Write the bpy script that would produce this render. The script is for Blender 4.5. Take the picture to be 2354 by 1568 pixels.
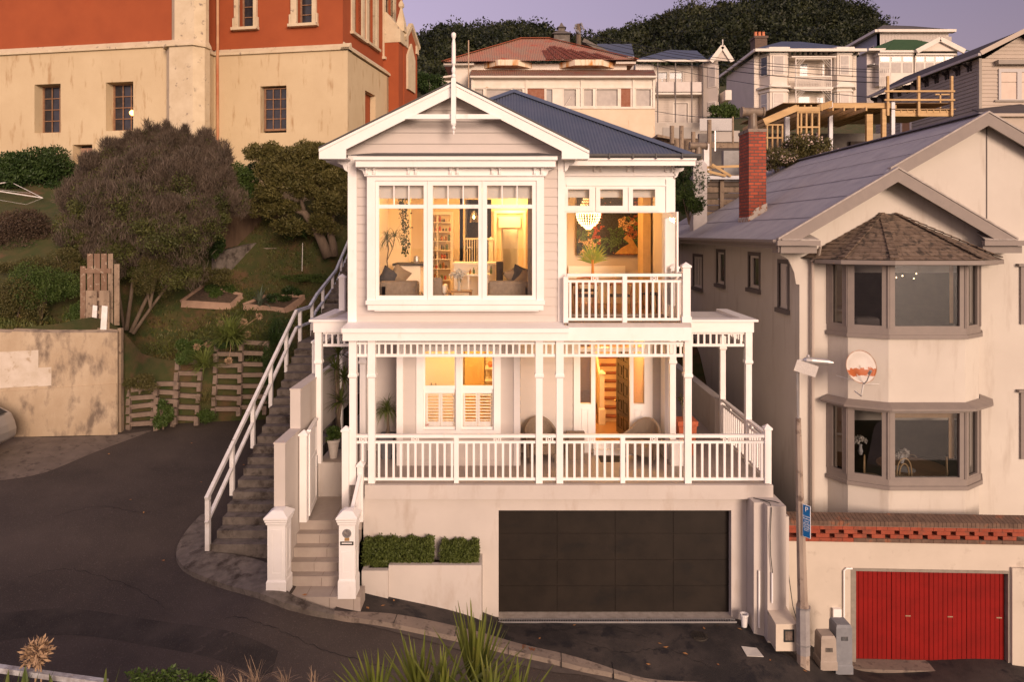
import bpy, math, random, bmesh
import numpy as np
from mathutils import Vector, Matrix
R = math.radians
S = bpy.context.scene
for o in list(bpy.data.objects): bpy.data.objects.remove(o)
C = S.collection
# ---------------------------------------------------------------- camera, sky, sun
F, CX, CY, H = 1569.0, 1176.5, 537.0, 7.9      # measured lens: pixels, vanishing point, eye height
cam = bpy.data.objects.new('camera', bpy.data.cameras.new('camera')); C.objects.link(cam)
cam.location = (0, 0, H); cam.rotation_euler = (R(90), 0, 0)
cam.data.lens = 24.0; cam.data.sensor_width = 36; cam.data.shift_y = -0.105
cam.data.clip_start = .2; cam.data.clip_end = 2000
S.camera = cam
S.view_settings.view_transform = 'Standard'; S.view_settings.look = 'None'
S.view_settings.exposure = 0.17; S.view_settings.gamma = 1
W = bpy.data.worlds.new('World'); S.world = W; W.use_nodes = True
SUN_EL, SUN_AZ = 12.5, 24.0                    # low sun behind the viewer, to the right
def build_world():
    nt = W.node_tree; N = nt.nodes; L = nt.links; N.clear()
    out = N.new('ShaderNodeOutputWorld'); bg = N.new('ShaderNodeBackground')
    sky = N.new('ShaderNodeTexSky'); sky.sky_type = 'NISHITA'; sky.sun_disc = False
    sky.sun_elevation = R(SUN_EL); sky.sun_rotation = R(180 - SUN_AZ); sky.air_density = 1.5; sky.dust_density = 2.0
    bg2 = N.new('ShaderNodeBackground'); add = N.new('ShaderNodeAddShader')
    tc = N.new('ShaderNodeTexCoord'); sx = N.new('ShaderNodeSeparateXYZ')
    L.new(tc.outputs['Generated'], sx.inputs[0])
    # height of the view direction -> dusk gradient (lavender belt, bluer overhead)
    ramp = N.new('ShaderNodeValToRGB'); cr = ramp.color_ramp
    cr.elements[0].position = 0.0; cr.elements[0].color = (.22, .17, .20, 1)
    cr.elements[1].position = 1.0; cr.elements[1].color = (.16, .17, .30, 1)
    e = cr.elements.new(.02); e.color = (.58, .42, .48, 1)
    e = cr.elements.new(.30); e.color = (.36, .29, .42, 1)
    L.new(sx.outputs['Z'], ramp.inputs[0])
    # warm afterglow on the sun's side (-Y, a little +X)
    dot = N.new('ShaderNodeVectorMath'); dot.operation = 'DOT_PRODUCT'
    L.new(tc.outputs['Generated'], dot.inputs[0]); a = R(SUN_AZ + 8)
    dot.inputs[1].default_value = (math.sin(a), -math.cos(a), .05)
    pw = N.new('ShaderNodeMapRange'); pw.inputs['From Min'].default_value = -.2; pw.inputs['From Max'].default_value = 1
    L.new(dot.outputs['Value'], pw.inputs['Value'])
    mix = N.new('ShaderNodeMix'); mix.data_type = 'RGBA'
    L.new(pw.outputs[0], mix.inputs['Factor']); L.new(ramp.outputs[0], mix.inputs['A'])
    mix.inputs['B'].default_value = (.95, .66, .52, 1)
    # slow darkening towards the right of the view
    mr = N.new('ShaderNodeMapRange'); mr.inputs['From Min'].default_value = -.3; mr.inputs['From Max'].default_value = .75
    mr.inputs['To Min'].default_value = 1.38; mr.inputs['To Max'].default_value = .52
    L.new(sx.outputs['X'], mr.inputs['Value'])
    L.new(mix.outputs['Result'], bg2.inputs['Color']); L.new(mr.outputs[0], bg2.inputs['Strength'])
    L.new(sky.outputs[0], bg.inputs['Color']); bg.inputs['Strength'].default_value = .006
    L.new(bg.outputs[0], add.inputs[0]); L.new(bg2.outputs[0], add.inputs[1]); L.new(add.outputs[0], out.inputs[0])
build_world()
sun = bpy.data.objects.new('sun', bpy.data.lights.new('sun', 'SUN')); C.objects.link(sun)
sun.data.energy = 3.45; sun.data.angle = R(24); sun.data.color = (1, .745, .585)
sun.rotation_euler = (R(90 - SUN_EL), 0, R(SUN_AZ))
sun['kind'] = 'structure'

# ---------------------------------------------------------------- helpers
def X_(u, Y): return (u - CX) * Y / F
def Z_(v, Y): return H - (v - CY) * Y / F
def at(u, v, Y): return (X_(u, Y), Y, Z_(v, Y))
rnd = random.Random(7); rng = np.random.default_rng(7)

def tag(o, label=None, cat=None, group=None, kind=None):
    if label: o['label'] = label
    if cat: o['category'] = cat
    if group: o['group'] = group
    if kind: o['kind'] = kind
    return o
def thing(name, label, cat, loc=(0, 0, 0), group=None, rz=0):
    o = bpy.data.objects.new(name, None); C.objects.link(o)
    o.location = loc; o.rotation_euler = (0, 0, rz); o.empty_display_size = .2
    return tag(o, label, cat, group)
def copy_tree(o, parent=None, label=None, loc=None, rz=None):
    c = o.copy(); C.objects.link(c); c.parent = parent
    if label: c['label'] = label
    if loc is not None: c.location = loc
    if rz is not None: c.rotation_euler = (0, 0, rz)
    for ch in list(o.children): copy_tree(ch, c)
    return c
class Fr:                      # a wall frame: a runs along the wall, o outwards, z up
    def __init__(s, ox, oy, ang=0, flip=1):   # ang=0: a = +X, outwards = -Y (towards the viewer)
        s.o = (ox, oy); c, k = math.cos(ang), math.sin(ang); s.d = (c, k); s.n = (k * flip, -c * flip)
    def p(s, a, o, z): return (s.o[0] + s.d[0]*a + s.n[0]*o, s.o[1] + s.d[1]*a + s.n[1]*o, z)
FRONT = lambda Y: Fr(0, Y)
def SIDE(X, left=True): return Fr(X, 0, R(90), -1 if left else 1)   # a = +Y; outwards = -X (left) or +X
class MB:
    def __init__(s): s.v = []; s.f = []
    def add(s, vs, fs):
        n = len(s.v); s.v += [tuple(p) for p in vs]; s.f += [tuple(i + n for i in f) for f in fs]; return s
    def hexa(s, p): return s.add(p, [(0,3,2,1),(4,5,6,7),(0,1,5,4),(1,2,6,5),(2,3,7,6),(3,0,4,7)])
    def box(s, x0, x1, y0, y1, z0, z1):
        return s.hexa([(x0,y0,z0),(x1,y0,z0),(x1,y1,z0),(x0,y1,z0),(x0,y0,z1),(x1,y0,z1),(x1,y1,z1),(x0,y1,z1)])
    def fb(s, fr, a0, a1, o0, o1, z0, z1):
        q = [(a0,o0),(a1,o0),(a1,o1),(a0,o1)]
        return s.hexa([fr.p(a, o, z0) for a, o in q] + [fr.p(a, o, z1) for a, o in q])
    def ext(s, poly, vec):     # extrude an n-gon
        n = len(poly); q = [tuple(p[i] + vec[i] for i in range(3)) for p in poly]
        return s.add(list(poly) + q, [tuple(range(n))[::-1], tuple(range(n, 2*n))] + [(i, (i+1) % n, n + (i+1) % n, n + i) for i in range(n)])
    def quad(s, *p): return s.add(p, [tuple(range(len(p)))])
    def bar(s, a, b, w, h=None, up=(0, 0, 1)):       # rectangular bar between two points
        h = h or w; a = Vector(a); b = Vector(b); d = (b - a).normalized(); up = Vector(up)
        if abs(d.dot(up)) > .95: up = Vector((0, 1, 0))
        x = d.cross(up).normalized(); y = x.cross(d)
        k = [(-1,-1),(1,-1),(1,1),(-1,1)]
        return s.hexa([a + x*i*w/2 + y*j*h/2 for i, j in k] + [b + x*i*w/2 + y*j*h/2 for i, j in k])
    def tube(s, path, r, n=8, cap=True):
        path = [Vector(p) for p in path]; m = len(path); rr = r if isinstance(r, (list, tuple)) else [r]*m
        base = len(s.v); px = None
        for i, p in enumerate(path):
            d = (path[min(i+1, m-1)] - path[max(i-1, 0)]).normalized()
            ref = px if px is not None else (Vector((1, 0, 0)) if abs(d.x) < .9 else Vector((0, 1, 0)))
            x = (ref - d * ref.dot(d)).normalized(); y = d.cross(x); px = x
            for k in range(n):
                t = 2*math.pi*k/n; s.v.append(tuple(p + (x*math.cos(t) + y*math.sin(t))*rr[i]))
        for i in range(m-1):
            for k in range(n):
                a = base + i*n + k; b = base + i*n + (k+1) % n; s.f.append((a, b, b+n, a+n))
        if cap:
            s.f.append(tuple(base + k for k in range(n))[::-1]); s.f.append(tuple(base + (m-1)*n + k for k in range(n)))
        return s
    def lathe(s, c, prof, n=16, rot=0):              # profile (r, z); n=4 with rot 45 gives a square turned post
        base = len(s.v); m = len(prof)
        for r, z in prof:
            for k in range(n):
                t = 2*math.pi*k/n + rot; s.v.append((c[0] + r*math.cos(t), c[1] + r*math.sin(t), c[2] + z))
        for i in range(m-1):
            for k in range(n):
                a = base + i*n + k; b = base + i*n + (k+1) % n; s.f.append((a, b, b+n, a+n))
        s.f.append(tuple(base + k for k in range(n))[::-1]); s.f.append(tuple(base + (m-1)*n + k for k in range(n)))
        return s
    def sq(s, c, prof): return s.lathe(c, [(r*1.41421, z) for r, z in prof], 4, R(45))
    def ring(s, fr, a, o, z, ro, ri, th, n=16):
        vs = []
        for k in range(n):
            t = 2*math.pi*k/n
            for r in (ro, ri):
                for q in (o, o - th): vs.append(fr.p(a + r*math.cos(t), q, z + r*math.sin(t)))
        fs = []
        for k in range(n):
            b = 4*k; c = 4*((k+1) % n)
            fs += [(b, c, c+2, b+2), (b+1, b+3, c+3, c+1), (b, b+1, c+1, c), (b+2, c+2, c+3, b+3)]
        return s.add(vs, fs)
    def corr(s, poly, pitch=.076, amp=.009, n=6):    # corrugated iron over a convex roof face; poly[0]->poly[1] is the eave
        P = [Vector(p) for p in poly]; d = (P[1] - P[0]).normalized()
        nn = (P[1] - P[0]).cross(P[-1] - P[0]).normalized()
        if nn.z < 0: nn = -nn
        sl = nn.cross(d); sl = sl if sl.z > 0 else -sl
        q = [((p - P[0]).dot(d), (p - P[0]).dot(sl)) for p in P]
        a0 = min(t[0] for t in q); a1 = max(t[0] for t in q); st = pitch / n; prev = None; k = 0
        m = int((a1 - a0) / st)
        for k in range(m + 1):
            a = min(max(a0 + k*(a1-a0)/m, a0 + 1e-4), a1 - 1e-4); hits = []
            for i in range(len(q)):
                (x0, y0), (x1, y1) = q[i], q[(i+1) % len(q)]
                if (x0 - a) * (x1 - a) <= 0 and abs(x1 - x0) > 1e-9: hits.append(y0 + (y1-y0)*(a-x0)/(x1-x0))
            if not hits: prev = None; continue
            h = amp * math.sin(2*math.pi*a/pitch); lo, hi = min(hits), max(hits)
            b = len(s.v); s.v.append(tuple(P[0] + d*a + sl*lo + nn*h)); s.v.append(tuple(P[0] + d*a + sl*hi + nn*h))
            if prev is not None: s.f.append((prev, b, b+1, prev+1))
            prev = b
        return s
    def wall(s, fr, a0, a1, z0, z1, th, holes=(), o=0):
        xs = sorted({a0, a1} | {min(max(t, a0), a1) for h in holes for t in h[:2]})
        zs = sorted({z0, z1} | {min(max(t, z0), z1) for h in holes for t in h[2:4]})
        for i in range(len(xs)-1):
            run = None
            for j in range(len(zs)-1):
                cx, cz = (xs[i]+xs[i+1])/2, (zs[j]+zs[j+1])/2
                hol = any(h[0] < cx < h[1] and h[2] < cz < h[3] for h in holes)
                if not hol and run is None: run = zs[j]
                if run is not None and (hol or j == len(zs)-2):
                    s.fb(fr, xs[i], xs[i+1], o - th, o, run, zs[j] if hol else zs[j+1]); run = None
        return s
    def boards(s, fr, a0, a1, z0, z1, pitch=.19, holes=(), o=0, lap=.03, th=.03, poly=None):
        # lapped weatherboards; poly(z) may give the (a0, a1) span at a height, for gables
        z = z0
        while z < z1 - 1e-3:
            t = min(z + pitch, z1); segs = [(a0, a1)]
            if poly:
                l, r = poly(z); l2, r2 = poly(t)
                if r - l > .02:
                    v = [fr.p(l, o+lap, z), fr.p(r, o+lap, z), fr.p(r2 if r2 > l2 else (l+r)/2, o, t), fr.p(l2 if r2 > l2 else (l+r)/2, o, t),
                         fr.p(l, o, z), fr.p(r, o, z)]
                    s.add(v, [(0,1,2,3), (4,0,3), (1,5,2), (4,5,1,0)])
                z = t; continue
            for h in holes:
                if h[2] < (z+t)/2 < h[3]:
                    ns = []
                    for p, q in segs:
                        if h[1] <= p or h[0] >= q: ns.append((p, q)); continue
                        if h[0] > p: ns.append((p, h[0]))
                        if h[1] < q: ns.append((h[1], q))
                    segs = ns
            for p, q in segs:
                s.hexa([fr.p(p, o-th, z), fr.p(q, o-th, z), fr.p(q, o+lap, z), fr.p(p, o+lap, z),
                        fr.p(p, o-th, t), fr.p(q, o-th, t), fr.p(q, o, t), fr.p(p, o, t)])
            z = t
        return s
    def blade(s, base, dirv, length, w, droop=.6, segs=4, fold=.25, side=None):
        p = Vector(base); d = Vector(dirv).normalized(); sd = Vector(side) if side is not None else d.cross(Vector((0, 0, 1)))
        if sd.length < 1e-3: sd = Vector((1, 0, 0))
        sd.normalize(); st = length / segs; b = len(s.v)
        for i in range(segs + 1):
            t = i / segs; ww = w * (1 - t**2.2) * (.55 + .9*min(t*3, 1) - .45*min(t*3, 1)) / 2 + .0008
            up = sd.cross(d).normalized()
            s.v += [tuple(p - sd*ww + up*ww*fold), tuple(p), tuple(p + sd*ww + up*ww*fold)]
            p = p + d * st; d = (d + Vector((0, 0, -1)) * droop / segs).normalized()
        for i in range(segs):
            a = b + 3*i; s.f += [(a, a+1, a+4, a+3), (a+1, a+2, a+5, a+4)]
        return s
    def rosette(s, c, n, length, w, lo=10, hi=80, droop=.8, segs=4, R_=rnd):
        for i in range(n):
            az = R_.uniform(0, 2*math.pi); el = R(R_.uniform(lo, hi)); l = length * R_.uniform(.7, 1.1)
            d = (math.cos(az)*math.cos(el), math.sin(az)*math.cos(el), math.sin(el))
            s.blade(c, d, l, w*R_.uniform(.8, 1.1), droop, segs)
        return s
    def build(s, name, mat, parent=None, smooth=False, recalc=True, kind=None):
        off = Vector((0, 0, 0)); q = parent
        while q is not None:
            off += Vector(q.location); q = q.parent
        me = bpy.data.meshes.new(name)
        v = np.array(s.v, dtype=np.float64).reshape(-1, 3) - np.array(off)
        me.from_pydata(v.tolist() if len(v) < 3000 else v, [], s.f)
        if recalc and len(s.f) < 40000:
            bm = bmesh.new(); bm.from_mesh(me); bmesh.ops.recalc_face_normals(bm, faces=bm.faces); bm.to_mesh(me); bm.free()
        me.materials.append(mat)
        if smooth: me.polygons.foreach_set('use_smooth', [True]*len(me.polygons))
        me.update(); o = bpy.data.objects.new(name, me); C.objects.link(o)
        if parent is not None: o.parent = parent
        if kind: o['kind'] = kind
        return o
def leaves(name, pts, size, mat, parent=None, up=.0, aspect=.45, jit=.35, out=None, g=rng, kind=None):
    """many small rhombic leaves around the given points (numpy)"""
    pts = np.asarray(pts, float); n = len(pts); off = np.zeros(3); q = parent
    while q is not None: off += np.array(q.location); q = q.parent
    d = g.normal(size=(n, 3)); d[:, 2] += up
    if out is not None: d += out
    d /= np.linalg.norm(d, axis=1)[:, None] + 1e-9
    r = g.normal(size=(n, 3)); sd = np.cross(d, r); sd /= np.linalg.norm(sd, axis=1)[:, None] + 1e-9
    L = (size * (1 + jit * g.uniform(-1, 1, n)))[:, None]; nrm = np.cross(sd, d)
    p0 = pts; p2 = pts + d*L; mid = pts + d*L*.5 + nrm*L*.08; p1 = mid + sd*L*aspect/2; p3 = mid - sd*L*aspect/2
    V = np.stack([p0, p1, p2, p3], 1).reshape(-1, 3) - off
    me = bpy.data.meshes.new(name); me.vertices.add(4*n); me.vertices.foreach_set('co', V.ravel())
    me.loops.add(4*n); me.loops.foreach_set('vertex_index', np.arange(4*n)); me.polygons.add(n)
    me.polygons.foreach_set('loop_start', np.arange(0, 4*n, 4)); me.polygons.foreach_set('loop_total', np.full(n, 4))
    me.materials.append(mat); me.update(calc_edges=True); o = bpy.data.objects.new(name, me); C.objects.link(o)
    if parent is not None: o.parent = parent
    if kind: o['kind'] = kind
    return o
def blob(c, r, n, shell=.55, g=rng, sub=9):
    """points in an uneven crown: sub-clumps on an ellipsoid with gaps between"""
    c = np.array(c, float); r = np.array(r, float); out = []; sub = max(3, sub)
    th = g.uniform(0, 2*np.pi, sub); ph = np.arccos(g.uniform(-.75, 1, sub)); rr = g.uniform(.45, .85, sub)
    cen = np.stack([np.cos(th)*np.sin(ph)*rr, np.sin(th)*np.sin(ph)*rr, np.cos(ph)*rr], 1)
    for i in range(sub):
        m = n // sub; s = g.uniform(.26, .5); q = g.normal(size=(m, 3)); q /= np.linalg.norm(q, axis=1)[:, None]
        q *= (g.uniform(shell, 1.05, m)**.7)[:, None] * s
        out.append(c + (cen[i] + q) * r)
    return np.concatenate(out)

# ---------------------------------------------------------------- materials
MATS = {}
def pm(name, c1, c2=None, scale=3, rough=.7, bump=0, bscale=30, spec=.35, stretch=(1, 1, 1), fac=(.35, .65), metal=0, c3=None, s3=1, f3=(.6, .7), trans=0, st3=(1, 1, 1), rj=0):
    """principled with two noise layers of colour and optional bump; object coordinates"""
    if name in MATS: return MATS[name]
    m = bpy.data.materials.new(name); m.use_nodes = True; N = m.node_tree.nodes; L = m.node_tree.links
    b = N['Principled BSDF']; b.inputs['Roughness'].default_value = rough; b.inputs['Metallic'].default_value = metal
    b.inputs['Specular IOR Level'].default_value = spec; b.inputs['Base Color'].default_value = (*c1, 1)
    tc = N.new('ShaderNodeTexCoord')
    def noise(sc, st, det=6):
        mp = N.new('ShaderNodeMapping'); mp.inputs['Scale'].default_value = st; L.new(tc.outputs['Object'], mp.inputs[0])
        nz = N.new('ShaderNodeTexNoise'); nz.inputs['Scale'].default_value = sc; nz.inputs['Detail'].default_value = det
        nz.inputs['Roughness'].default_value = .62; L.new(mp.outputs[0], nz.inputs[0]); return nz
    col = None
    def layer(prev, c, sc, st, f):
        nz = noise(sc, st); mr = N.new('ShaderNodeMapRange'); mr.inputs['From Min'].default_value = f[0]; mr.inputs['From Max'].default_value = f[1]
        L.new(nz.outputs[0], mr.inputs['Value']); mx = N.new('ShaderNodeMix'); mx.data_type = 'RGBA'
        L.new(mr.outputs[0], mx.inputs['Factor'])
        if prev is None: mx.inputs['A'].default_value = (*c1, 1)
        else: L.new(prev, mx.inputs['A'])
        mx.inputs['B'].default_value = (*c, 1); return mx.outputs['Result']
    if c2: col = layer(None, c2, scale, stretch, fac)
    if c3: col = layer(col, c3, s3, st3, f3)
    if col is not None: L.new(col, b.inputs['Base Color'])
    if bump:
        nz = noise(bscale, stretch, 4); bp = N.new('ShaderNodeBump'); bp.inputs['Strength'].default_value = bump; bp.inputs['Distance'].default_value = .02
        L.new(nz.outputs[0], bp.inputs['Height']); L.new(bp.outputs[0], b.inputs['Normal'])
    if trans:
        tr = N.new('ShaderNodeBsdfTranslucent'); mx = N.new('ShaderNodeMixShader'); mx.inputs[0].default_value = trans
        if col is not None: L.new(col, tr.inputs[0])
        else: tr.inputs[0].default_value = (*c1, 1)
        L.new(b.outputs[0], mx.inputs[1]); L.new(tr.outputs[0], mx.inputs[2]); L.new(mx.outputs[0], N['Material Output'].inputs[0])
    MATS[name] = m; return m
def glass_mat(name, tint=(.92, .93, .93), refl=.10, rough=.01):
    m = bpy.data.materials.new(name); m.use_nodes = True; N = m.node_tree.nodes; L = m.node_tree.links; N.remove(N['Principled BSDF'])
    t = N.new('ShaderNodeBsdfTransparent'); t.inputs[0].default_value = (*tint, 1); g = N.new('ShaderNodeBsdfGlossy'); g.inputs['Roughness'].default_value = rough
    lw = N.new('ShaderNodeLayerWeight'); lw.inputs[0].default_value = .25; mr = N.new('ShaderNodeMapRange')
    mr.inputs['To Min'].default_value = refl; mr.inputs['To Max'].default_value = .8; L.new(lw.outputs['Fresnel'], mr.inputs['Value'])
    mx = N.new('ShaderNodeMixShader'); L.new(mr.outputs[0], mx.inputs[0]); L.new(t.outputs[0], mx.inputs[1]); L.new(g.outputs[0], mx.inputs[2])
    L.new(mx.outputs[0], N['Material Output'].inputs[0]); MATS[name] = m; return m
def emit_mat(name, c, s):
    m = bpy.data.materials.new(name); m.use_nodes = True; b = m.node_tree.nodes['Principled BSDF']
    b.inputs['Base Color'].default_value = (*c, 1); b.inputs['Emission Color'].default_value = (*c, 1); b.inputs['Emission Strength'].default_value = s
    MATS[name] = m; return m
def brick_mat(name, c1, c2, mortar, bw=.23, bh=.086, rough=.85, ms=.012, paint=None):
    m = bpy.data.materials.new(name); m.use_nodes = True; N = m.node_tree.nodes; L = m.node_tree.links; b = N['Principled BSDF']
    tc = N.new('ShaderNodeTexCoord'); sx = N.new('ShaderNodeSeparateXYZ'); L.new(tc.outputs['Object'], sx.inputs[0])
    ad = N.new('ShaderNodeMath'); L.new(sx.outputs[0], ad.inputs[0]); L.new(sx.outputs[1], ad.inputs[1])
    cb = N.new('ShaderNodeCombineXYZ'); L.new(ad.outputs[0], cb.inputs[0]); L.new(sx.outputs[2], cb.inputs[1])
    br = N.new('ShaderNodeTexBrick'); L.new(cb.outputs[0], br.inputs[0]); br.inputs['Scale'].default_value = 1
    br.inputs['Color1'].default_value = (*c1, 1); br.inputs['Color2'].default_value = (*c2, 1); br.inputs['Mortar'].default_value = (*mortar, 1)
    br.inputs['Brick Width'].default_value = bw; br.inputs['Row Height'].default_value = bh; br.inputs['Mortar Size'].default_value = ms; br.inputs['Bias'].default_value = -.1
    nz = N.new('ShaderNodeTexNoise'); nz.inputs['Scale'].default_value = 9; L.new(tc.outputs['Object'], nz.inputs[0])
    mx = N.new('ShaderNodeMix'); mx.data_type = 'RGBA'; mx.blend_type = 'MULTIPLY'; mx.inputs['Factor'].default_value = .55
    mr = N.new('ShaderNodeMapRange'); mr.inputs['To Min'].default_value = .55; mr.inputs['To Max'].default_value = 1.3; L.new(nz.outputs[0], mr.inputs['Value'])
    L.new(br.outputs[0], mx.inputs['A']); L.new(mr.outputs[0], mx.inputs['B']); L.new(mx.outputs['Result'], b.inputs['Base Color'])
    bp = N.new('ShaderNodeBump'); bp.inputs['Strength'].default_value = .5; bp.inputs['Distance'].default_value = .01; bp.invert = True
    L.new(br.outputs['Fac'], bp.inputs['Height']); L.new(bp.outputs[0], b.inputs['Normal']); b.inputs['Roughness'].default_value = rough
    MATS[name] = m; return m
white = pm('white paint', (.83, .80, .78), (.79, .755, .72), 1.6, .5, .05, 60, c3=(.66, .60, .54), s3=3, f3=(.62, .82), st3=(1, 1, .4))
worn_white = pm('worn white paint', (.74, .72, .70), (.62, .58, .54), 4, .65, .2, 60, c3=(.25, .20, .16), s3=9, f3=(.64, .68))
cream = pm('painted weatherboard', (.52, .468, .43), (.55, .49, .45), 1.5, .6, .05, 50)
render = pm('painted render', (.545, .49, .445), (.49, .44, .40), .8, .85, .15, 140, c3=(.41, .34, .285), s3=1.6, f3=(.55, .78), st3=(1.6, 1.6, .5))
blue_roof = pm('slate blue roofing iron', (.065, .080, .115), (.085, .095, .13), 1.5, .5, 0, 10, spec=.4)
dark_trim = pm('dark roof edge', (.06, .06, .065), (.09, .085, .08), 4, .6)
int_wall = pm('interior cream wall', (.80, .66, .44), (.78, .63, .41), 1, .8)
int_ceil = pm('interior ceiling', (.85, .76, .60), None, rough=.9)
int_white = pm('interior white joinery', (.82, .74, .60), None, rough=.5)
timber_floor = pm('polished timber floor', (.28, .15, .07), (.36, .20, .09), 6, .3, .05, 20, stretch=(.3, 6, 1))
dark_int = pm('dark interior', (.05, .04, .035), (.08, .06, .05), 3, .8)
glass = glass_mat('window glass', refl=.06)
dark_glass = glass_mat('dark window glass', (.62, .62, .64), refl=.16)
pale_glass = glass_mat('pale reflecting glass', (.75, .73, .72), refl=.42, rough=.05)
blind = pm('roller blind', (.56, .52, .48), (.60, .55, .50), 4, .8)
asphalt = pm('asphalt', (.044, .034, .029), (.082, .063, .052), .55, .85, .8, 60, c3=(.125, .10, .082), s3=34, f3=(.56, .72), fac=(.3,.7))
asphalt2 = pm('new asphalt', (.026, .022, .021), (.060, .048, .042), 1.3, .8, .8, 60, c3=(.016, .014, .016), s3=2.4, f3=(.52, .62), fac=(.38,.62))
concrete = pm('old concrete', (.20, .16, .13), (.28, .22, .175), 3, .9, .6, 90, c3=(.09, .07, .06), s3=6, f3=(.52, .68))
steps_con = pm('weathered step concrete', (.115, .095, .080), (.19, .16, .135), 5, .95, .8, 70, c3=(.05, .038, .03), s3=3, f3=(.52, .66))
tile = pm('grey beige tile', (.40, .34, .29), (.36, .30, .26), 4, .6, .05, 50)
grass_m = pm('rough grass', (.036, .050, .012), (.068, .058, .020), 2.5, .95, .8, 40, c3=(.105, .062, .030), s3=1.2, f3=(.52, .66))
steel = pm('galvanised steel', (.34, .33, .33), (.42, .40, .40), 6, .4, .05, 40, metal=.6)
wood_old = pm('weathered timber', (.20, .145, .10), (.32, .24, .17), 5, .9, .5, 40, stretch=(1, 1, .2), c3=(.10, .07, .05), s3=7, f3=(.55, .7))
wood_new = pm('new pine timber', (.42, .265, .115), (.54, .36, .17), 4, .7, .1, 30, stretch=(.3, 1, 2))
soil = pm('dark soil', (.05, .035, .025), (.09, .06, .04), 12, .95, .5, 40)
bark = pm('bark', (.11, .08, .055), (.17, .125, .09), 10, .95, .7, 50, stretch=(1, 1, .25))
black_m = pm('black rubber', (.02, .02, .02), None, rough=.5)
terracotta = pm('terracotta', (.52, .17, .08), (.58, .22, .11), 6, .8)
def leafm(name, a, b, c=None, sc=2.2, trans=.25, f3=(.6, .72), s3=9): return pm(name, a, b, sc, .55, 0, 10, spec=.3, c3=c, s3=s3, f3=f3, trans=trans)
lf_dark = leafm('dark green leaf', (.022, .045, .012), (.050, .085, .020), (.09, .12, .03))
lf_green = leafm('green leaf', (.045, .080, .016), (.085, .125, .028), (.13, .15, .045))
lf_olive = leafm('olive leaf', (.070, .070, .022), (.125, .105, .036), (.16, .115, .045))
lf_brown = leafm('brown twig foliage', (.080, .060, .044), (.155, .115, .085), (.06, .065, .024), sc=2.2)
lf_grey = leafm('grey green leaf', (.10, .125, .085), (.15, .175, .12))
lf_strap = leafm('strap leaf', (.055, .085, .018), (.13, .15, .035), sc=6)
lf_yucca = leafm('yucca leaf', (.10, .13, .020), (.18, .19, .035), (.34, .22, .08), sc=5, f3=(.66, .74))
lf_forest = leafm('pine forest foliage', (.010, .015, .006), (.022, .028, .009), (.045, .042, .015), sc=.09, f3=(.55, .68), s3=.3, trans=.12)
dry_m = pm('dry seed head', (.30, .19, .11), (.40, .27, .17), 20, .9)
# ================================================================ the ground
CTRL = [(1106,1427,13.7),(895,1373,13.7),(1732,1457,13.79),(1770,1480,13.6),
 (1805,1487,13.6),(1800,1500,13.3),(1845,1522,13.25),(1905,1541,13.5),(1940,1553,13.45),(1957,1530,14.4),(2130,1533,14.3),(2330,1541,14.1),
 (1481,1567,12.6),(1268,1518,12.65),(1045,1464,12.7),(868,1429,12.75),(762,1412,12.75),(640,1358,12.95),(525,1347,13.3),(426,1307,13.9),
 (406,1271,14.5),(487,1268,14.35),(461,1184,15.9)]
LANE = [(470,965,21.0),(600,960,21.7),(270,1003,19.2),(0,1010,18.2),(0,1568,10.9),(600,1568,11.2),(1000,1568,11.6),(0,1250,14.0),(300,1200,15.2)]
P_ = [at(*c) for c in CTRL] + [(x, y, z + .10) for x, y, z in (at(*c) for c in LANE)]
P_ += [(-30, 12, 3.4), (-30, 20, 4.4), (14, 12.5, -2.0), (14, 16, -1.5), (3, 9, -.6), (-4, 8.5, .5), (2, 15.5, -.1), (-2, 15.5, .4)]
P_ += [(x, y, -.10 - (.02 if y > 14.1 else 0)) for x in (-.2, .5, 1.2, 1.9, 2.6, 3.3, 4.0, 4.5) for y in (14.02, 14.3)] + [(x, 14.7, -.13) for x in (0, 2, 4.4)]
P_ = np.array(P_)
class RBF:
    def __init__(s, P, c=.6):
        s.P = P; s.c = c; n = len(P); d = np.hypot(P[:, None, 0] - P[None, :, 0], P[:, None, 1] - P[None, :, 1])
        A = np.zeros((n+3, n+3)); A[:n, :n] = np.sqrt(d*d + c*c); A = A
        Q = np.c_[np.ones(n), P[:, :2]]; A[:n, n:] = Q; A[n:, :n] = Q.T
        s.w = np.linalg.solve(A + np.diag([1e-3]*n + [0]*3), np.r_[P[:, 2], 0, 0, 0])
    def __call__(s, x, y):
        x = np.asarray(x, float); y = np.asarray(y, float)
        d = np.sqrt((x[..., None] - s.P[:, 0])**2 + (y[..., None] - s.P[:, 1])**2 + s.c**2)
        return d @ s.w[:-3] + s.w[-3] + s.w[-2]*x + s.w[-1]*y
G = RBF(P_)
def g(x, y): return float(G(x, y))
def gnd(u, v, off=0):
    Y = 13.0
    for _ in range(40):
        x = X_(u, Y); Y += .5 * ((H - g(x, Y) - off) * F / (v - CY) - Y)
    return (X_(u, Y), Y)
def smooth_pl(pts, n):
    pts = [Vector((p[0], p[1])) for p in pts]; L = [0]
    for a, b in zip(pts, pts[1:]): L.append(L[-1] + (b-a).length)
    out = []
    for i in range(n + 1):
        t = L[-1]*i/n; k = min(max(j for j in range(len(L)) if L[j] <= t + 1e-9), len(pts) - 2)
        f = (t - L[k]) / (L[k+1] - L[k]); p0 = pts[max(k-1, 0)]; p1 = pts[k]; p2 = pts[k+1]; p3 = pts[min(k+2, len(pts)-1)]
        out.append(.5*((2*p1) + (p2-p0)*f + (2*p0-5*p1+4*p2-p3)*f*f + (3*p1-p0-3*p2+p3)*f**3))
    return out
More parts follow.
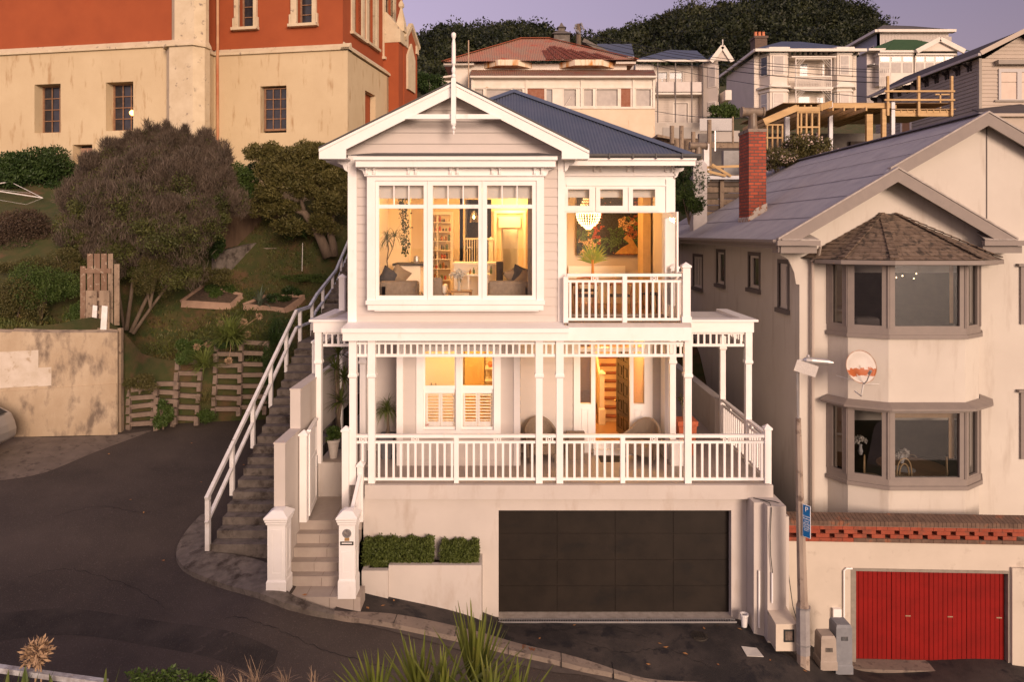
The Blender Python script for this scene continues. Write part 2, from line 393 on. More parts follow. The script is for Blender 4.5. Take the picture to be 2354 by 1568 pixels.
def ribbon(name, A, B, n, m, off, mat, kind='structure', skirt=0, fz=None):
    A = smooth_pl(A, n); B = smooth_pl(B, n); mb = MB(); fz = fz or g
    for i in range(n + 1):
        for j in range(m + 1):
            p = A[i].lerp(B[i], j/m); mb.v.append((p.x, p.y, fz(p.x, p.y) + off))
    for i in range(n):
        for j in range(m): a = i*(m+1) + j; mb.f.append((a, a+1, a+m+2, a+m+1))
    if skirt:
        b = len(mb.v)
        for i in range(n + 1): x, y, z = mb.v[i*(m+1) + m]; mb.v.append((x, y, z - skirt))
        for i in range(n): mb.f.append((i*(m+1)+m, (i+1)*(m+1)+m, b+i+1, b+i))
    return mb.build(name, mat, kind=kind, recalc=False, smooth=False)
def grid(name, xs, ys, fz, mat, kind='structure'):
    mb = MB(); nx, ny = len(xs), len(ys); XX, YY = np.meshgrid(xs, ys, indexing='ij'); ZZ = fz(XX, YY)
    mb.v = np.stack([XX, YY, ZZ], -1).reshape(-1, 3).tolist()
    for i in range(nx-1):
        for j in range(ny-1): a = i*ny + j; mb.f.append((a, a+ny, a+ny+1, a+1))
    return mb.build(name, mat, kind=kind, smooth=True, recalc=False)
road = grid('road', np.arange(-34, 22, .4), np.arange(7.5, 23, .4), lambda x, y: G(x, y) - .10, asphalt)
big = MB(); big.quad((-900, -30, -12), (900, -30, -12), (900, 1200, -12), (-900, 1200, -12)); big.build('ground', grass_m, kind='structure')
big = MB(); big.quad((-900, -900, -12.4), (900, -900, -12.4), (900, -30, -12.4), (-900, -30, -12.4)); big.build('harbour_water', pm('harbour water', (.06,.045,.04), (.15,.11,.09), .25, .6, bump=.5, bscale=.8, spec=.25), kind='structure')
kerb_up = [gnd(*p) for p in ((768,1405),(902,1412),(1045,1440),(1140,1465),(1233,1490),(1359,1522),(1551,1567))] + [(5.5, 12.1), (12, 11.2)]
kerb_lo = [gnd(*p) for p in ((762,1412),(860,1427),(1000,1455),(1110,1480),(1200,1502),(1330,1533),(1481,1567))] + [(5.4, 11.75), (12, 10.8)]
kb = ribbon('kerb', kerb_up, kerb_lo, 60, 2, .004, concrete, skirt=.12)
gut = [gnd(*p, -.1) for p in ((764,1420),(857,1443),(991,1478),(1060,1497),(1124,1514),(1269,1547),(1420,1580))] + [(5.3, 11.3), (12, 10.4)]
ribbon('gutter', kerb_lo, gut, 60, 2, -.088, pm('gutter concrete', (.105,.085,.072), (.075,.06,.052), 4, .9, .4, 90))
ribbon('footpath', [(-3.3, 14.6), (-1, 15.5), (2, 15.5), (5, 15.6), (8, 15.6), (12, 15.6)], [kerb_up[0], kerb_up[2], kerb_up[4], kerb_up[6], kerb_up[7], kerb_up[8]], 60, 14, 0, asphalt2)
# concrete apron at the foot of the public stairs
ap_o = [gnd(*p) for p in ((461,1184),(425,1225),(406,1262),(410,1290),(440,1315),(525,1347),(640,1382),(768,1414))]
ap_i = [gnd(*p) for p in ((480,1180),(478,1225),(484,1262),(500,1272),(560,1280),(620,1300),(660,1360),(768,1405))]
ribbon('stair_apron', ap_i, ap_o, 50, 5, .006, steps_con, skirt=.12)
ribbon('concrete_driveway', [gnd(u, v, -.1) for u, v in ((0,1003),(130,1006),(270,1000),(345,990))], [gnd(u, v, -.1) for u, v in ((-60,1112),(90,1091),(220,1040),(348,992))], 20, 5, -.094,
       pm('driveway concrete', (.125,.098,.08), (.17,.135,.11), 3, .9, .4, 80, c3=(.06,.045,.038), s3=5, f3=(.55,.7)))

# ================================================================ the villa
villa = thing('villa', 'white two storey villa with glowing windows, finial gable, verandah and dark garage door', 'house', (0, 14.2, 0))
fr0 = FRONT(14.2)
DZ = 2.72
gx0, gx1, gzt = X_(1145.5,14.2), X_(1680.5,14.2), Z_(1174,14.2)
b = MB(); b.wall(fr0, X_(835,14.2), 4.88, -1.2, 2.42, .3, [(gx0, gx1, -2, gzt)]); b.build('garage_wall', render, villa)
b = MB(); b.box(X_(838,14.06), 5.38, 14.06, 15.2, 2.42, 2.71); b.box(5.0, 5.38, 15.2, 24, 2.35, 2.71); b.box(X_(838,14.06), -2.9, 15.2, 16, 2.42, 2.71)
b.box(-3.1, -2.8, 14.5, 24, -.5, 2.42); b.build('deck_edge_beam', render, villa)
# garage door: four by four panels
b = MB(); dy = 14.36; x0, x1 = gx0 + .002, X_(1675.5, dy) + .04; z0 = -.07
for i in range(4):
    for j in range(4):
        w = (x1-x0)/4; h = (gzt - z0 + .01)/4
        b.box(x0 + i*w + .011, x0 + (i+1)*w - .011, dy, dy + .035, z0 + j*h + .009, z0 + (j+1)*h - .009)
b.box(x0, x1, dy + .012, dy + .05, z0, gzt + .02)
b.build('garage_door', pm('dark stained door', (.014,.010,.0075), (.021,.015,.011), 2.2, .5, .1, 60, c3=(.010,.008,.007), s3=.9, f3=(.56,.72), spec=.22, st3=(1,1,2.2)), villa)
b = MB(); b.box(gx0, gx1, 14.12, 14.55, -.3, -.075); b.build('threshold', pm('pale worn concrete', (.42,.37,.32), (.30,.26,.22), 7, .9, .3, 60), villa)
dg = thing('channel_drain', 'long narrow metal grate across the foot of the dark garage door', 'drain', (2, 14.05, -.08))
b = MB(); zz = lambda x: g(x, 14.05) + .012
b.box(gx0, gx1 + .05, 14.0, 14.012, -.12, -.066); b.box(gx0, gx1 + .05, 14.1, 14.112, -.12, -.066)
for i in range(96): x = gx0 + .02 + i*.05; b.box(x, x + .02, 14.012, 14.1, -.09, -.068)
b.build('grate', steel, dg); b = MB(); b.box(gx0, gx1+.05, 14.0, 14.11, -.14, -.10); b.build('channel', black_m, dg)
# deck floor, soffit
b = MB(); b.box(-3.15, 5.33, 14.12, 15.25, DZ - .004, DZ); b.box(-3.3, 5.33, 15.25, 18.2, DZ - .06, DZ); b.box(3.6, 5.33, 18.2, 24, DZ - .06, DZ); b.build('deck_floor', tile, villa)
b = MB(); b.box(-4.38, -3.16, 15.43, 20, 1.2, DZ-.002); b.build('side_deck', render, villa)
b = MB(); b.box(-4.38, -3.3, 15.46, 20, DZ+.0, DZ+.006); b.build('side_deck_paving', tile, villa)
# --- upper storey, front wing
YW = 14.5; fw = FRONT(YW); zf = 6.0
wx0, wx1 = X_(800, YW), X_(1297, YW)
b = MB(); hole = (-2.99, .62, Z_(692, YW), Z_(405, YW))
b.boards(fw, wx0 + .18, wx1 - .13, 5.98, 9.75, .193, [hole], 0, .02, .12)
L0 = SIDE(wx0 + .02); b.boards(L0, YW, 24, 5.9, 9.6, .193, [(18.4, 19.4, 8.2, 9.1)], 0, .02, .12); b.boards(SIDE(wx1 - .02, False), YW, 15.6, 5.98, 9.6, .193, (), 0, .02, .1)
b.build('weatherboard_wall', cream, villa)
b = MB(); gy = X_(1042, 14.0); ap = Z_(192, 14.0) - .1
b.boards(FRONT(14.44), 0, 0, Z_(356, 14.44), 10.9, .235, poly=lambda z: (gy - (ap - z)/.497, gy + (ap - z)/.497)); b.build('gable_wall', cream, villa)
b = MB()
b.box(wx0, wx0 + .185, YW - .035, YW + .1, 5.98, 9.6); b.build('corner_board', white, villa); b = MB(); b.box(wx1 - .14, wx1, YW - .035, YW + .1, 5.98, 9.6)
b.build('corner_board', white, villa)
# barge boards
def gp(u, v, Y=14.0): return at(u, v, Y)
for pts in ([gp(733,342), gp(733,365), gp(795,365), gp(795,343), gp(1043,219), gp(1043,189)], [gp(1354,346), gp(1354,365), gp(1291,365), gp(1291,347), gp(1043,219), gp(1043,189)]):
    b = MB(); b.ext(pts, (0, .04, 0)); q = [tuple((p[0], p[1] - .025, p[2])) for p in (pts[0], pts[-1])]
    s = -1 if pts[0][0] < gy else 1
    b.ext([q[0], (q[0][0], q[0][1], q[0][2]-.06), (q[1][0], q[1][1], q[1][2]-.06), q[1]], (0, .025, 0)); b.build('barge_board', white, villa)
b = MB()   # soffits behind the barge boards
for s, ue in ((-1, 733), (1, 1354)):
    e = gp(ue, 349); a = gp(1043, 196)
    b.ext([(e[0], 14.04, e[2]), (e[0], 14.5, e[2]), (a[0], 14.5, a[2]), (a[0], 14.04, a[2])], (0, 0, -.03))
b.ext([gp(735,364,14.04), gp(795,364,14.04), (gp(795,364,14.04)[0], 14.5, gp(795,364,14.04)[2]), (gp(735,364,14.04)[0], 14.5, gp(735,364,14.04)[2])], (0, 0, .03))
b.ext([gp(1291,364,14.04), gp(1353,364,14.04), (gp(1353,364,14.04)[0], 14.5, gp(1353,364,14.04)[2]), (gp(1291,364,14.04)[0], 14.5, gp(1291,364,14.04)[2])], (0, 0, .03))
b.box(-3.95, wx0, 14.5, 24, 9.42, 9.5); b.build('soffit', white, villa)
b = MB(); zt = Z_(262,13.97); zb = Z_(273,13.97); b.ext([(X_(930,13.97),13.97,zb), (X_(1152,13.97),13.97,zb), (X_(1130,13.97),13.97,zt), (X_(952,13.97),13.97,zt)], (0,.05,0)); b.build('tie_beam', white, villa)
fx = X_(1042.5, 13.93); b = MB()
b.sq((fx, 13.93, 0), [(.035, Z_(288,13.93)), (.048, Z_(284,13.93)), (.048, Z_(183,13.93)), (.04, Z_(180,13.93))])
zz0 = Z_(180,13.93); b.lathe((fx, 13.93, zz0), [(.036,0),(.05,.03),(.05,.06),(.03,.09),(.04,.12),(.045,.17),(.04,.2),(.024,.25),(.044,.3),(.04,.7),(.026,.80),(.038,.83),(.05,.87),(.045,.92),(.01,.945)], 12)
zd = Z_(284,13.93); b.lathe((fx, 13.93, zd), [(.035,0),(.045,-.03),(.03,-.06),(.045,-.09),(.036,-.12),(.015,-.14),(.018,-.18),(.01,-.22)], 12); b.build('finial', white, villa, smooth=False)
# roofs
apx = (.05, 19.2, Z_(208, 19.2)); EZ = 9.62; ey = 15.08; er = 4.07; el = -3.98
b = MB(); b.corr([(el, ey, EZ), (er, ey, EZ), apx]); b.corr([(er, ey, EZ), (er, 26, EZ), (.05, 21.9, apx[2]), apx]); b.corr([(el, 26, EZ), (el, ey, EZ), apx, (.05, 21.9, apx[2])])
ra = gp(1043, 189); le = gp(733, 342); re = gp(1354, 346)
b.corr([(le[0], 15.6, le[2]+.02), (le[0], 13.96, le[2]+.02), (ra[0], 13.96, ra[2]+.02), (ra[0], 17.6, ra[2]+.02)]); b.corr([(re[0], 13.96, re[2]+.02), (re[0], 15.3, re[2]+.02), (ra[0], 17.6, ra[2]+.02), (ra[0], 13.96, ra[2]+.02)])
b.build('roof', blue_roof, villa, recalc=False)
b = MB()
for p, q in (((er, ey, EZ), apx), ((el, ey, EZ), apx), (apx, (.05, 21.9, apx[2]))):
    p = Vector(p); q = Vector(q); d = (q-p).normalized(); s = d.cross(Vector((0,0,1))).normalized()*.17; up = Vector((0,0,.03))
    dn = Vector((0,0,-.055))
    b.add([p-s+up+dn, p+up*1.6, p+s+up+dn, q-s+up+dn, q+up*1.6, q+s+up+dn], [(0,1,4,3),(1,2,5,4)])
b.build('ridge_cap', pm('ridge cap iron', (.085,.10,.14), None, rough=.5), villa, recalc=False)
b = MB()
for s, e in ((-1, le), (1, re)): b.ext([(e[0], 13.955, e[2]+.012), (ra[0], 13.955, ra[2]+.012), (ra[0], 13.955, ra[2]+.035), (e[0], 13.955, e[2]+.035)], (0, .12, 0))
b.build('roof_edge_flashing', dark_trim, villa)
b = MB(); gzz = Z_(354, 15.05)
b.ext([(X_(1352,15.0), 15.06, gzz), (X_(1352,15.0), 14.96, gzz), (X_(1352,15.0), 14.94, gzz-.05), (X_(1352,15.0), 14.99, gzz-.11), (X_(1352,15.0), 15.06, gzz-.11)], (er + .08 - X_(1352,15.0), 0, 0))
b.ext([(er, 15.0, gzz-.001), (er + .1, 15.0, gzz-.001), (er + .11, 15.0, gzz-.05), (er+.06, 15.0, gzz-.111), (er, 15.0, gzz-.111)], (0, 9, 0))
for u in (1398, 1452, 1505, 1565): b.box(X_(u,15), X_(u,15)+.03, 14.93, 15.0, gzz-.115, gzz+.006)
b.build('gutter', dark_trim, villa)
# --- recessed dining wall on the right
YD = 15.6; fd = FRONT(YD); hx0, hx1 = X_(1302,YD), X_(1524,YD); xr = X_(1549, YD)
b = MB(); holes = [(hx0, hx1, 5.9, Z_(489,YD))] + [(X_(a,YD), X_(c,YD), Z_(474,YD), Z_(433,YD)) for a, c in ((1303,1356),(1377,1433),(1452,1507))]
b.wall(fd, wx1, xr, 5.98, 9.6, .14, holes); b.box(wx1-.02, er - .02, 14.98, 15.7, 9.515, 9.56)
b.box(X_(1310,15.0), er-.03, 15.03, 15.07, 9.40, 9.53)
b.fb(fd, wx1, xr + .02, 0, .05, Z_(405,YD), Z_(400,YD)); b.fb(fd, X_(1302,YD), X_(1524,YD)+.12, 0, .025, Z_(428,YD), Z_(424,YD)); b.fb(fd, X_(1530,YD), xr + .02, 0, .03, 6.0, Z_(412,YD))
b.build('dining_wall', white, villa)
b = MB(); b.boards(SIDE(xr, False), YD + .02, 24, 5.9, 9.55, .193); b.boards(SIDE(xr, False), YD + .6, 24, DZ, 5.9, .193); b.build('side_wall', cream, villa)
def bracket(fr, a, z, h=.17, w=.05, d=.09, par=villa):
    q = [(0,0),(d,0),(d,-h*.32),(d*.55,-h*.42),(d*.5,-h*.7),(d*.75,-h*.8),(d*.7,-h),(0,-h)]
    m = MB(); pts = [fr.p(a - w/2, o, z + t) for o, t in q]; m.ext(pts, tuple(fr.d[0]*w if i == 0 else fr.d[1]*w if i == 1 else 0 for i in range(3))); return m.build('bracket', white, par)
for u in (1366.5, 1382, 1443, 1458, 1530.6, 1545): bracket(fd, X_(u,YD), Z_(378,YD))
# upper windows
BY = 14.22; fb_ = FRONT(BY); q = lambda u: X_(u, BY); z_ = lambda v: Z_(v, BY)
def win(par, fr, outer, holes, depth=.06, o=0, bars=(), gl=glass, mat=white, name='window', label=None, bw=.022):
    m = MB(); m.wall(fr, *outer, depth, holes, o)
    for h in bars: m.fb(fr, h[0]-bw/2 if h[1]-h[0] < 1e-6 else h[0], h[1]+bw/2 if h[1]-h[0] < 1e-6 else h[1], o-depth*.7, o-depth*.2, h[2]-bw/2 if h[3]-h[2] < 1e-6 else h[2], h[3]+bw/2 if h[3]-h[2] < 1e-6 else h[3])
    w = m.build(name, mat, par)
    if gl:
        for h in holes:
            m = MB(); m.quad(fr.p(h[0], o-depth*.5, h[2]), fr.p(h[1], o-depth*.5, h[2]), fr.p(h[1], o-depth*.5, h[3]), fr.p(h[0], o-depth*.5, h[3])); m.build('pane', gl, w, recalc=False)
    if label: w['label'] = label
    return w
b = MB(); b.wall(fb_, q(843), q(1250), z_(692), z_(403), .28, [(q(862), q(1233), z_(690), z_(415))])
b.build('window_casing', white, villa)
b = MB(); b.box(q(841), q(1252), BY-.05, 14.47, z_(700), z_(691)); b.box(q(845), q(1249), BY-.02, 14.46, z_(713), z_(701)); b.box(q(860), q(1238), BY+.02, 14.46, z_(716), z_(713)-.002); b.build('window_sill', white, villa)
for (a0, a1), (h0, h1) in zip(((862,981.5),(981.5,1107.5),(1107.5,1233)), ((870,973),(994,1099),(1119,1223))):
    t3 = (h1-h0)/3; H0, H1 = q(h0), q(h1)
    win(villa, fb_, (q(a0)+.003, q(a1)-.003, z_(690)+.002, z_(415)-.002), [(H0,H1,z_(470),z_(426)), (H0,H1,z_(680),z_(479))], .07, -.03,
        bars=[(q(h0+t3), q(h0+t3), z_(470), z_(426)), (q(h0+2*t3), q(h0+2*t3), z_(470), z_(426))])
    m = MB(); m.fb(fb_, H0-.03, H1+.03, -.2, -.19, z_(453), z_(426)+.1); m.fb(fb_, H0-.03, H1+.03, -.205, -.185, z_(455), z_(453)); m.build('blind', blind, villa)
# frieze, brackets and little roof over the bay window
b = MB(); b.box(q(841), q(1252), BY+.0, 14.47, z_(403)+.002, z_(382)); b.box(q(838), q(1255), BY-.05, 14.46, z_(405), z_(402)); b.build('frieze', white, villa)
for u in (843.5, 861, 940, 956.6, 1036, 1052, 1132, 1149, 1229, 1246): bracket(FRONT(BY), X_(u,BY), z_(384), .16)
b = MB(); cy = 13.98; b.box(X_(816,cy), X_(1277,cy), cy+.04, 14.45, Z_(383,cy), Z_(368,cy)); b.box(X_(812,cy), X_(1281,cy), cy-.02, 14.45, Z_(368,cy)+.001, Z_(359,cy)); b.build('cornice', white, villa)
b = MB(); b.ext([(X_(808,cy), cy-.05, Z_(358,cy)), (X_(1283,cy), cy-.05, Z_(358,cy)), (X_(1235,cy), 14.45, Z_(353,14.44)), (X_(855,cy), 14.45, Z_(353,14.44))], (0,0,.02)); b.build('bay_roof', dark_trim, villa)
for s, x, f in ((-1, wx0, SIDE(wx0)), (1, wx1, SIDE(wx1, False))):
    m = MB(); x0_ = x if s < 0 else x; pr = [(0,0),(.22,0),(.2,-.06),(.1,-.1),(.06,-.2),(0,-.24)]
    m.ext([(x0_ + s*a, 14.42, 9.45 + z) for a, z in pr], (0, .05, 0)); m.build('bracket', white, villa)
    m = MB(); xq = q(841) if s < 0 else q(1252); m.ext([(xq + s*a*.8, BY+.02, z_(383) + z*.8) for a, z in pr], (0, .05, 0)); m.build('bracket', white, villa)
m = MB(); m.ext([(xr + a, YD-.05, 9.4 + z) for a, z in pr], (0, .05, 0)); m.build('bracket', white, villa)
# side hood on the left wall
b = MB(); b.box(-3.95, wx0, 18.3, 19.6, 8.95, 9.1); b.box(-3.85, wx0, 18.35, 19.5, 8.75, 8.95); b.build('side_window_hood', white, villa)
# dining top lights and open French door
for a, c in ((1303,1356),(1377,1433),(1452,1507)):
    win(villa, fd, (X_(a-8,YD), X_(c+8,YD), Z_(486,YD), Z_(430,YD)), [(X_(a,YD)+.02, X_(c,YD)-.02, Z_(473,YD), Z_(435,YD))], .06, .03)
    m = MB(); m.fb(fd, X_(a,YD), X_(c,YD), -.16, -.15, Z_(453,YD), Z_(430,YD)); m.build('blind', blind, villa)
fdoor = Fr(X_(1523,YD), YD + .0, R(-78), 1)
m = MB(); m.wall(fdoor, .02, .72, 6.04, Z_(489,YD), .04, [(.11, .63, 6.3, Z_(489,YD)-.12)]); dr = m.build('french_door', white, villa)
m = MB(); m.quad(fdoor.p(.11,-.02,6.3), fdoor.p(.63,-.02,6.3), fdoor.p(.63,-.02,8.26), fdoor.p(.11,-.02,8.26)); m.build('pane', glass, dr, recalc=False)
m = MB(); m.tube([fdoor.p(.67,.02,7.0), fdoor.p(.67,.02,7.15)], .008); m.build('handle', steel, dr)
b = MB(); b.box(hx0, hx1, YD-.05, YD+.2, 6.0, 6.05); b.build('door_sill', tile, villa)
# balcony
b = MB(); b.box(wx1-.02, 3.72, 14.16, YD, 5.95, 6.02); b.build('balcony_floor', wood_old, villa)
b = MB(); b.box(X_(1306,14.1), X_(1588,14.1), 14.1, 14.16, Z_(752,14.1), Z_(743,14.1)); b.build('balcony_edge', pm('grey metal flashing', (.36,.32,.30), (.40,.36,.34), 5, .5), villa)
def balustrade(par, fr, a0, a1, z0, pitch, h=1.0, posts=(), rings=(), endcap=None, w=.046, rail_w=.055):
    """top rail, second rail, bottom rail, square balusters, turned rings between the two upper rails"""
    m = MB(); m.fb(fr, a0, a1, -.045, .04, z0+h-.06, z0+h); bal = m.build('balustrade', white, par)
    for z_1, z_2 in ((h-.185, h-.135), (.045, .10)): m = MB(); m.fb(fr, a0, a1, -.025, .025, z0+z_1, z0+z_2); m.build('rail', white, bal)
    for r in rings:
        m = MB(); m.ring(fr, r, .02, z0+h-.098, .038, .022, .04)
        for s in (-1, 1): m.fb(fr, r+s*.065-.012, r+s*.065+.012, -.02, .02, z0+h-.135, z0+h-.06)
        m.build('ring_panel', white, bal)
    for p in posts:
        k = MB(); k.fb(fr, p-.048, p+.048, -.05, .05, z0-.06, z0+h-.06); k.build('post', white, bal)
    n = int((a1-a0)/pitch); st = (a1-a0)/n; first = None
    for i in range(n):
        a = a0 + st*(i+.5)
        if any(abs(a-p) < .075 for p in posts): continue
        if first is None:
            k = MB(); k.fb(fr, a-w/2, a+w/2, -.02, .02, z0+.10, z0+h-.185); first = k.build('baluster', white, bal); fa = a
        else:
            c = first.copy(); C.objects.link(c); c.location = ((a-fa)*fr.d[0], (a-fa)*fr.d[1], 0)
    return bal
def frieze_panel(par, fr, a0, a1, zt, pitch=.133, h=.31):
    m = MB(); m.fb(fr, a0, a1, -.03, .03, zt-.05, zt); m.fb(fr, a0, a1, -.03, .03, zt-h, zt-h+.06); n = max(1, round((a1-a0)/pitch)); st = (a1-a0)/n
    for i in range(n): a = a0 + st*(i+.5); m.fb(fr, a-.021, a+.021, -.015, .015, zt-h+.06, zt-.05)
    return m.build('frieze_panel', white, par)
def cap_prof(w, z): return [(w, z), (w+.02, z+.01), (w+.02, z+.045), (w+.004, z+.06), (.004, z+.12)]
def vpost(x, y, z0, z1, zc, w=.078):
    m = MB(); m.sq((x, y, 0), [(w*.88, z0), (w*.88, zc-.05)]); m.sq((x, y, 0), [(w*.9, zc-.05), (w+.015, zc-.02), (w+.015, zc+.02), (w, zc+.05), (w, z1)]); return m.build('verandah_post', white, villa)
fbal = FRONT(14.3)
balustrade(villa, fbal, X_(1303,14.3), X_(1566,14.3), Z_(742,14.3), .13, 1.03, [X_(1435,14.3)], [X_(1366.5,14.3), X_(1503,14.3)])
balustrade(villa, SIDE(3.68, False), 14.4, 15.5, Z_(742,14.3), .13, 1.03)
for u, zt in ((1300, 636),): b = MB(); b.sq((X_(u,14.3)+.0, 14.3, 0), [(.05, Z_(742,14.3)), (.05, Z_(zt,14.3))]); b.build('newel_post', white, villa)
b = MB(); b.sq((X_(1576,14.3), 14.3, 0), [(.10, Z_(744,14.3)), (.10, Z_(744,14.3)+.14), (.08, Z_(744,14.3)+.17)] + cap_prof(.08, Z_(618,14.3)+.02)); b.build('newel_post', white, villa)
b = MB(); b.sq((X_(1549,15.5), 15.5, 0), [(.09, 6.0)] + cap_prof(.09, Z_(618,15.5))); b.build('newel_post', white, villa)
# verandah beam, frieze, posts, balustrade
py = 14.2
b = MB(); b.box(X_(787,13.98), X_(1307,13.98), 13.98, 14.26, Z_(784,13.98), Z_(766,13.98)); b.box(X_(785,13.95), X_(1308,13.95), 13.93, 14.27, Z_(765.5,13.95), Z_(755,13.95))
b.ext([(X_(785,13.95), 13.93, Z_(755,13.95)+.001), (X_(785,13.95), 14.5, 6.03), (X_(785,13.95), 14.5, 5.9)], (X_(1308,13.95)-X_(785,13.95), 0, 0))
b.box(X_(1307,13.98)+.002, X_(1589,14.02), 14.02, 14.26, Z_(784,14.02), Z_(753,14.02)); b.box(3.6, 3.74, 14.26, 15.4, 5.7, 6.0)
b.box(-3.42, -3.3, 14.26, 15.4, 5.7, 5.95); b.build('verandah_beam', white, villa)
b = MB(); b.box(-3.4, 3.7, 14.2, 18, 5.70, 5.74); b.build('verandah_ceiling', white, villa)
zt = Z_(786, py); PU = [812, 855, 1239, 1286, 1580]; PX = [X_(u, py) for u in PU]
for x in PX: vpost(x, py, DZ - .03, Z_(784,py)+.05, Z_(863,py))
for a, c in zip(PX, PX[1:]): frieze_panel(villa, FRONT(py), a + .08, c - .08, zt)
segs = [(PX[0]+.07, PX[1]-.07, [], [X_(834,py)]), (PX[1]+.07, PX[2]-.07, [X_(1049,py)], [X_(954,py), X_(1142.7,py)]), (PX[2]+.07, PX[3]-.07, [], [X_(1262.7,py)]),
        (PX[3]+.07, PX[4]-.07, [X_(1430.5,py)], [X_(1358.7,py), X_(1502.4,py)]), (PX[4]+.07, 5.27, [], [X_(1670,py)])]
for s in segs: balustrade(villa, FRONT(py), s[0], s[1], DZ, .149, 1.0, s[2], s[3])
def newel(x, y, z0, zt, w=.065):
    m = MB(); m.sq((x, y, 0), [(w, z0)] + cap_prof(w, zt)); return m.build('newel_post', white, villa)
newel(X_(1763,py), py, DZ-.03, Z_(988,py))
balustrade(villa, SIDE(5.33, False), 14.3, 17.4, DZ, .149, 1.0, [], [15.2, 16.7])
b = MB(); b.box(5.2, 5.42, 17.5, 24, DZ, DZ + .95); b.build('dwarf_wall', render, villa)
# side porticos
for x0_, x1_, s in ((3.62, 5.33, 1), (-4.36, -3.36, -1)):
    X0, X1 = (x0_, x1_+.1) if s > 0 else (x0_-.1, x1_)
    b = MB(); b.box(X0, X1, 15.32, 15.52, 5.68, 5.92); b.box(X0 - (.08 if s < 0 else 0), X1 + (.08 if s > 0 else 0), 15.26, 15.6, 5.922, 5.97)
    xe = X1 if s > 0 else X0; b.box(min(xe, xe-s*.2), max(xe, xe-s*.2), 15.52, 17.5, 5.68, 5.92); b.box(min(xe+s*.08, xe-s*.2), max(xe+s*.08, xe-s*.2), 15.6, 17.5, 5.922, 5.97); b.build('portico_beam', white, villa)
    b = MB(); b.box(min(xe-s*.2, X0 if s>0 else X1), max(xe-s*.2, X0 if s>0 else X1), 15.6, 17.5, 5.8, 5.9); b.build('portico_roof', pm('pale roof membrane', (.60,.56,.52), (.66,.61,.57), 4, .6), villa)
    frieze_panel(villa, FRONT(15.42), x0_+.1, x1_-.09, 5.68, h=.33)
    frieze_panel(villa, SIDE(x1_ if s > 0 else x0_, s < 0), 15.5, 17.3, 5.68, h=.33)
    for x, y in (((x1_), 15.42), (x1_, 17.3), (x0_, 15.42)) if s > 0 else ((x0_, 15.42), (x0_, 17.3), (x1_, 15.42)): vpost(x, y, DZ, 5.7, Z_(832, 15.4), .075)
b = MB(); b.sq((-4.30, 17.3, 0), [(.07, 5.95)] + cap_prof(.07, Z_(640,17.3))); b.build('roof_post', white, villa)
# --- lower storey rooms facing the verandah
YL = 15.25; fl = FRONT(YL); lx0, lx1 = X_(912,YL), X_(1195,YL); w = lambda u: X_(u, YL); zl = lambda v: Z_(v, YL)
hb = (w(960), w(1148), zl(998), zl(800))
b = MB(); b.boards(fl, lx0 + .13, lx1 - .13, DZ + .12, 5.72, .193, [hb], 0, .02, .1); b.box(lx0+.13, lx1-.13, YL-.035, YL+.1, DZ, DZ+.12)
b.boards(SIDE(lx0), YL, 16.3, DZ, 5.72, .193, (), 0, .02, .08); b.boards(SIDE(lx1, False), YL, 16.16, DZ, 5.72, .193, (), 0, .02, .08)
b.boards(FRONT(16.3), -3.5, lx0, DZ, 5.72, .193, (), 0, .02, .1)
YE = 16.16; fe = FRONT(YE); e = lambda u: X_(u, YE); ze = lambda v: Z_(v, YE); dh = (e(1318), e(1498.7), DZ, 5.52)
b.boards(fe, lx1, e(1533) - .15, DZ, 5.72, .193, [dh], 0, .02, .1); b.boards(SIDE(wx0 + .1), 16.3, 24, DZ, 5.72, .193, (), 0, .02, .1); b.build('verandah_wall', cream, villa)
for x0_, x1_ in ((lx0, lx0+.14), (lx1-.14, lx1)): b = MB(); b.box(x0_, x1_, YL-.04, YL+.03, DZ, 5.72); b.build('corner_board', white, villa)
b = MB(); b.box(e(1517), e(1535), YE-.5, YE-.04, DZ, 5.72); b.build('corner_board', white, villa)
# double sash window with half shutters
b = MB(); b.wall(fl, w(957), w(1150.5), zl(1000), zl(795), .09, [(w(973), w(1048), zl(988), zl(803)), (w(1060), w(1135), zl(988), zl(803))], .04); b.box(w(955), w(1153), YL-.09, YL, zl(1000)-.05, zl(1000)); b.build('window_casing', white, villa)
for a, c in ((976.8,1044.8),(1063.3,1131.3)):
    win(villa, fl, (w(a-4)+.002, w(c+4)-.002, zl(895)+.002, zl(803)), [(w(a), w(c), zl(888)+.01, zl(808))], .04, .0, name='upper_sash')
    win(villa, fl, (w(a-4)+.002, w(c+4)-.002, zl(988), zl(895)), [(w(a), w(c), zl(983), zl(905))], .04, -.045, name='lower_sash')
    for k in range(2):
        h0 = w(a) + k*(w(c)-w(a))/2; h1 = h0 + (w(c)-w(a))/2; m = MB(); m.wall(fl, h0+.004, h1-.004, zl(985), zl(903), .03, [(h0+.045, h1-.045, zl(973), zl(909))], -.13)
        for i in range(9):
            z = zl(973) + (zl(909)-zl(973))*(i+.5)/9; m.hexa([fl.p(h0+.045,-.115,z-.004), fl.p(h1-.045,-.115,z-.004), fl.p(h1-.045,-.165,z+.004), fl.p(h0+.045,-.165,z+.004),
                                                           fl.p(h0+.045,-.115,z+.004), fl.p(h1-.045,-.115,z+.004), fl.p(h1-.045,-.165,z+.012), fl.p(h0+.045,-.165,z+.012)])
        m.build('shutter', white, villa)
b = MB(); b.fb(fl, w(978), w(986), .0, .004, zl(981), zl(975)); st = b.build('alarm_sticker', pm('red sticker', (.35,.04,.03), (.6,.55,.5), 60, .5, fac=(.48,.52)), villa)
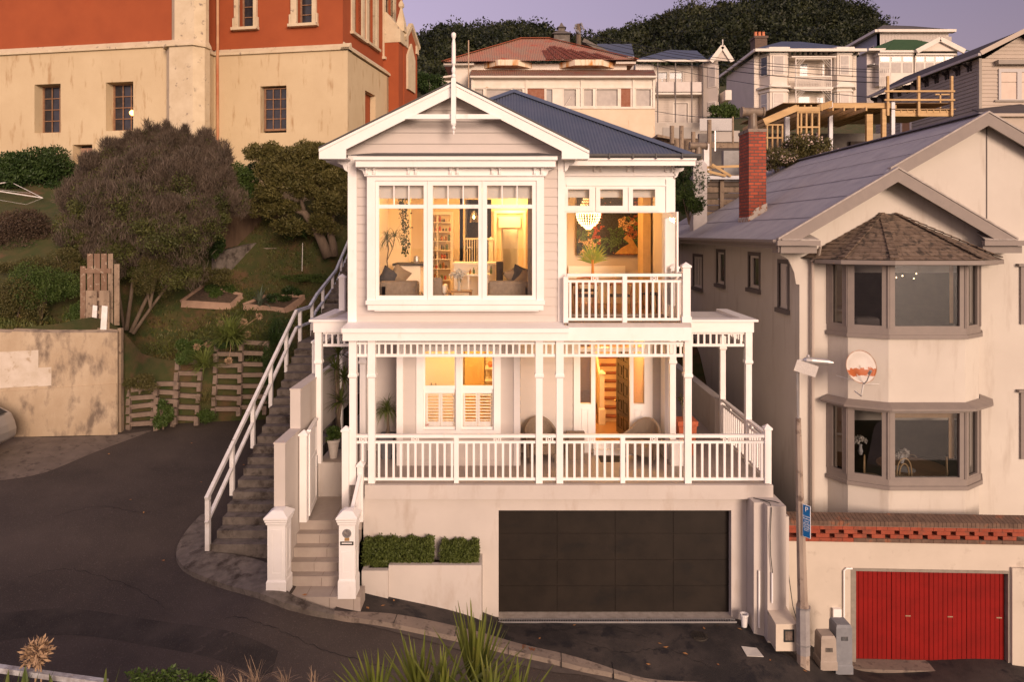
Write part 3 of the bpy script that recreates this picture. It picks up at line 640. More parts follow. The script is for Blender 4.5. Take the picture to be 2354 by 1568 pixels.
# entrance with sidelights, fanlight, open panelled door
b = MB(); b.wall(fe, e(1318), e(1498.7), DZ, 5.55, .12, [(e(1333), e(1358), ze(928), ze(808)), (e(1367.8), e(1447), DZ+.24, ze(808)), (e(1455), e(1480), ze(928), ze(808)),
    (e(1333), e(1358), ze(799), ze(775)), (e(1367.8), e(1447), ze(799), ze(775)), (e(1455), e(1480), ze(799), ze(775))], .05)
for a, c in ((1336, 1355), (1458, 1477)): b.wall(fe, e(a), e(c), ze(1003), ze(938), .02, [(e(a)+.05, e(c)-.05, ze(1003)+.06, ze(938)-.06)], .065)
b.box(e(1362), e(1450), YE-.22, YE-.05, DZ, DZ+.12); b.box(e(1362), e(1450), YE-.12, YE+.1, DZ+.12, DZ+.24); b.build('entrance_frame', white, villa)
frost = glass_mat('obscure sidelight glass', (.80,.72,.60), refl=.15, rough=.3)
m = MB()
for a, c in ((1333,1358),(1455,1480)): m.quad(fe.p(e(a),-.01,ze(928)), fe.p(e(c),-.01,ze(928)), fe.p(e(c),-.01,ze(808)), fe.p(e(a),-.01,ze(808)))
for a, c in ((1333,1358),(1367.8,1447),(1455,1480)): m.quad(fe.p(e(a),-.01,ze(799)), fe.p(e(c),-.01,ze(799)), fe.p(e(c),-.01,ze(775)), fe.p(e(a),-.01,ze(775)))
m.build('sidelight_glass', frost, villa, recalc=False)
fo = Fr(e(1447)-.005, YE+.06, R(103), -1)
m = MB(); m.wall(fo, 0, .82, DZ+.25, ze(809), .04, [(.10+i*.34, .38+i*.34, DZ+.40+j*.42, DZ+.72+j*.42) for i in range(2) for j in range(5)], 0); m.fb(fo, .02, .80, -.03, -.012, DZ+.26, ze(811))
for i in range(2):
    for j in range(5): m.fb(fo, .15+i*.34, .33+i*.34, -.011, .002, DZ+.46+j*.42, DZ+.66+j*.42)
dd = m.build('front_door', pm('black gloss paint', (.018,.014,.012), (.03,.022,.018), 6, .25, spec=.6), villa, ); dd['label'] = 'black panelled front door standing open'
m = MB(); m.lathe(fo.p(.74,.05,3.75), [(.0,-.03),(.03,-.02),(.03,.02),(.0,.03)], 8); m.build('door_knob', pm('brass', (.6,.42,.15), None, rough=.25, metal=1), dd)
# ---- interiors: shells
def shell(x0, x1, y0, y1, z0, z1, nm='interior_wall', fm=timber_floor, holes=(), wm=int_wall):
    m = MB(); m.box(x0-.06, x0, y0, y1, z0, z1); m.box(x1, x1+.06, y0, y1, z0, z1); m.wall(FRONT(y1), x0, x1, z0, z1, .08, holes); m.build(nm, wm, villa)
    m = MB(); m.box(x0, x1, y0, y1+.08, z1, z1+.05); m.build('ceiling', int_ceil, villa); m = MB(); m.box(x0, x1, y0-.1, y1+3, z0-.06, z0); m.build('interior_floor', fm, villa)
shell(-3.38, .95, YW+.14, 21.0, 6.0, 9.05, holes=[(X_(1068,21), X_(1129,21), 6.0, 8.95), (X_(1152,21), X_(1191,21), 6.0, Z_(524,21))])
shell(1.03, 3.55, YD+.16, 18.6, 6.0, 9.15, wm=pm('dining wall paint', (.66,.55,.42), (.63,.52,.40), 1, .8))
shell(w(930), w(1190), YL+.12, 18.2, DZ+.05, 5.68)
shell(e(1330), e(1490), YE+.1, 21.5, DZ+.24, 5.68, wm=pm('hall wall', (.80,.62,.36), (.78,.6,.34), 1, .8))
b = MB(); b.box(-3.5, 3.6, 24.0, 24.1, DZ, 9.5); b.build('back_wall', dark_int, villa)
def lamp(name, loc, energy, col=(1, .55, .19), r=.12):
    l = bpy.data.lights.new(name, 'POINT'); l.energy = energy; l.color = col; l.shadow_soft_size = r; o = bpy.data.objects.new(name, l); C.objects.link(o); o.location = loc; return tag(o, kind='structure')
lamp('ceiling_light', (-1.0, 18.2, 8.85), 150); lamp('ceiling_light', (-2.4, 16.6, 8.85), 60); lamp('ceiling_light', (-.0, 20.3, 8.7), 70); lamp('ceiling_light', (2.1, 17.0, 8.3), 75)
lamp('ceiling_light', (-1.0, 16.8, 5.45), 90); lamp('ceiling_light', (2.3, 17.2, 5.4), 90); lamp('ceiling_light', (2.3, 19.5, 5.3), 60); lamp('porch_light', (2.3, 15.5, 5.5), 6)
lamp('porch_light', (.9, 15.6, 5.5), 7)
# ================================================================ entry steps, walls, gate, pillars
st = thing('entry_steps', 'pale tiled steps rising between two white pillars to the landing', 'steps', (-3.7, 13, .7))
b = MB(); Zs = [.99 + .192*i for i in range(6)]; Ys = [12.97, 13.36, 13.55, 13.75, 13.94, 14.14]
grout = pm('tile grout', (.22,.18,.15), None, rough=.9)
for i in range(6):
    y1 = Ys[i+1] + .0 if i < 5 else 15.43; xl = -4.395; xr_ = -2.88 if i == 0 else -3.12
    b = MB(); b.box(xl, xr_, Ys[i], y1 + (.02 if i < 5 else 0), (.3 if i == 0 else Zs[i-1] + .001), Zs[i]); b.box(xl, xr_, Ys[i]-.006, Ys[i]+.03, Zs[i]-.022, Zs[i]+.002); b.build('step', tile, st)
m = MB()
for i in range(6):
    for k in range(1, 3 if i else 4):
        x = -4.39 + k*.46 + (i % 2)*.2
        if x < (-2.95 if i == 0 else -3.2): m.box(x, x+.006, Ys[i]-.0075, Ys[i]+.01, (Zs[i-1] if i else .55)+.01, Zs[i]-.024); m.box(x, x+.006, Ys[i]+.031, (Ys[i+1] if i < 5 else 15.4), Zs[i]+.0005, Zs[i]+.0025)
m.build('grout_line', grout, st)
gw = thing('garden_wall', 'stepped rendered wall between the concrete public stairs and the white gate', 'wall', (-4.5, 13.2, 1))
for y0, y1, zt_ in ((13.24, 14.2, 3.84), (14.2, 15.75, 4.67)):
    b = MB(); b.box(-4.615, -4.40, y0, y1 - .002, .6, zt_ - .03); b.build('wall_section', render, gw); b = MB(); b.box(-4.625, -4.39, y0 - .01, y1 + .0, zt_-.03, zt_); b.build('coping', pm('coping', (.50,.44,.39), (.54,.48,.43), 4, .8), gw)
b = MB(); b.sq((-4.55, 15.9, 0), [(.085, 3.5)] + cap_prof(.085, 5.35)); fp = b.build('white_post', white); tag(fp, 'plain white capped post at the back end of the tall stepped garden wall', 'post')
b = MB(); b.box(-4.6, -4.5, 16, 20.5, 3.2, 4.6); tag(b.build('side_wall_screen', render), 'rendered wall beside the upper public stairs under the left portico', 'wall')
def pillar(x0, x1, y0, z0, z1, label, letter=False):
    t = thing('gate_pillar', label, 'gate pillar', ((x0+x1)/2, y0+.2, z0), group='white gate pillars at the foot of the entry steps'); cx = (x0+x1)/2; hw = (x1-x0)/2; cy = y0 + hw
    b = MB(); b.sq((cx, cy, 0), [(hw, z0), (hw, z0+.33), (hw*.9, z0+.37), (hw*.9, z1-.22)]); body = b.build('shaft', white, t)
    for f in (FRONT(cy-hw*.9), Fr(cx+hw*.9, 0, R(90), 1)):
        m = MB(); a = cx if f.d[0] > .5 else cy; m.wall(f, a-hw*.62, a+hw*.62, z0+.42, (z1-.72 if letter else z1-.30), .006, [(a-hw*.42, a+hw*.42, z0+.5, (z1-.8 if letter else z1-.38))], .006); m.build('panel_moulding', white, t)
    b = MB(); b.sq((cx, cy, 0), [(hw*.95, z1-.22), (hw*1.03, z1-.20), (hw*1.03, z1-.17), (hw*1.12, z1-.15), (hw*1.12, z1-.12), (hw*1.2, z1-.10), (hw*1.2, z1-.07), (hw*.55, z1+.03), (.01, z1+.045)]); b.build('cap', white, t)
    return t, cx, cy, hw*.9
pillar(-4.66, -4.28, 12.93, .95, 2.58, 'white panelled gate pillar left of the entry steps')
lp, lx, ly, lh = pillar(-3.30, -2.96, 12.93, .97, 2.58, 'white panelled gate pillar with round dial and letter slot right of the entry steps', True)
fz = FRONT(ly-lh); zc_ = Z_(1226.5, 12.95)
m = MB(); m.ring(fz, lx, .015, zc_, .085, .062, .015, 24); m.build('dial_rim', steel, lp)
m = MB()
m.v = []; m.f = []
vs = [fz.p(lx, .008, zc_)] + [fz.p(lx + .062*math.cos(t*math.pi/12), .002, zc_ + .062*math.sin(t*math.pi/12)) for t in range(24)]
m.add(vs, [(0, i+1, (i+1) % 24 + 1) for i in range(24)]); m.build('dial', pm('smoked glass dial', (.10,.09,.09), (.30,.26,.24), 14, .15), lp)
m = MB(); m.fb(fz, lx-.045, lx+.045, 0, .004, Z_(1243,12.95)-.01, Z_(1238,12.95)+.01); m.build('name_plate', pm('brass plate', (.45,.28,.12), (.25,.14,.06), 40, .5), lp)
m = MB(); m.wall(fz, lx-.125, lx+.125, Z_(1253.5,12.95), Z_(1245.5,12.95), .012, [(lx-.10, lx+.10, Z_(1253.5,12.95)+.02, Z_(1245.5,12.95)-.018)], .012); m.build('letter_slot', black_m, lp)
gt = thing('garden_gate', 'white timber gate standing open beside the stepped wall above the entry steps', 'gate', (-4.3, 14.1, 1.95))
b = MB(); b.sq((-4.30, 14.12, 0), [(.075, 1.95)] + cap_prof(.075, 3.72)); b.build('gate_post', white, gt)
f = Fr(-4.20, 14.2, R(97), 1); m = MB(); m.wall(f, 0, .9, 2.02, 3.78, .04, [(.1, .8, 2.15, 3.05), (.1, .8, 3.15, 3.66)]); m.fb(f, .1, .8, -.03, -.01, 2.15, 3.66); m.fb(f, -.02, .92, -.06, .02, 3.78, 3.82); m.build('gate_leaf', white, gt)
m = MB(); m.fb(f, .82, .87, 0, .02, 2.75, 3.0); m.build('latch', steel, gt)
gp2 = MB(); gp2.sq((X_(795,14.15), 14.15, 0), [(.07, 1.95)] + cap_prof(.07, Z_(992,14.15))); tag(gp2.build('gate_post', white), 'tall white gate post on the right side of the tiled landing', 'post')
sr = thing('step_railing', 'white railing sloping down from the verandah corner to the right gate pillar', 'railing', (-3.1, 13.5, 1.5))
b = MB(); b.sq((-3.13, 14.12, 0), [(.06, 1.95)] + cap_prof(.06, 3.08)); b.build('newel_post', white, sr)
b = MB(); b.bar((-3.13, 14.08, 2.93), (-3.13, 13.25, 2.42), .07, .05); b.bar((-3.13, 14.08, 2.15), (-3.13, 13.25, 1.55), .05, .05); b.build('handrail', white, sr)
for i in range(6):
    y = 13.35 + i*.125; t = (y-13.25)/.83; m = MB(); m.box(-3.15, -3.11, y-.02, y+.02, 1.55+.6*t, 2.42+.51*t); m.build('baluster', white, sr)
# planter with four clipped shrubs
pl = thing('planter', 'rendered planter box with clipped shrubs against the garage wall', 'planter', (-1.8, 13.9, .2))
b = MB(); ptop = 1.235; pxa, pxm, pxb = -3.0, X_(893,13.7), X_(1106.5,13.7)
b.box(pxm, pxb, 13.70, 13.82, -.3, ptop); b.box(pxb-.12, pxb, 13.82, 14.2, -.3, ptop); b.box(pxa, pxm, 13.62, 13.74, .2, ptop-.07); b.box(pxa, pxa+.1, 13.74, 14.2, .2, ptop-.07); b.build('planter_wall', render, pl)
b = MB(); b.box(pxa+.1, pxb-.12, 13.82, 14.2, .9, ptop-.13); b.build('potting_soil', soil, pl)
def shrub(c, r, n, label, size=.05, mat=lf_green, group=None, name='shrub', cat='shrub', sub=14, up=.5, under=None, stem=True, fn=None, um=None):
    t = thing(name, label, cat, (c[0], c[1], c[2]-r[2]), group=group)
    P = blob(c, r, n, sub=sub); leaves('foliage', P, size, mat, t, up=up)
    if under: leaves('inner_foliage', blob(c, [q*.85 for q in r], under, sub=sub), size*1.1, um or lf_dark, t, up=up)
    if stem:
        m = MB()
        for k in range(5): a = rnd.uniform(0, 6.28); m.tube([(c[0], c[1], c[2]-r[2]-.05), (c[0]+r[0]*.4*math.cos(a), c[1]+r[1]*.4*math.sin(a), c[2]+r[2]*.3)], [.012+r[2]*.02, .006], 5)
        m.build('stem', bark, t)
    return t
for u, w_, lb in ((868, .28, 'leftmost and widest clipped shrub in the rendered planter'), (915, .29, 'clipped green shrub in the planter, second from the left'), (966, .27, 'clipped shrub in the planter just left of the gap'), (1036, .20, 'small reddish clipped shrub just right of the planter gap'), (1072, .25, 'small clipped shrub at the right end of the planter')):
    x = X_(u, 13.98); r3 = (w_, .2, .245 if u < 1000 else .215); t = thing('clipped_shrub', lb, 'shrub', (x, 13.98, 1.1), group='clipped shrubs in the rendered planter')
    P = rng.uniform(-1, 1, (9000, 3)) * .95; P = P[(np.abs(P).max(1) > .7)]; P += rng.normal(0, .05, P.shape); P[:, 2] *= 1 + .12*np.sin(P[:, 0]*5 + u); P = P * np.array(r3) + np.array([x, 13.98, 1.12 + r3[2]])
    leaves('foliage', P, .05, leafm('box hedge leaf', (.075,.10,.022), (.125,.155,.035), (.16,.17,.05)) if u != 1034 else pm('reddish leaf', (.10,.075,.03), (.07,.09,.025), 9, .6), t, up=1.2)
# ================================================================ public stairs on the left with its rail
ps = thing('public_stairs', 'long flight of weathered concrete stairs climbing left of the white villa', 'stairs', (-5.5, 14.4, 1.1))
for i in range(20):
    y = 14.35 + .29*i; z = 1.36 + .166*i; b = MB(); jx = rnd.uniform(-.015, .015)
    b.box(-6.33 + jx, -4.63, y + rnd.uniform(-.008, .008), y + .33, z - .55, z); b.build('step', steps_con, ps)
b = MB(); b.box(-6.33, -4.63, 20.15, 21.5, 3.8, 4.68); b.build('stair_landing', steps_con, ps)
for i in range(22):
    y = 21.5 + .3*i; z = 4.7 + .14*i; b = MB(); b.box(-6.33, -4.63, y, y+.34, z-.6, z+.13); b.build('step', steps_con, ps)
b = MB(); b.ext([(-6.34, 14.35, .9), (-6.34, 20.15, 4.2), (-6.34, 21.5, 4.3), (-6.34, 28.2, 7.5), (-6.34, 28.2, 5), (-6.34, 20, 1), (-6.34, 14.35, .6)], (.3, 0, 0)); b.build('stringer', steps_con, ps)
hr = thing('stair_handrail', 'worn white timber handrail with posts beside the concrete stairs', 'handrail', (-6.4, 14.4, 1.3))
RP = [(14.30, 2.33), (20.26, 5.60), (21.57, 5.58), (22.4, 5.9), (24.8, 6.55), (26.5, 7.5), (28.2, 8.4)]
blueish = pm('scuffed rail paint', (.60,.62,.68), (.35,.38,.46), 5, .6, c3=(.16,.11,.08), s3=8, f3=(.6,.66))
for k, (p, q_) in enumerate(zip(RP, RP[1:])):
    for dz, s in ((0, .09), (-.50, .06)):
        m = MB(); m.bar((-6.40, p[0], p[1]+dz), (-6.40, q_[0], q_[1]+dz), .075, s); m.build('rail', worn_white if k == 0 else blueish, hr)
for i in range(11):
    y = 14.38 + 1.25*i; k = max(j for j in range(len(RP)) if RP[j][0] <= y); t = (y-RP[k][0])/(RP[k+1][0]-RP[k][0]); zt_ = RP[k][1] + t*(RP[k+1][1]-RP[k][1])
    m = MB(); m.box(-6.45, -6.36, y-.045, y+.045, zt_-1.15, zt_-.03); m.build('rail_post', worn_white, hr)
# ================================================================ right side: buttresses, service things
bt = thing('stepped_buttress', 'stepped white rendered buttresses right of the dark garage door', 'wall', (5.1, 13.8, -.3))
for x0_, x1_, y0_, z1_ in ((4.885, 5.09, 13.79, 2.46), (5.09, 5.46, 13.60, 2.46)):
    m = MB(); m.box(x0_, x1_, y0_, 14.6, -1.2, z1_); m.build('buttress', render, bt)
m = MB(); m.box(5.46, 5.62, 13.85, 14.8, -1.2, 2.15); m.build('buttress', render, bt)
m = MB(); m.tube([(4.98, 13.76, 1.1), (4.98, 13.76, -.05)], .022); m.tube([(5.17, 13.57, 1.15), (5.17, 13.57, .55)], .02); m.build('conduit', white, bt)
cb = MB(); cb.tube([(4.95, 14.0, 2.475), (5.05, 13.9, 2.48), (5.17, 13.7, 2.49), (5.16, 13.575, 2.43), (5.13, 13.565, 1.9), (5.14, 13.565, 1.5), (5.175, 13.56, 1.15)], .008, 6)
cb.tube([(5.05, 13.9, 2.48), (5.3, 13.8, 2.48), (5.48, 13.72, 2.44), (5.5, 13.7, 2.3)], .008, 6); tag(cb.build('cable', black_m), 'thin black cable looped over the top of the white buttress', 'cable')
cb = MB(); P = [(5.72, 14.28, 1.7), (5.74, 14.24, 1.0), (5.80, 14.1, .2), (5.84, 13.8, -.2), (5.75, 13.6, .08), (5.5, 13.5, .12)]; cb.tube(P, .009, 6); tag(cb.build('cable', black_m), 'black cable hanging from the brick parapet down to the cream meter box', 'cable')
bp = thing('downpipe_pot', 'small white pot under the pipe beside the right jamb of the garage', 'pot', (X_(1711,13.9), 13.9, -.12))
m = MB(); c = (X_(1711,13.9), 13.92, g(4.7, 13.9)); m.lathe(c, [(.055,0),(.07,.2),(.085,.22),(.085,.26),(.065,.26),(.06,.2)], 14); m.build('pot_body', white, bp, smooth=False); m = MB(); m.lathe((c[0],c[1],c[2]+.2), [(.06,0),(.06,.01)], 12); m.build('pot_inside', soil, bp)
# cream meter box
mx0, mx1, my = X_(1783,13.2), X_(1830,13.2), 13.2; mz0, mz1 = Z_(1498,13.2), Z_(1437,13.2)
mbx = thing('meter_box', 'cream metal meter box with a small window at the foot of the lamp post', 'meter box', ((mx0+mx1)/2, my, mz0))
m = MB(); m.wall(FRONT(my), mx0, mx1, mz0, mz1, .02, [(mx0+.17, mx0+.33, mz0+.2, mz0+.4)]); m.box(mx0, mx1, my+.02, my+.55, mz0, mz1); m.ext([(mx0-.01, my-.02, mz1), (mx1+.01, my-.02, mz1), (mx1+.01, my+.55, mz1+.06), (mx0-.01, my+.55, mz1+.06)], (0,0,.02))
m.build('casing', pm('cream metal', (.60,.52,.42), (.55,.47,.38), 5, .6, .05, 40), mbx); m = MB(); m.wall(FRONT(my), mx0+.15, mx0+.35, mz0+.18, mz0+.42, .012, [(mx0+.18, mx0+.32, mz0+.21, mz0+.39)], .012); m.build('window_frame', black_m, mbx); m = MB(); m.box(mx0+.17, mx0+.33, my-.004, my+.01, mz0+.2, mz0+.4); m.build('window_pane', pm('brown meter glass', (.10,.075,.06), (.2,.15,.12), 20, .3), mbx)
# lamp post (octagonal, tapered, leaning a touch) with sign and lantern
pole_m = pm('weathered concrete pole', (.26,.20,.16), (.36,.29,.235), 4, .85, .4, 60, stretch=(1,1,.3), c3=(.13,.09,.07), s3=5, f3=(.56,.68))
lx_, lyy, lz = X_(1846,13.1), 13.1, Z_(1520,13.1)
lmp = thing('street_lamp', 'weathered concrete street lamp post with grey lantern in front of the neighbouring house', 'street lamp', (lx_, lyy, lz))
tz = Z_(962, 13.1); txx = X_(1834, 13.1)
path = [(lx_, lyy, lz-.2), (lx_-.01, lyy, Z_(1395,13.1)), (lx_-.012, lyy, Z_(1385,13.1)), (X_(1839,13.1), lyy, Z_(1180,13.1)), (txx, lyy, tz)]
m = MB(); m.tube(path, [.125, .118, .10, .082, .055], 8); m.build('pole', pole_m, lmp)
m = MB(); m.tube([(lx_, lyy, lz+.15), (lx_-.01, lyy, Z_(1398,13.1))], .13, 8); m.build('steel_sleeve', pm('dull zinc sleeve', (.24,.22,.22), (.31,.29,.28), 5, .6, .2, 40), lmp)
for zz in (Z_(1398,13.1), lz+.32): m = MB(); m.tube([(lx_, lyy, zz), (lx_, lyy, zz+.03)], .137, 8); m.build('strap', steel, lmp)
m = MB(); m.tube([(txx, lyy, tz), (txx-.01, lyy, tz+.5), (txx-.02, lyy, Z_(832,13.1)-.08)], .022, 8); m.build('upper_bracket', steel, lmp)
zl_ = Z_(828, 13.1); xa = X_(1848,13.1); xb_ = X_(1908,13.1)
m = MB(); m.tube([(txx-.02, lyy, zl_-.14), (txx+.02, lyy, zl_), (xa, lyy-.02, zl_)], .02, 8)
m.tube([(xa-.03, lyy-.02, zl_), (xa+.02, lyy-.03, zl_), (xa+.12, lyy-.05, zl_-.005), (xb_-.1, lyy-.1, zl_-.02), (xb_, lyy-.13, zl_-.03)], [.03, .06, .065, .055, .02], 10); m.lathe((xa+.06, lyy-.04, zl_+.05), [(.03,0),(.035,.03),(.02,.06)], 10); m.build('lantern', pm('grey lantern metal', (.40,.38,.37), (.50,.47,.45), 12, .35, metal=.5), lmp)
m = MB(); m.bar((X_(1823,13.1), lyy-.1, Z_(837,13.1)), (X_(1872,13.1), lyy-.1, Z_(853,13.1)), .012, .22, up=(0,0,1)); m.build('shade_panel', pm('mesh shade panel', (.55,.51,.47), (.38,.35,.33), 90, .6), lmp)
sg = thing('parking_sign', 'blue and white parking sign fixed to the street lamp post', 'sign', (X_(1850,13), 12.96, Z_(1235,13)))
f = Fr(X_(1843.5,13.0), 12.98, R(-52), 1); z0_, z1_ = Z_(1232,13.0), Z_(1158,13.0); wd = .155
sgb = pm('sign blue', (.012,.13,.36), (.015,.15,.40), 5, .4); sgw = pm('sign white', (.82,.82,.80), None, rough=.5)
m = MB(); m.fb(f, 0, wd, -.01, 0, z0_, z1_); m.build('plate', sgw, sg); m = MB(); m.fb(f, .008, wd-.008, .0, .002, z0_+.008, z1_-.008); m.build('blue_face', sgb, sg)
def text(body, fr, a, o, z, size, mat, par, name='lettering', ext=.002):
    cu = bpy.data.curves.new(name, 'FONT'); cu.body = body; cu.size = size; cu.align_x = 'CENTER'; cu.extrude = ext; o_ = bpy.data.objects.new(name, cu); C.objects.link(o_)
    dg_ = bpy.context.evaluated_depsgraph_get(); me = bpy.data.meshes.new_from_object(o_.evaluated_get(dg_)); bpy.data.objects.remove(o_)
    X = Vector((fr.d[0], fr.d[1], 0)); N_ = Vector((fr.n[0], fr.n[1], 0)); Zv = Vector((0,0,1)); M_ = Matrix((X, Zv, N_)).transposed().to_4x4(); M_.translation = Vector(fr.p(a, o, z))
    me.transform(M_); off = Vector((0,0,0)); q = par
    while q is not None: off += Vector(q.location); q = q.parent
    me.transform(Matrix.Translation(-off)); me.materials.clear(); me.materials.append(mat); ob = bpy.data.objects.new(name, me); C.objects.link(ob); ob.parent = par; return ob
text('P', f, wd/2, .003, z1_-.125, .13, sgw, sg)
zz = z1_ - .18
for ln, s in (('Coupon', .042), ('Parking', .042), ('Zone', .042), ('8am-6pm', .032), ('Monday-Friday', .021), ('Excluding', .026), ('Public Holidays', .020), ('Residents', .026), ('Exempt', .026)):
    zz -= s*1.12; text(ln, f, wd/2, .003, zz, s, sgw, sg)
# service cabinets, pipes
def cabinet(u0, u1, vb, vt, Y, mat, label, taper=.06, curved=False):
    x0_, x1_ = X_(u0, Y), X_(u1, Y); zb_, zt_ = Z_(vb, Y), Z_(vt, Y); t = thing('service_cabinet', label, 'service cabinet', ((x0_+x1_)/2, Y, zb_)); m = MB(); cx = (x0_+x1_)/2; hw = (x1_-x0_)/2
    m.sq((cx, Y+hw, 0), [(hw, zb_), (hw, zb_+.16), (hw*.93, zb_+.18), (hw*(.93-taper), zt_-.05), (hw*(.8-taper), zt_)]); m.build('casing', mat, t); m = MB()
    for i in range(6): m.fb(FRONT(Y+hw*.1), cx-.06+i*.024, cx-.05+i*.024, 0, .006 + hw*.02, zt_-.30, zt_-.22)
    m.build('vent_slots', black_m, t)
    return t
cabinet(1886, 1925, 1543, 1466, 13.35, pm('beige cabinet', (.30,.25,.21), (.36,.30,.25), 5, .7, .1, 50), 'beige tapered service cabinet left of the grey one beside the red door')
cabinet(1921, 1961, 1552, 1440, 13.4, pm('blue grey cabinet', (.17,.175,.19), (.21,.215,.23), 5, .7, .1, 50, c3=(.28,.26,.25), s3=12, f3=(.62,.7)), 'taller blue grey service cabinet against the red garage door', .02)
# litter on the drive
mh = thing('manhole_cover', 'round dark cast manhole cover in the asphalt before the garage', 'manhole cover', (0, 0, 0)); x, y = gnd(1800, 1510); x, y = gnd(1607, 1462)
m = MB(); zc0 = g(x, y); m.lathe((x, y, zc0-.02), [(.17,0),(.17,.026)], 20); m.build('cover', pm('cast iron', (.03,.025,.02), (.05,.04,.03), 8, .7, .4, 40), mh); m = MB()
for i in range(6): m.bar((x-.12+i*.045, y-.1, zc0+.01), (x-.12+i*.045, y+.1, zc0+.01), .015, .01)
m.build('ribs', pm('cast iron', (.03,.025,.02)), mh)
x, y = gnd(1729, 1500); m = MB(); m.hexa([(x-.17+.02, y-.13, g(x-.17,y-.13)+.004), (x+.17, y-.13, g(x+.17,y-.13)+.004), (x+.13, y+.13, g(x+.13,y+.13)+.004), (x-.17, y+.13, g(x-.17,y+.13)+.004)] + [(x-.17+.02, y-.13, g(x-.17,y-.13)+.014), (x+.17, y-.13, g(x+.17,y-.13)+.014), (x+.13, y+.13, g(x+.13,y+.13)+.014), (x-.17, y+.13, g(x-.17,y+.13)+.014)])
tag(m.build('access_plate', pm('pale plate', (.50,.47,.43), (.58,.55,.5), 30, .7)), 'pale square access plate set in the dark asphalt drive', 'access plate')
leafc = pm('fallen leaf', (.34,.14,.05), (.42,.22,.08), 8, .8); m = MB()
for u, v in ((1516,1482),(1530,1490),(1575,1505),(1618,1447),(1320,1440),(1440,1430),(1700,1448),(1888,1515),(880,1395),(905,1383),(1240,1470),(640,1215),(560,1270),(375,1290),(300,1150),(462,1110),(520,1060),(250,1045),(330,1180),(560,1070),(440,1020),(700,1370),(845,1400),(1650,1530),(1490,1530),(1770,1520),(1850,1545)):
    lane_ = v < 1300 and u < 700; x, y = gnd(u, v, -.1 if lane_ else 0); z = g(x, y) + (-.09 if lane_ else .012); a = rnd.uniform(0, 6.28); s = rnd.uniform(.025, .05)
    m.quad(*[(x + s*math.cos(a+t)*q, y + s*math.sin(a+t)*q, z + rnd.uniform(0, .012)) for t, q in ((0,1.3),(1.57,.6),(3.14,1.3),(4.71,.6))])
tag(m.build('fallen_leaves', leafc, kind='stuff'), 'orange brown fallen leaves scattered over the asphalt', 'leaves')
mk = MB(); x, y = gnd(1215, 1497); tx = text('F w', Fr(0, 0), 0, 0, 0, .16, pm('orange spray paint', (.55,.18,.05), (.3,.12,.05), 30, .9), None, 'road_marking', .001)
for v in tx.data.vertices: px, pz = v.co.x, v.co.z; v.co = Vector((x + px*1.1, y + pz*1.6, g(x + px*1.1, y + pz*1.6) + .012))
tag(tx, 'orange sprayed survey letters on the kerb', 'road marking')
# ================================================================ red garage and brick parapet
fg = Fr(X_(1805,14.5), 14.5, R(-2.2), 1)
def au(u, fr=fg, o=0):                        # distance along a wall frame where a sight line meets it
    k = (u - CX)/F; ox, oy = fr.o[0] + fr.n[0]*o, fr.o[1] + fr.n[1]*o; return (k*oy - ox)/(fr.d[0] - k*fr.d[1])
def zu(u, v, fr=fg, o=0): a = au(u, fr, o); y = fr.p(a, o, 0)[1]; return Z_(v, y)
rg = thing('red_garage', 'cream rendered garage front with a red boarded door', 'garage', fg.p(3, 0, -1))
ga0, ga1 = au(1955), au(2318); gz1 = zu(2100, 1309)
m = MB(); m.wall(fg, -.4, 9, -2, zu(2000, 1247), .3, [(ga0, ga1, -3, gz1)]); m.fb(fg, au(2322), 9, 0, .06, -2, zu(2330, 1304)); m.build('wall', pm('cream render wall', (.50,.435,.36), (.55,.48,.40), 1.2, .85, .15, 120, c3=(.37,.31,.25), s3=3, f3=(.6,.75)), rg)
m = MB(); a0_, a1_ = au(1961, fg, -.12), au(2306, fg, -.12); n = 32; bd = -1.16
for i in range(n):
    w_ = (a1_-a0_)/n; gap = .012 if i % 8 == 0 else .006
    m.fb(fg, a0_+i*w_+gap, a0_+(i+1)*w_-.003, -.12, -.095 + rnd.uniform(-.003, .003), bd, gz1-.03)
m.fb(fg, a0_, a1_, -.15, -.121, bd, gz1-.02); red = m.build('garage_door', pm('red paint', (.225,.007,.005), (.175,.006,.004), 2, .6, .08, 80, spec=.15, c3=(.42,.30,.15), s3=26, f3=(.76,.78)), rg)
for u in (2081, 2178, 2290):
    m = MB(); a = au(u, fg, -.1); m.fb(fg, a-.01, a+.10, -.095, -.085, -.235, -.212); m.build('hinge', pm('worn hinge', (.26,.15,.08), (.36,.27,.18), 30, .7), red)
m = MB(); m.fb(fg, ga0, ga1, -.12, .01, gz1-.06, gz1+.0); m.fb(fg, ga0, au(1961,fg,-.12), -.12, .005, -1.4, gz1-.06); m.fb(fg, au(2309,fg,-.1), ga1, -.15, .005, -1.4, gz1-.06); m.build('door_frame', pm('grey timber', (.20,.17,.14), (.27,.23,.19), 6, .8), rg)
m = MB(); m.fb(fg, ga0-.3, ga1+.2, -.3, .25, -1.7, bd-.01); m.build('apron_slab', concrete, rg)
m = MB(); A = au(1938); m.tube([fg.p(ga0+.02, .03, gz1+.0), fg.p(A+.05, .03, gz1+.0), fg.p(A, .03, gz1-.05), fg.p(A, .03, gz1-.05-1.05), fg.p(A-.03, .03, gz1-1.2), fg.p(A-.1, .03, gz1-1.18), fg.p(A-.13, .03, gz1-1.0)], .02, 8); m.build('conduit', white, rg)
m = MB(); m.fb(fg, A-.24, A-.07, 0, .08, zu(1915,1425), zu(1915,1397)); m.tube([fg.p(A-.19, .04, zu(1915,1425)), fg.p(A-.19, .04, -.9)], .016, 8); m.build('junction_box', white, rg)
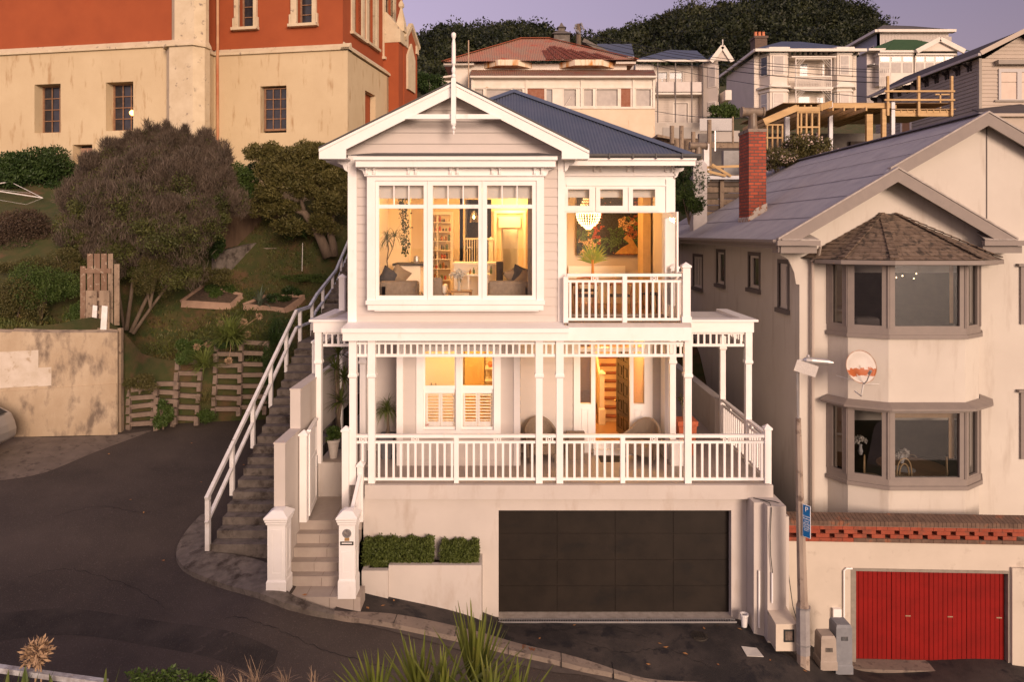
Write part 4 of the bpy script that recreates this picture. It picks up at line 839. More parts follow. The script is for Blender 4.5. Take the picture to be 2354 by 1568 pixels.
bw_ = thing('brick_parapet', 'red and brown brick parapet with open gaps on top of the red garage', 'parapet', fg.p(3, 0, 1.2))
bz = [zu(2100, v) for v in (1243, 1234.5, 1220, 1207, 1200)]; zb0 = zu(2000, 1246); L_ = au(2351) + .2; hb_ = .086; bl = .235
redb = pm('red brick', (.24,.048,.024), (.31,.075,.04), 5, .9, .3, 80, c3=(.20,.06,.035), s3=4, f3=(.5,.62)); brnb = pm('brown clinker brick', (.10,.062,.045), (.16,.10,.07), 6, .9, .3, 80, c3=(.22,.09,.05), s3=3, f3=(.58,.66)); mort = pm('mortar', (.24,.19,.15), None, rough=.95)
course = [MB(), MB(), MB()]; cw = L_; nb = int(cw/bl)
for i in range(nb):
    a = i*bl
    (course[2] if a > 1.4 else course[0]).fb(fg, a+.004, a+bl-.004, -.22, .03, zb0, zb0+hb_-.008)
    for k in (1, 2, 3):
        z = zb0 + hb_*k
        if k < 3:    # open courses: two thirds bricks, gaps between, staggered
            pit = .385; a2 = i*pit + pit*.5*(k % 2); (course[0].fb(fg, a2 + .055, a2 + pit - .055, -.2, .025, z, z+hb_-.008) if a2 + pit < L_ else None)
        else: course[0].fb(fg, a+.004, a+bl-.004, -.2, .03, z, z+hb_-.008)
nbk = int(L_/.085)
for i in range(nbk):
    a = i*.085; z = zb0 + hb_*4
    course[1].hexa([fg.p(a+.004, .05, z), fg.p(a+.081, .05, z), fg.p(a+.081, -.27, z), fg.p(a+.004, -.27, z), fg.p(a+.004, .05, z+.10), fg.p(a+.081, .05, z+.10), fg.p(a+.081, -.24, z+.17), fg.p(a+.004, -.24, z+.17)])
course[0].build('red_bricks', redb, bw_); course[1].build('brick_coping', brnb, bw_); course[2].build('brown_bricks', brnb, bw_)
m = MB(); m.fb(fg, 0, L_, -.19, .018, zb0-.01, zb0+hb_-.01); m.fb(fg, 0, L_, -.19, .018, zb0+hb_*3-.006, zb0+hb_*4-.01); m.fb(fg, 0, L_, -.23, .04, zb0+hb_*4-.009, zb0+hb_*4+.09); m.build('mortar', mort, bw_)
# ================================================================ neighbouring house on the right
nb_ = thing('neighbour_house', 'beige rendered two storey house with bay windows, shingled bay roof and red brick chimney', 'house', (8, 16, 1))
nr = pm('beige stucco', (.57,.52,.455), (.52,.47,.41), .7, .9, .25, 160, c3=(.42,.36,.30), s3=1.4, f3=(.55,.76), st3=(2,2,.35)); ntr = pm('taupe trim', (.235,.195,.17), (.21,.175,.155), 5, .6, .1, 40)
nroof = pm('grey painted roofing iron', (.36,.335,.34), (.30,.285,.295), 2.5, .55, .1, 30, c3=(.26,.24,.25), s3=1.2, f3=(.55,.75)); nwh = pm('off white sash', (.58,.52,.46), None, rough=.6)
XS = 6.62; YN = 15.72; fn = FRONT(YN)
GX, GZ = X_(2063,15.26), Z_(388,15.26); EX, EZn = X_(1790,15.26), Z_(551,15.26); sl_ = (GZ-EZn)/(GX-EX); MXr, MZr = X_(2264,15.8), Z_(261,15.8); RXr = 2*GX - EX
XR = 2*MXr - XS
side_h = []
fs = SIDE(XS); ys = lambda u: XS*F/(u-CX)
wins = [((1594,1614), (590,660), 3), ((1648,1665), (580,652), 1), ((1722,1745), (588,662), 1), ((1791,1811), (606,708), 2)]
for (ua, ub), (va, vb), _ in wins: side_h.append((ys(ub), ys(ua), Z_(vb, ys((ua+ub)/2)), Z_(va, ys((ua+ub)/2))))
m = MB(); m.wall(fs, YN+.2, 28.2, -.5, 7.72, .2, side_h); m.box(XS+.2, XR, 28, 28.2, 0, 7.7)
m.ext([(XS, 28.2, 7.7), (XR, 28.2, 7.7), (MXr, 28.2, MZr-.15)], (0, -.2, 0)); m.build('side_wall', nr, nb_)
m = MB(); bL, bR = X_(1900,YN), X_(2246,YN)
m.wall(fn, XS, XR, 0, 7.72, .2, [(bL+.25, bR-.25, 2.0, 3.6), (bL+.25, bR-.25, 5.35, 7.0)])
m.ext([(XS, YN, 7.72), (RXr+.3, YN, 7.72), (GX, YN, GZ-.12)], (0, .2, 0)); m.ext([(X_(2045,16), YN+.25, 7.72), (XR, YN+.25, 7.72), (MXr, YN+.25, MZr-.12), (X_(2045,16), YN+.25, GZ-.1)], (0, .2, 0))
m.build('front_wall', nr, nb_)
for (a0_, a1_, z0_, z1_), (_, _, k) in zip(side_h, wins):
    win(nb_, fs, (a0_, a1_, z0_, z1_), [(a0_+.06+(a1_-a0_-.06)*i/k, a0_+(a1_-a0_-.06)*(i+1)/k, z0_+.07, z1_-.06) for i in range(k if k != 2 else 1)], .07, -.04, mat=nwh, gl=dark_glass)
    m = MB(); m.wall(fs, a0_-.09, a1_+.09, z0_-.02, z1_+.1, .05, [(a0_, a1_, z0_-.01, z1_)], .02); m.fb(fs, a0_-.12, a1_+.12, 0, .08, z0_-.13, z0_-.02); m.build('window_surround', pm('dark taupe surround', (.13,.11,.10), None, rough=.7), nb_)
# roofs
yb = 28.6
m = MB(); m.corr([(EX, yb, EZn), (EX, 15.26, EZn), (GX, 15.26, GZ), (GX, yb, GZ)][:4], .076, .008); m.corr([(GX, yb, GZ), (GX, 15.7, GZ), (MXr, 15.7, MZr), (MXr, yb, MZr)], .076, .008)
m.corr([(XR+.5, 15.7, MZr-(XR+.5-MXr)*.59), (XR+.5, yb, MZr-(XR+.5-MXr)*.59), (MXr, yb, MZr), (MXr, 15.7, MZr)], .076, .008)
m.corr([(RXr, 15.26, EZn), (RXr, 15.9, EZn), (GX, 15.9, GZ), (GX, 15.26, GZ)], .076, .008); m.build('roof', nroof, nb_, recalc=False)
m = MB()
for k in range(9): m.bar((MXr-.07, 15.8 + k*1.42, MZr+.02), (MXr-.07, 15.8 + (k+1)*1.42, MZr+.02), .16, .03)
for k in range(1, 6):       # lap joints of the iron sheets across the slope
    x = EX + (GX+.0-EX)*k/3.2; z = EZn + (x-EX)*sl_
    if x < MXr: m.bar((x, 15.3 if x < GX else 15.75, z+.012), (x, yb, z+.012), .012, .008)
m.build('roof_laps', pm('dark grey roof lap', (.16,.15,.165), (.24,.225,.235), 8, .7), nb_)  # one darker grey on the ridge strips and sheet laps
def barge(par, p, q_, h, th, mat, y):
    m = MB(); m.ext([(p[0], y, p[1]), (q_[0], y, q_[1]), (q_[0], y, q_[1]-h), (p[0], y, p[1]-h)], (0, th, 0)); m.build('barge_board', mat, par)
    m = MB(); m.ext([(p[0], y-.02, p[1]+.045), (q_[0], y-.02, q_[1]+.045), (q_[0], y-.02, q_[1]+.005), (p[0], y-.02, p[1]+.005)], (0, th+.1, 0)); m.build('barge_capping', pm('pale capping', (.42,.37,.33), (.30,.26,.23), 8, .7), par)
for p, q_ in (((EX-.02, EZn), (GX, GZ)), ((RXr+.02, EZn), (GX, GZ))): barge(nb_, p, q_, .29, .05, ntr, 15.24)
for p, q_ in (((X_(2045,15.7), Z_(389,15.7)), (MXr, MZr)), ((XR+.5, MZr-(XR+.5-MXr)*.59), (MXr, MZr))): barge(nb_, p, q_, .29, .05, ntr, 15.68)
m = MB(); m.ext([(EX, 15.3, EZn-.1), (GX, 15.3, GZ-.1), (GX, 15.74, GZ-.1), (EX, 15.74, EZn-.1)], (0,0,-.02)); m.ext([(RXr, 15.3, EZn-.1), (GX, 15.3, GZ-.1), (GX, 15.74, GZ-.1), (RXr, 15.74, EZn-.1)], (0,0,-.02))
m.ext([(GX-.1, 15.74, GZ-.1), (MXr, 15.74, MZr-.1), (MXr, 16.0, MZr-.1), (GX-.1, 16.0, GZ-.1)], (0,0,-.02)); m.ext([(XR+.5, 15.74, MZr-.1-(XR+.5-MXr)*.59), (MXr, 15.74, MZr-.1), (MXr, 16.0, MZr-.1), (XR+.5, 16.0, MZr-.1-(XR+.5-MXr)*.59)], (0,0,-.02)); m.box(XS-.55, XS, 15.72, yb, EZn-.2, EZn-.17); m.build('soffit', ntr, nb_)
m = MB(); m.ext([(EX-.02, 15.3, EZn-.0), (EX-.12, 15.3, EZn-.0), (EX-.12, 15.3, EZn-.06), (EX-.07, 15.3, EZn-.12), (EX-.02, 15.3, EZn-.12)], (0, 13.2, 0)); m.box(EX, EX+.04, 15.4, yb, EZn-.2, EZn-.02)
m.box(EX-.1, X_(1885,15.1), 15.08, 15.18, EZn-.13, EZn-.02); m.box(EX+.02, X_(1882,15.1), 15.2, 15.7, EZn-.30, EZn-.14); m.box(X_(2262,15.1), RXr+.15, 15.08, 15.18, EZn-.13, EZn-.02); m.box(X_(2266,15.1), RXr+.08, 15.2, 15.7, EZn-.30, EZn-.14); m.build('gutter', ntr, nb_)
m = MB(); m.ext([(EX+.05, 15.2, EZn-.01), (X_(1883,15.2), 15.2, EZn-.01), (X_(1883,15.2)-.1, 15.72, EZn+.16), (EX+.3, 15.72, EZn+.14)], (0,0,.02)); m.build('eave_return', pm('pale capping', (.42,.37,.33)), nb_); m = MB(); m.ext([(X_(2264,15.2), 15.2, EZn-.01), (RXr, 15.2, EZn-.01), (RXr-.25, 15.72, EZn+.14), (X_(2280,15.2), 15.72, EZn+.16)], (0,0,.02)); m.build('eave_return', pm('pale capping', (.42,.37,.33)), nb_)
m = MB(); c0 = (XS-.02, 15.5); m.ext([(XS-.5, YN+.0, 7.58), (XS+.0, YN+.0, 7.58), (XS+.0, YN, 6.72), (XS-.08, YN, 6.74), (XS-.12, YN, 7.0), (XS-.25, YN, 7.3), (XS-.45, YN, 7.42)], (0, .06, 0)); m.build('eave_bracket', nr, nb_)
# bay: faceted plan
BYn = 14.95; bay_glass = glass_mat('bay window glass', (.62,.62,.63), refl=.13)
PB = [(X_(1884,15.72)+.02, 15.72), (X_(1945,15.3), 15.32), (X_(2042,14.95), 14.95), (X_(2225,14.95), 14.95), (X_(2250,15.5), 15.5), (X_(2252,15.72), 15.72)]
PB = [(X_(1903,15.7), 15.72), (X_(1950,15.25), 15.28), (X_(2042,14.93), 14.93), (X_(2218,14.93), 14.93), (X_(2250,15.3), 15.3), (X_(2250,15.7), 15.72)]
def off_poly(P, d):
    out = []
    for i, p in enumerate(P):
        n = Vector((0, 0))
        for a, c in ((i-1, i), (i, i+1)):
            if 0 <= a and c < len(P): e_ = Vector(P[c]) - Vector(P[a]); n += Vector((e_.y, -e_.x)).normalized()
        n.normalize(); out.append((p[0] + n.x*d, p[1] + n.y*d))
    return out
def band(P, d0, d1, z0, z1, mb):
    A_ = off_poly(P, d0); B_ = off_poly(P, d1)
    for i in range(len(P)-1):
        mb.hexa([(*A_[i], z0), (*A_[i+1], z0), (*B_[i+1], z0), (*B_[i], z0), (*A_[i], z1), (*A_[i+1], z1), (*B_[i+1], z1), (*B_[i], z1)])
zB = lambda v: Z_(v, 14.93)
for z0_, z1_ in ((0, zB(1122)), (zB(932), zB(775))): m = MB(); band(PB, -.15, 0, z0_, z1_, m); m.build('bay_wall', nr, nb_)
for vt_, vb_, vt2, vb2 in ((610, 750, 600, 775), (952, 1098, 940, 1122)):
    m = MB(); band(PB, -.1, .03, zB(vt2+8), zB(vt2-8), m); m.build('bay_head', ntr, nb_); m = MB(); band(PB, -.1, .03, zB(vb2)+.05, zB(vb2-20), m); band(PB, -.1, .07, zB(vb2+4), zB(vb2)+.05, m); m.build('bay_sill', ntr, nb_)
    for i in range(5):
        p, q_ = Vector(PB[i]), Vector(PB[i+1]); L1 = (q_-p).length; ang = math.atan2(q_.y-p.y, q_.x-p.x); f = Fr(p.x, p.y, ang, 1)
        wS = .13 if L1 > .5 else .07
        wd_ = win(nb_, f, (0, L1, zB(vb2-20), zB(vt2+8)), [(wS, L1-wS, zB(vb_), zB(vt_)+.02)], .09, .02, mat=ntr, gl=bay_glass, name='bay_window')
        for a in (0, L1): m = MB(); m.fb(f, a-.03, a+.03, -.08, .035, zB(vb2-20), zB(vt2+8)); m.build('mullion', ntr, wd_)
m = MB(); band(PB, 0, .25, zB(940), zB(936), m); A_ = off_poly(PB, .02); B_ = off_poly(PB, .27)
for i in range(5): m.add([(*A_[i], zB(925)), (*A_[i+1], zB(925)), (*B_[i+1], zB(934)), (*B_[i], zB(934)), (*B_[i], zB(938)), (*B_[i+1], zB(938))], [(0,1,2,3), (3,2,5,4)])
m.build('bay_hood', ntr, nb_, recalc=False)
# shingled bay roof
sh = pm('bituminous shingles', (.115,.080,.058), (.20,.145,.105), 5, .95, .7, 60, c3=(.055,.042,.032), s3=7, f3=(.5,.62)); top = (X_(2032,15.6), 15.7, Z_(490,15.6)); E_ = off_poly(PB, .42); ez_ = Z_(598, 14.6)
E_[0] = (X_(1858,15.3), 15.72); E_[-1] = (X_(2280,15.4), 15.72)
m = MB(); rows = 13
for i in range(5):
    a = Vector((*E_[i], ez_)); c_ = Vector((*E_[i+1], ez_)); t_ = Vector(top); t2 = t_ + Vector((.25, 0, -.0)) if i >= 2 else t_
    tl = t_ if i <= 2 else t_ + Vector((.3, 0, -.02)); tr_ = t_ if i < 2 else t_ + Vector((.3, 0, -.02))
    for r in range(rows):
        f0, f1 = r/rows, (r+1)/rows; p0 = a.lerp(tl, f0); p1 = c_.lerp(tr_, f0); p2 = c_.lerp(tr_, f1); p3 = a.lerp(tl, f1); n_ = (p1-p0).cross(p3-p0)
        if n_.length < 1e-6: continue
        n_.normalize(); n_ = n_ if n_.z > 0 else -n_; k = max(1, int((p1-p0).length/.19)); 
        for j in range(k):
            s0, s1 = j/k, (j+1)/k; o_ = rnd.uniform(.010, .022); q0 = p0.lerp(p1, s0+.02/k); q1 = p0.lerp(p1, s1-.02/k)
            m.add([q0+n_*o_, q1+n_*o_, p3.lerp(p2, s1-.02/k)+n_*.002, p3.lerp(p2, s0+.02/k)+n_*.002, q0, q1], [(0,1,2,3),(4,5,1,0)])
    m.add([a, c_, tr_, tl], [(0,1,2,3)])
m.build('bay_roof', sh, nb_, recalc=False)
m = MB()
for i in (1, 2, 3, 4):
    p = Vector((*E_[i], ez_+.02)); t_ = Vector(top) + (Vector((.3,0,0)) if i > 2 else Vector((0,0,0)))
    m = MB()
    for r in range(13): m.bar(p.lerp(t_, r/13)+Vector((0,0,.03)), p.lerp(t_, (r+.95)/13)+Vector((0,0,.015)), .17*(1-.3*r/13), .02)
    m.build('hip_shingles', sh, nb_)
m = MB(); band(PB, .36, .46, ez_-.10, ez_-.01, m); band(PB, 0, .36, ez_-.12, ez_-.08, m); band(PB, .0, .05, zB(603), ez_-.12, m); m.build('bay_gutter', ntr, nb_)
m = MB(); xd = X_(1869,15.6); m.tube([(X_(1890,15.2), 15.3, EZn-.14), (X_(1886,15.4), 15.5, EZn-.35), (X_(1870,15.5), 15.62, EZn-.5)], .035); m.tube([(xd, 15.63, ez_-.1), (xd, 15.63, 1.3)], .04); m.build('downpipe', pm('painted pipe', (.44,.37,.31), None, rough=.6), nb_)
# window at right edge
for v0, v1 in ((606, 745), (895, 1055)):
    m = MB(); m.box(X_(2335,YN), X_(2353,YN)+.1, YN-.1, YN, Z_(v0+6,YN), Z_(v0,YN)); m.box(X_(2343,YN), X_(2349,YN), YN-.05, YN, Z_(v1,YN), Z_(v0+6,YN)); m.box(X_(2349,YN), X_(2360,YN), YN-.03, YN-.01, Z_(v1,YN), Z_(v0+6,YN)); m.build('edge_window', ntr, nb_)
m = MB(); m.box(X_(2267,15.97)-.01, X_(2267,15.97)+.01, YN+.235, YN+.25, 8.2, MZr-.3); m.build('sheet_joint', pm('dark taupe surround', (.13,.11,.10)), nb_)
# interior of the bays: dark room with blinds and dim things
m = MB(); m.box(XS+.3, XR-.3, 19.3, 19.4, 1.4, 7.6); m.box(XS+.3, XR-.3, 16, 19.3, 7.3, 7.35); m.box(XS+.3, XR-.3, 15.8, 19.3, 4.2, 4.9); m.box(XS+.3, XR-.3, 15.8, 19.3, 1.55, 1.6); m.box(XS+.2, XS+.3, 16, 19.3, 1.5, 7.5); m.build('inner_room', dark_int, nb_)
for i, (p0, p1) in enumerate(zip(PB, PB[1:])):
    p = Vector(p0); q_ = Vector(p1); f = Fr(p.x, p.y, math.atan2(q_.y-p.y, q_.x-p.x), 1); L1 = (q_-p).length
    if i in (0, 4):
        for z0_, z1_ in ((zB(1098), zB(952)), (zB(750), zB(610))): m = MB(); m.fb(f, .1, L1-.08, -.2, -.17, z0_, z1_); m.build('curtain', pm('ochre curtain', (.42,.26,.12), (.36,.22,.10), 6, .8), nb_)
    if i == 2:
        m = MB(); m.fb(f, .1, L1-.1, -.16, -.14, zB(965), zB(950)); m.fb(f, L1-.26, L1-.14, -.17, -.15, zB(1060), zB(965)); m.fb(f, L1-.24, L1-.16, -.17, -.15, zB(745), zB(612)); m.build('blind', pm('pine window lining', (.50,.33,.17), (.42,.27,.14), 8, .6), nb_)
# brick chimney with cowl
brick = brick_mat('chimney brick', (.40,.075,.032), (.23,.045,.025), (.085,.06,.05), bh=.092, ms=.012)
chx0, chx1, chy = X_(1721,19.5), X_(1761,19.5), 19.5; chz = Z_(303,19.5)
ch = MB(); ch.box(chx0, chx1, chy, chy+.85, 8.0, chz); cho = ch.build('chimney', brick, nb_)
m = MB(); m.box(chx0-.02, chx1+.02, chy-.02, chy+.87, chz, chz+.09); m.build('chimney_cap', concrete, cho)
m = MB(); m.ext([(chx0-.02, chy-.02, 8.15), (chx1+.02, chy-.02, 8.45), (chx1+.02, chy-.02, 8.78), (chx0+.2, chy-.02, 8.62), (chx0-.02, chy-.02, 8.35)], (0, .9, 0)); m.build('flashing', pm('flaking lead flashing', (.48,.42,.36), (.28,.12,.06), 9, .8, .4, 50, fac=(.5,.6)), cho)
pot = pm('salt glazed clay', (.13,.10,.075), (.22,.16,.11), 6, .45)
def tee(c, s, par, ang=0, elbow=False):
    m = MB(); m.lathe(c, [(.17*s,0),(.15*s,.05*s),(.13*s,.12*s),(.12*s,.35*s),(.12*s,.5*s)], 14); d = (math.cos(ang), math.sin(ang)); z = c[2]+.55*s
    if elbow: m.tube([(c[0], c[1], c[2]+.4*s), (c[0], c[1], z), (c[0]+d[0]*.1*s, c[1]+d[1]*.1*s, z+.08*s), (c[0]+d[0]*.25*s, c[1]+d[1]*.25*s, z+.08*s)], [.12*s,.15*s,.16*s,.13*s], 12)
    else: m.tube([(c[0]-d[0]*.33*s, c[1]-d[1]*.33*s, z), (c[0]-d[0]*.28*s, c[1]-d[1]*.28*s, z), (c[0]-d[0]*.279*s, c[1]-d[1]*.279*s, z), (c[0]+d[0]*.279*s, c[1]+d[1]*.279*s, z), (c[0]+d[0]*.28*s, c[1]+d[1]*.28*s, z), (c[0]+d[0]*.33*s, c[1]+d[1]*.33*s, z)], [.155*s,.155*s,.13*s,.13*s,.155*s,.155*s], 14)
    return m.build('chimney_pot', pot, par, smooth=False)
tee(((chx0+chx1)/2, chy+.4, chz+.09), 1.0, cho)
wc = MB(); wx = 6.35; wc.box(wx, wx+.48, 23.9, 24.4, 7.6, Z_(380,24)); wco = wc.build('chimney', pm('rendered chimney', (.50,.46,.44), (.44,.40,.38), 4, .8), nb_); wc = MB(); wc.sq((wx+.24, 24.15, 0), [(.25, Z_(380,24)), (.12, Z_(366,24))]); wc.build('chimney_cap', pm('rendered chimney', (.5,.46,.44)), wco); tee((wx+.24, 24.15, Z_(368,24)), .95, wco)
tee((X_(1858,24), 24, 9.35), .7, nb_, R(-100), True)
# satellite dish on the bay
sd = thing('satellite_dish', 'rusty white satellite dish mounted on the bay between the two windows', 'satellite dish', (X_(1978,14.7), 14.85, Z_(905,14.7)))
dc = Vector((X_(1978.5,14.72), 14.70, Z_(843,14.72))); nrm = Vector((.12, -1, .25)).normalized(); ax = nrm.cross(Vector((0,0,1))).normalized(); ay = ax.cross(nrm); m = MB(); Rr = .35; vs = []; fs_ = []
for i in range(7):
    for k in range(28): t = 2*math.pi*k/28; r = Rr*i/6; vs.append(dc + ax*r*math.cos(t) + ay*r*1.0*math.sin(t) + nrm*(-.07*(1-(i/6)**2)))
for i in range(6):
    for k in range(28): a = i*28+k; c_ = i*28+(k+1)%28; fs_.append((a, c_, c_+28, a+28))
m.add(vs, fs_); dish_m = pm('dish with rust band', (.55,.50,.45), (.50,.45,.40), 6, .5); dsh = m.build('dish', dish_m, sd, smooth=True, recalc=False); so = dsh.modifiers.new('s', 'SOLIDIFY'); so.thickness = .008
N = dish_m.node_tree.nodes; Lk = dish_m.node_tree.links; bs = N['Principled BSDF']; tc = N.new('ShaderNodeTexCoord'); sp = N.new('ShaderNodeSeparateXYZ'); Lk.new(tc.outputs['Object'], sp.inputs[0])
nz = N.new('ShaderNodeTexNoise'); nz.inputs['Scale'].default_value = 14; nz.inputs['Detail'].default_value = 6; Lk.new(tc.outputs['Object'], nz.inputs[0])
zc1 = dc.z - .12 - Z_(905,14.7)
sb = N.new('ShaderNodeMath'); sb.operation = 'SUBTRACT'; Lk.new(sp.outputs[2], sb.inputs[0]); sb.inputs[1].default_value = zc1; ab = N.new('ShaderNodeMath'); ab.operation = 'ABSOLUTE'; Lk.new(sb.outputs[0], ab.inputs[0])
mu = N.new('ShaderNodeMath'); mu.operation = 'MULTIPLY_ADD'; Lk.new(nz.outputs[0], mu.inputs[0]); mu.inputs[1].default_value = -.22; Lk.new(ab.outputs[0], mu.inputs[2]); mr = N.new('ShaderNodeMapRange'); mr.inputs['From Min'].default_value = -.03; mr.inputs['From Max'].default_value = -.05; Lk.new(mu.outputs[0], mr.inputs[0])
mxn = N.new('ShaderNodeMix'); mxn.data_type = 'RGBA'; src = bs.inputs['Base Color'].links[0].from_socket; Lk.new(src, mxn.inputs['A']); mxn.inputs['B'].default_value = (.36,.09,.02,1); Lk.new(mr.outputs[0], mxn.inputs['Factor']); Lk.new(mxn.outputs['Result'], bs.inputs['Base Color'])
m = MB(); m.tube([dc + ax*Rr*math.cos(t*math.pi/14) + ay*Rr*math.sin(t*math.pi/14) for t in range(29)], .007, 5, cap=False); m.build('rusty_rim', pm('rust', (.34,.10,.03), (.5,.4,.3), 9, .8), sd)
m = MB(); m.tube([dc - ay*.36 + Vector((0,0,0)), dc - ay*.3 + nrm*.12, dc - ay*.14 + nrm*.26], .012, 6); m.tube([dc - ay*.16 + nrm*.22, dc - ay*.1 + nrm*.30], .03, 8); m.build('receiver_arm', steel, sd)
m = MB(); m.tube([dc - ay*.33, (dc.x+.0, dc.y, dc.z-.6), (dc.x+.06, dc.y+.12, dc.z-.66), (dc.x+.06, dc.y+.4, dc.z-.62)], .016, 8); m.tube([dc - ay*.35, (dc.x-.33, dc.y+.45, dc.z-.28)], .008, 5); m.tube([dc - ay*.35, (dc.x+.5, dc.y+.22, dc.z-.42)], .008, 5); m.build('mount', worn_white, sd)
# ================================================================ hillside garden on the left
HP = [(0,762,18.6),(262,764,19.8),(-200,740,19),(300,885,20.6),(420,835,21.6),(500,795,22.4),(600,800,22.9),(300,770,23),(470,706,25),(600,716,25),(700,680,26),(600,577,27.3),
      (745,592,26.8),(450,565,26.5),(200,600,23),(0,650,21.5),(0,480,25.5),(150,450,27),(100,400,28.6),(-300,430,28),(700,470,29),(560,440,29.3),(780,450,28.8),(300,402,28.2),(0,395,29.2)]
HP = np.array([at(*c) for c in HP] + [(-6.4, 22.5, 3.4), (-6.4, 24.5, 4.9), (-6.4, 27, 6.6), (-6.4, 30, 8), (-6.4, 34, 10.4), (-25, 45, 13), (-10, 45, 13), (-5, 45, 12.5), (-40, 30, 10), (-40, 19, 6)])
HR = RBF(HP, .8); hz = lambda x, y: float(HR(x, y))
def hat(u, v, Y0=24.0):
    Y = 20.3
    while Y < 34 and Z_(v, Y) > hz(X_(u, Y), Y): Y += .04
    return (X_(u, Y), Y, hz(X_(u, Y), Y))
edge = [(-40, 19.2), (-13.6, 18.7), (-11.2, 19.75), (-10.9, 20.1), (-9.0, 21.0), (-8.0, 21.5), (-6.42, 22.3)]
xs = np.arange(-34, -6.4, .35); xs = np.append(xs, -6.42); ts = np.linspace(0, 1, 60)**1.3; mb = MB()
for x in xs:
    y0 = np.interp(x, [e_[0] for e_ in edge], [e_[1] for e_ in edge])
    mb.v.append((float(x), float(y0), float(G(x, y0)) - .3))
    for t in ts: y = y0 + (46-y0)*t; mb.v.append((float(x), float(y), hz(x, y) + .05*math.sin(x*3.1)*math.sin(y*2.7)))
n1 = len(ts) + 1
for i in range(len(xs)-1):
    for j in range(n1-1): a = i*n1 + j; mb.f.append((a, a+n1, a+n1+1, a+1))
mb.build('hillside', grass_m, kind='structure', smooth=True, recalc=False)
mb = MB(); bx = np.arange(-6.42, 60, 1.5); by = [22,24,26,30,36,44,52,60,75,90,130]; bzz = [1.5,3.5,5,8.0,10,12,14.5,16.5,21,27,37]
for x in bx:
    for y, z in zip(by, bzz): mb.v.append((float(x), y, z + .15*math.sin(x*1.3+y)))
for i in range(len(bx)-1):
    for j in range(len(by)-1): a = i*len(by)+j; mb.f.append((a, a+len(by), a+len(by)+1, a+1))
mb.build('back_slope', grass_m, kind='structure', smooth=True, recalc=False)
# grass tufts over the visible lawn, a coarse low growth
P = []
for _ in range(42000):
    x = rnd.uniform(-15, -6.6); y0 = np.interp(x, [e_[0] for e_ in edge], [e_[1] for e_ in edge]) + .15; y = y0 + rnd.random()**1.4*9
    P.append((x, y, hz(x, y) - .01))
P = np.array(P); dens = np.sin(P[:, 0]*2.1 + 1)*np.sin(P[:, 1]*1.7) + rng.normal(0, .5, len(P)); P = P[dens > -.2]
leaves('grass', P, .13, leafm('grass blade', (.070,.095,.020), (.13,.12,.034), (.20,.135,.055), sc=1.2, f3=(.54,.68), s3=2), up=1.6, aspect=.25, kind='stuff')
# concrete retaining wall
wa, wb = (X_(-60,18.1), 18.1), (X_(270,19.3), 19.3); fwl = Fr(*wa, math.atan2(wb[1]-wa[1], wb[0]-wa[0]), 1); LW = math.hypot(wb[0]-wa[0], wb[1]-wa[1])
rw = thing('retaining_wall', 'stained concrete retaining wall above the side driveway', 'wall', (-12.4, 18.9, 2.2))
con_w = pm('stained concrete wall', (.36,.27,.18), (.46,.365,.26), 1.1, .9, .6, 40, c3=(.16,.12,.09), s3=2.6, f3=(.49,.66), stretch=(1,1,.6), st3=(1,1,.45))
m = MB()
for k in range(4):
    a0_, a1_ = LW*k/4, LW*(k+1)/4; za, zb2 = Z_(762 if k < 2 else 765, 18.1 + 1.2*k/4), Z_(765, 18.1+1.2*(k+1)/4)
    m.hexa([fwl.p(a0_, -.25, 1.2), fwl.p(a1_, -.25, 1.2), fwl.p(a1_, 0, 1.2), fwl.p(a0_, 0, 1.2), fwl.p(a0_, -.25, za+.05), fwl.p(a1_, -.25, zb2+.05), fwl.p(a1_, 0, zb2), fwl.p(a0_, 0, za)])
m.fb(fwl, 0, LW-.02, 0, .03, 1.2, Z_(893, 18.7)); m.build('wall_body', con_w, rw)
a1_ = au(118, fwl); a2_ = au(88, fwl); m = MB(); m.fb(fwl, 0, a2_, .001, .006, Z_(862,18.4), Z_(808,18.4)); m.fb(fwl, a2_, a1_, .001, .006, Z_(889,18.6), Z_(846,18.6)); m.fb(fwl, 0, a2_, .001, .006, Z_(889,18.5), Z_(862,18.4)-.001); m.build('paint_patch', pm('faded paint patch', (.55,.48,.41), (.47,.40,.32), 3, .9, .3, 60, c3=(.36,.28,.2), s3=5, f3=(.58,.68)), rw)
m = MB(); x, y = X_(274,19.45), 19.45; m.box(x-.05, x+.05, y, y+.12, 1.6, Z_(755,19.45)); x = X_(279,19.6); m.box(x-.03, x+.05, y+.1, y+.2, 1.6, Z_(880,19.6)); tag(m.build('timber_post', wood_old), 'weathered timber post at the right end of the concrete retaining wall', 'post')
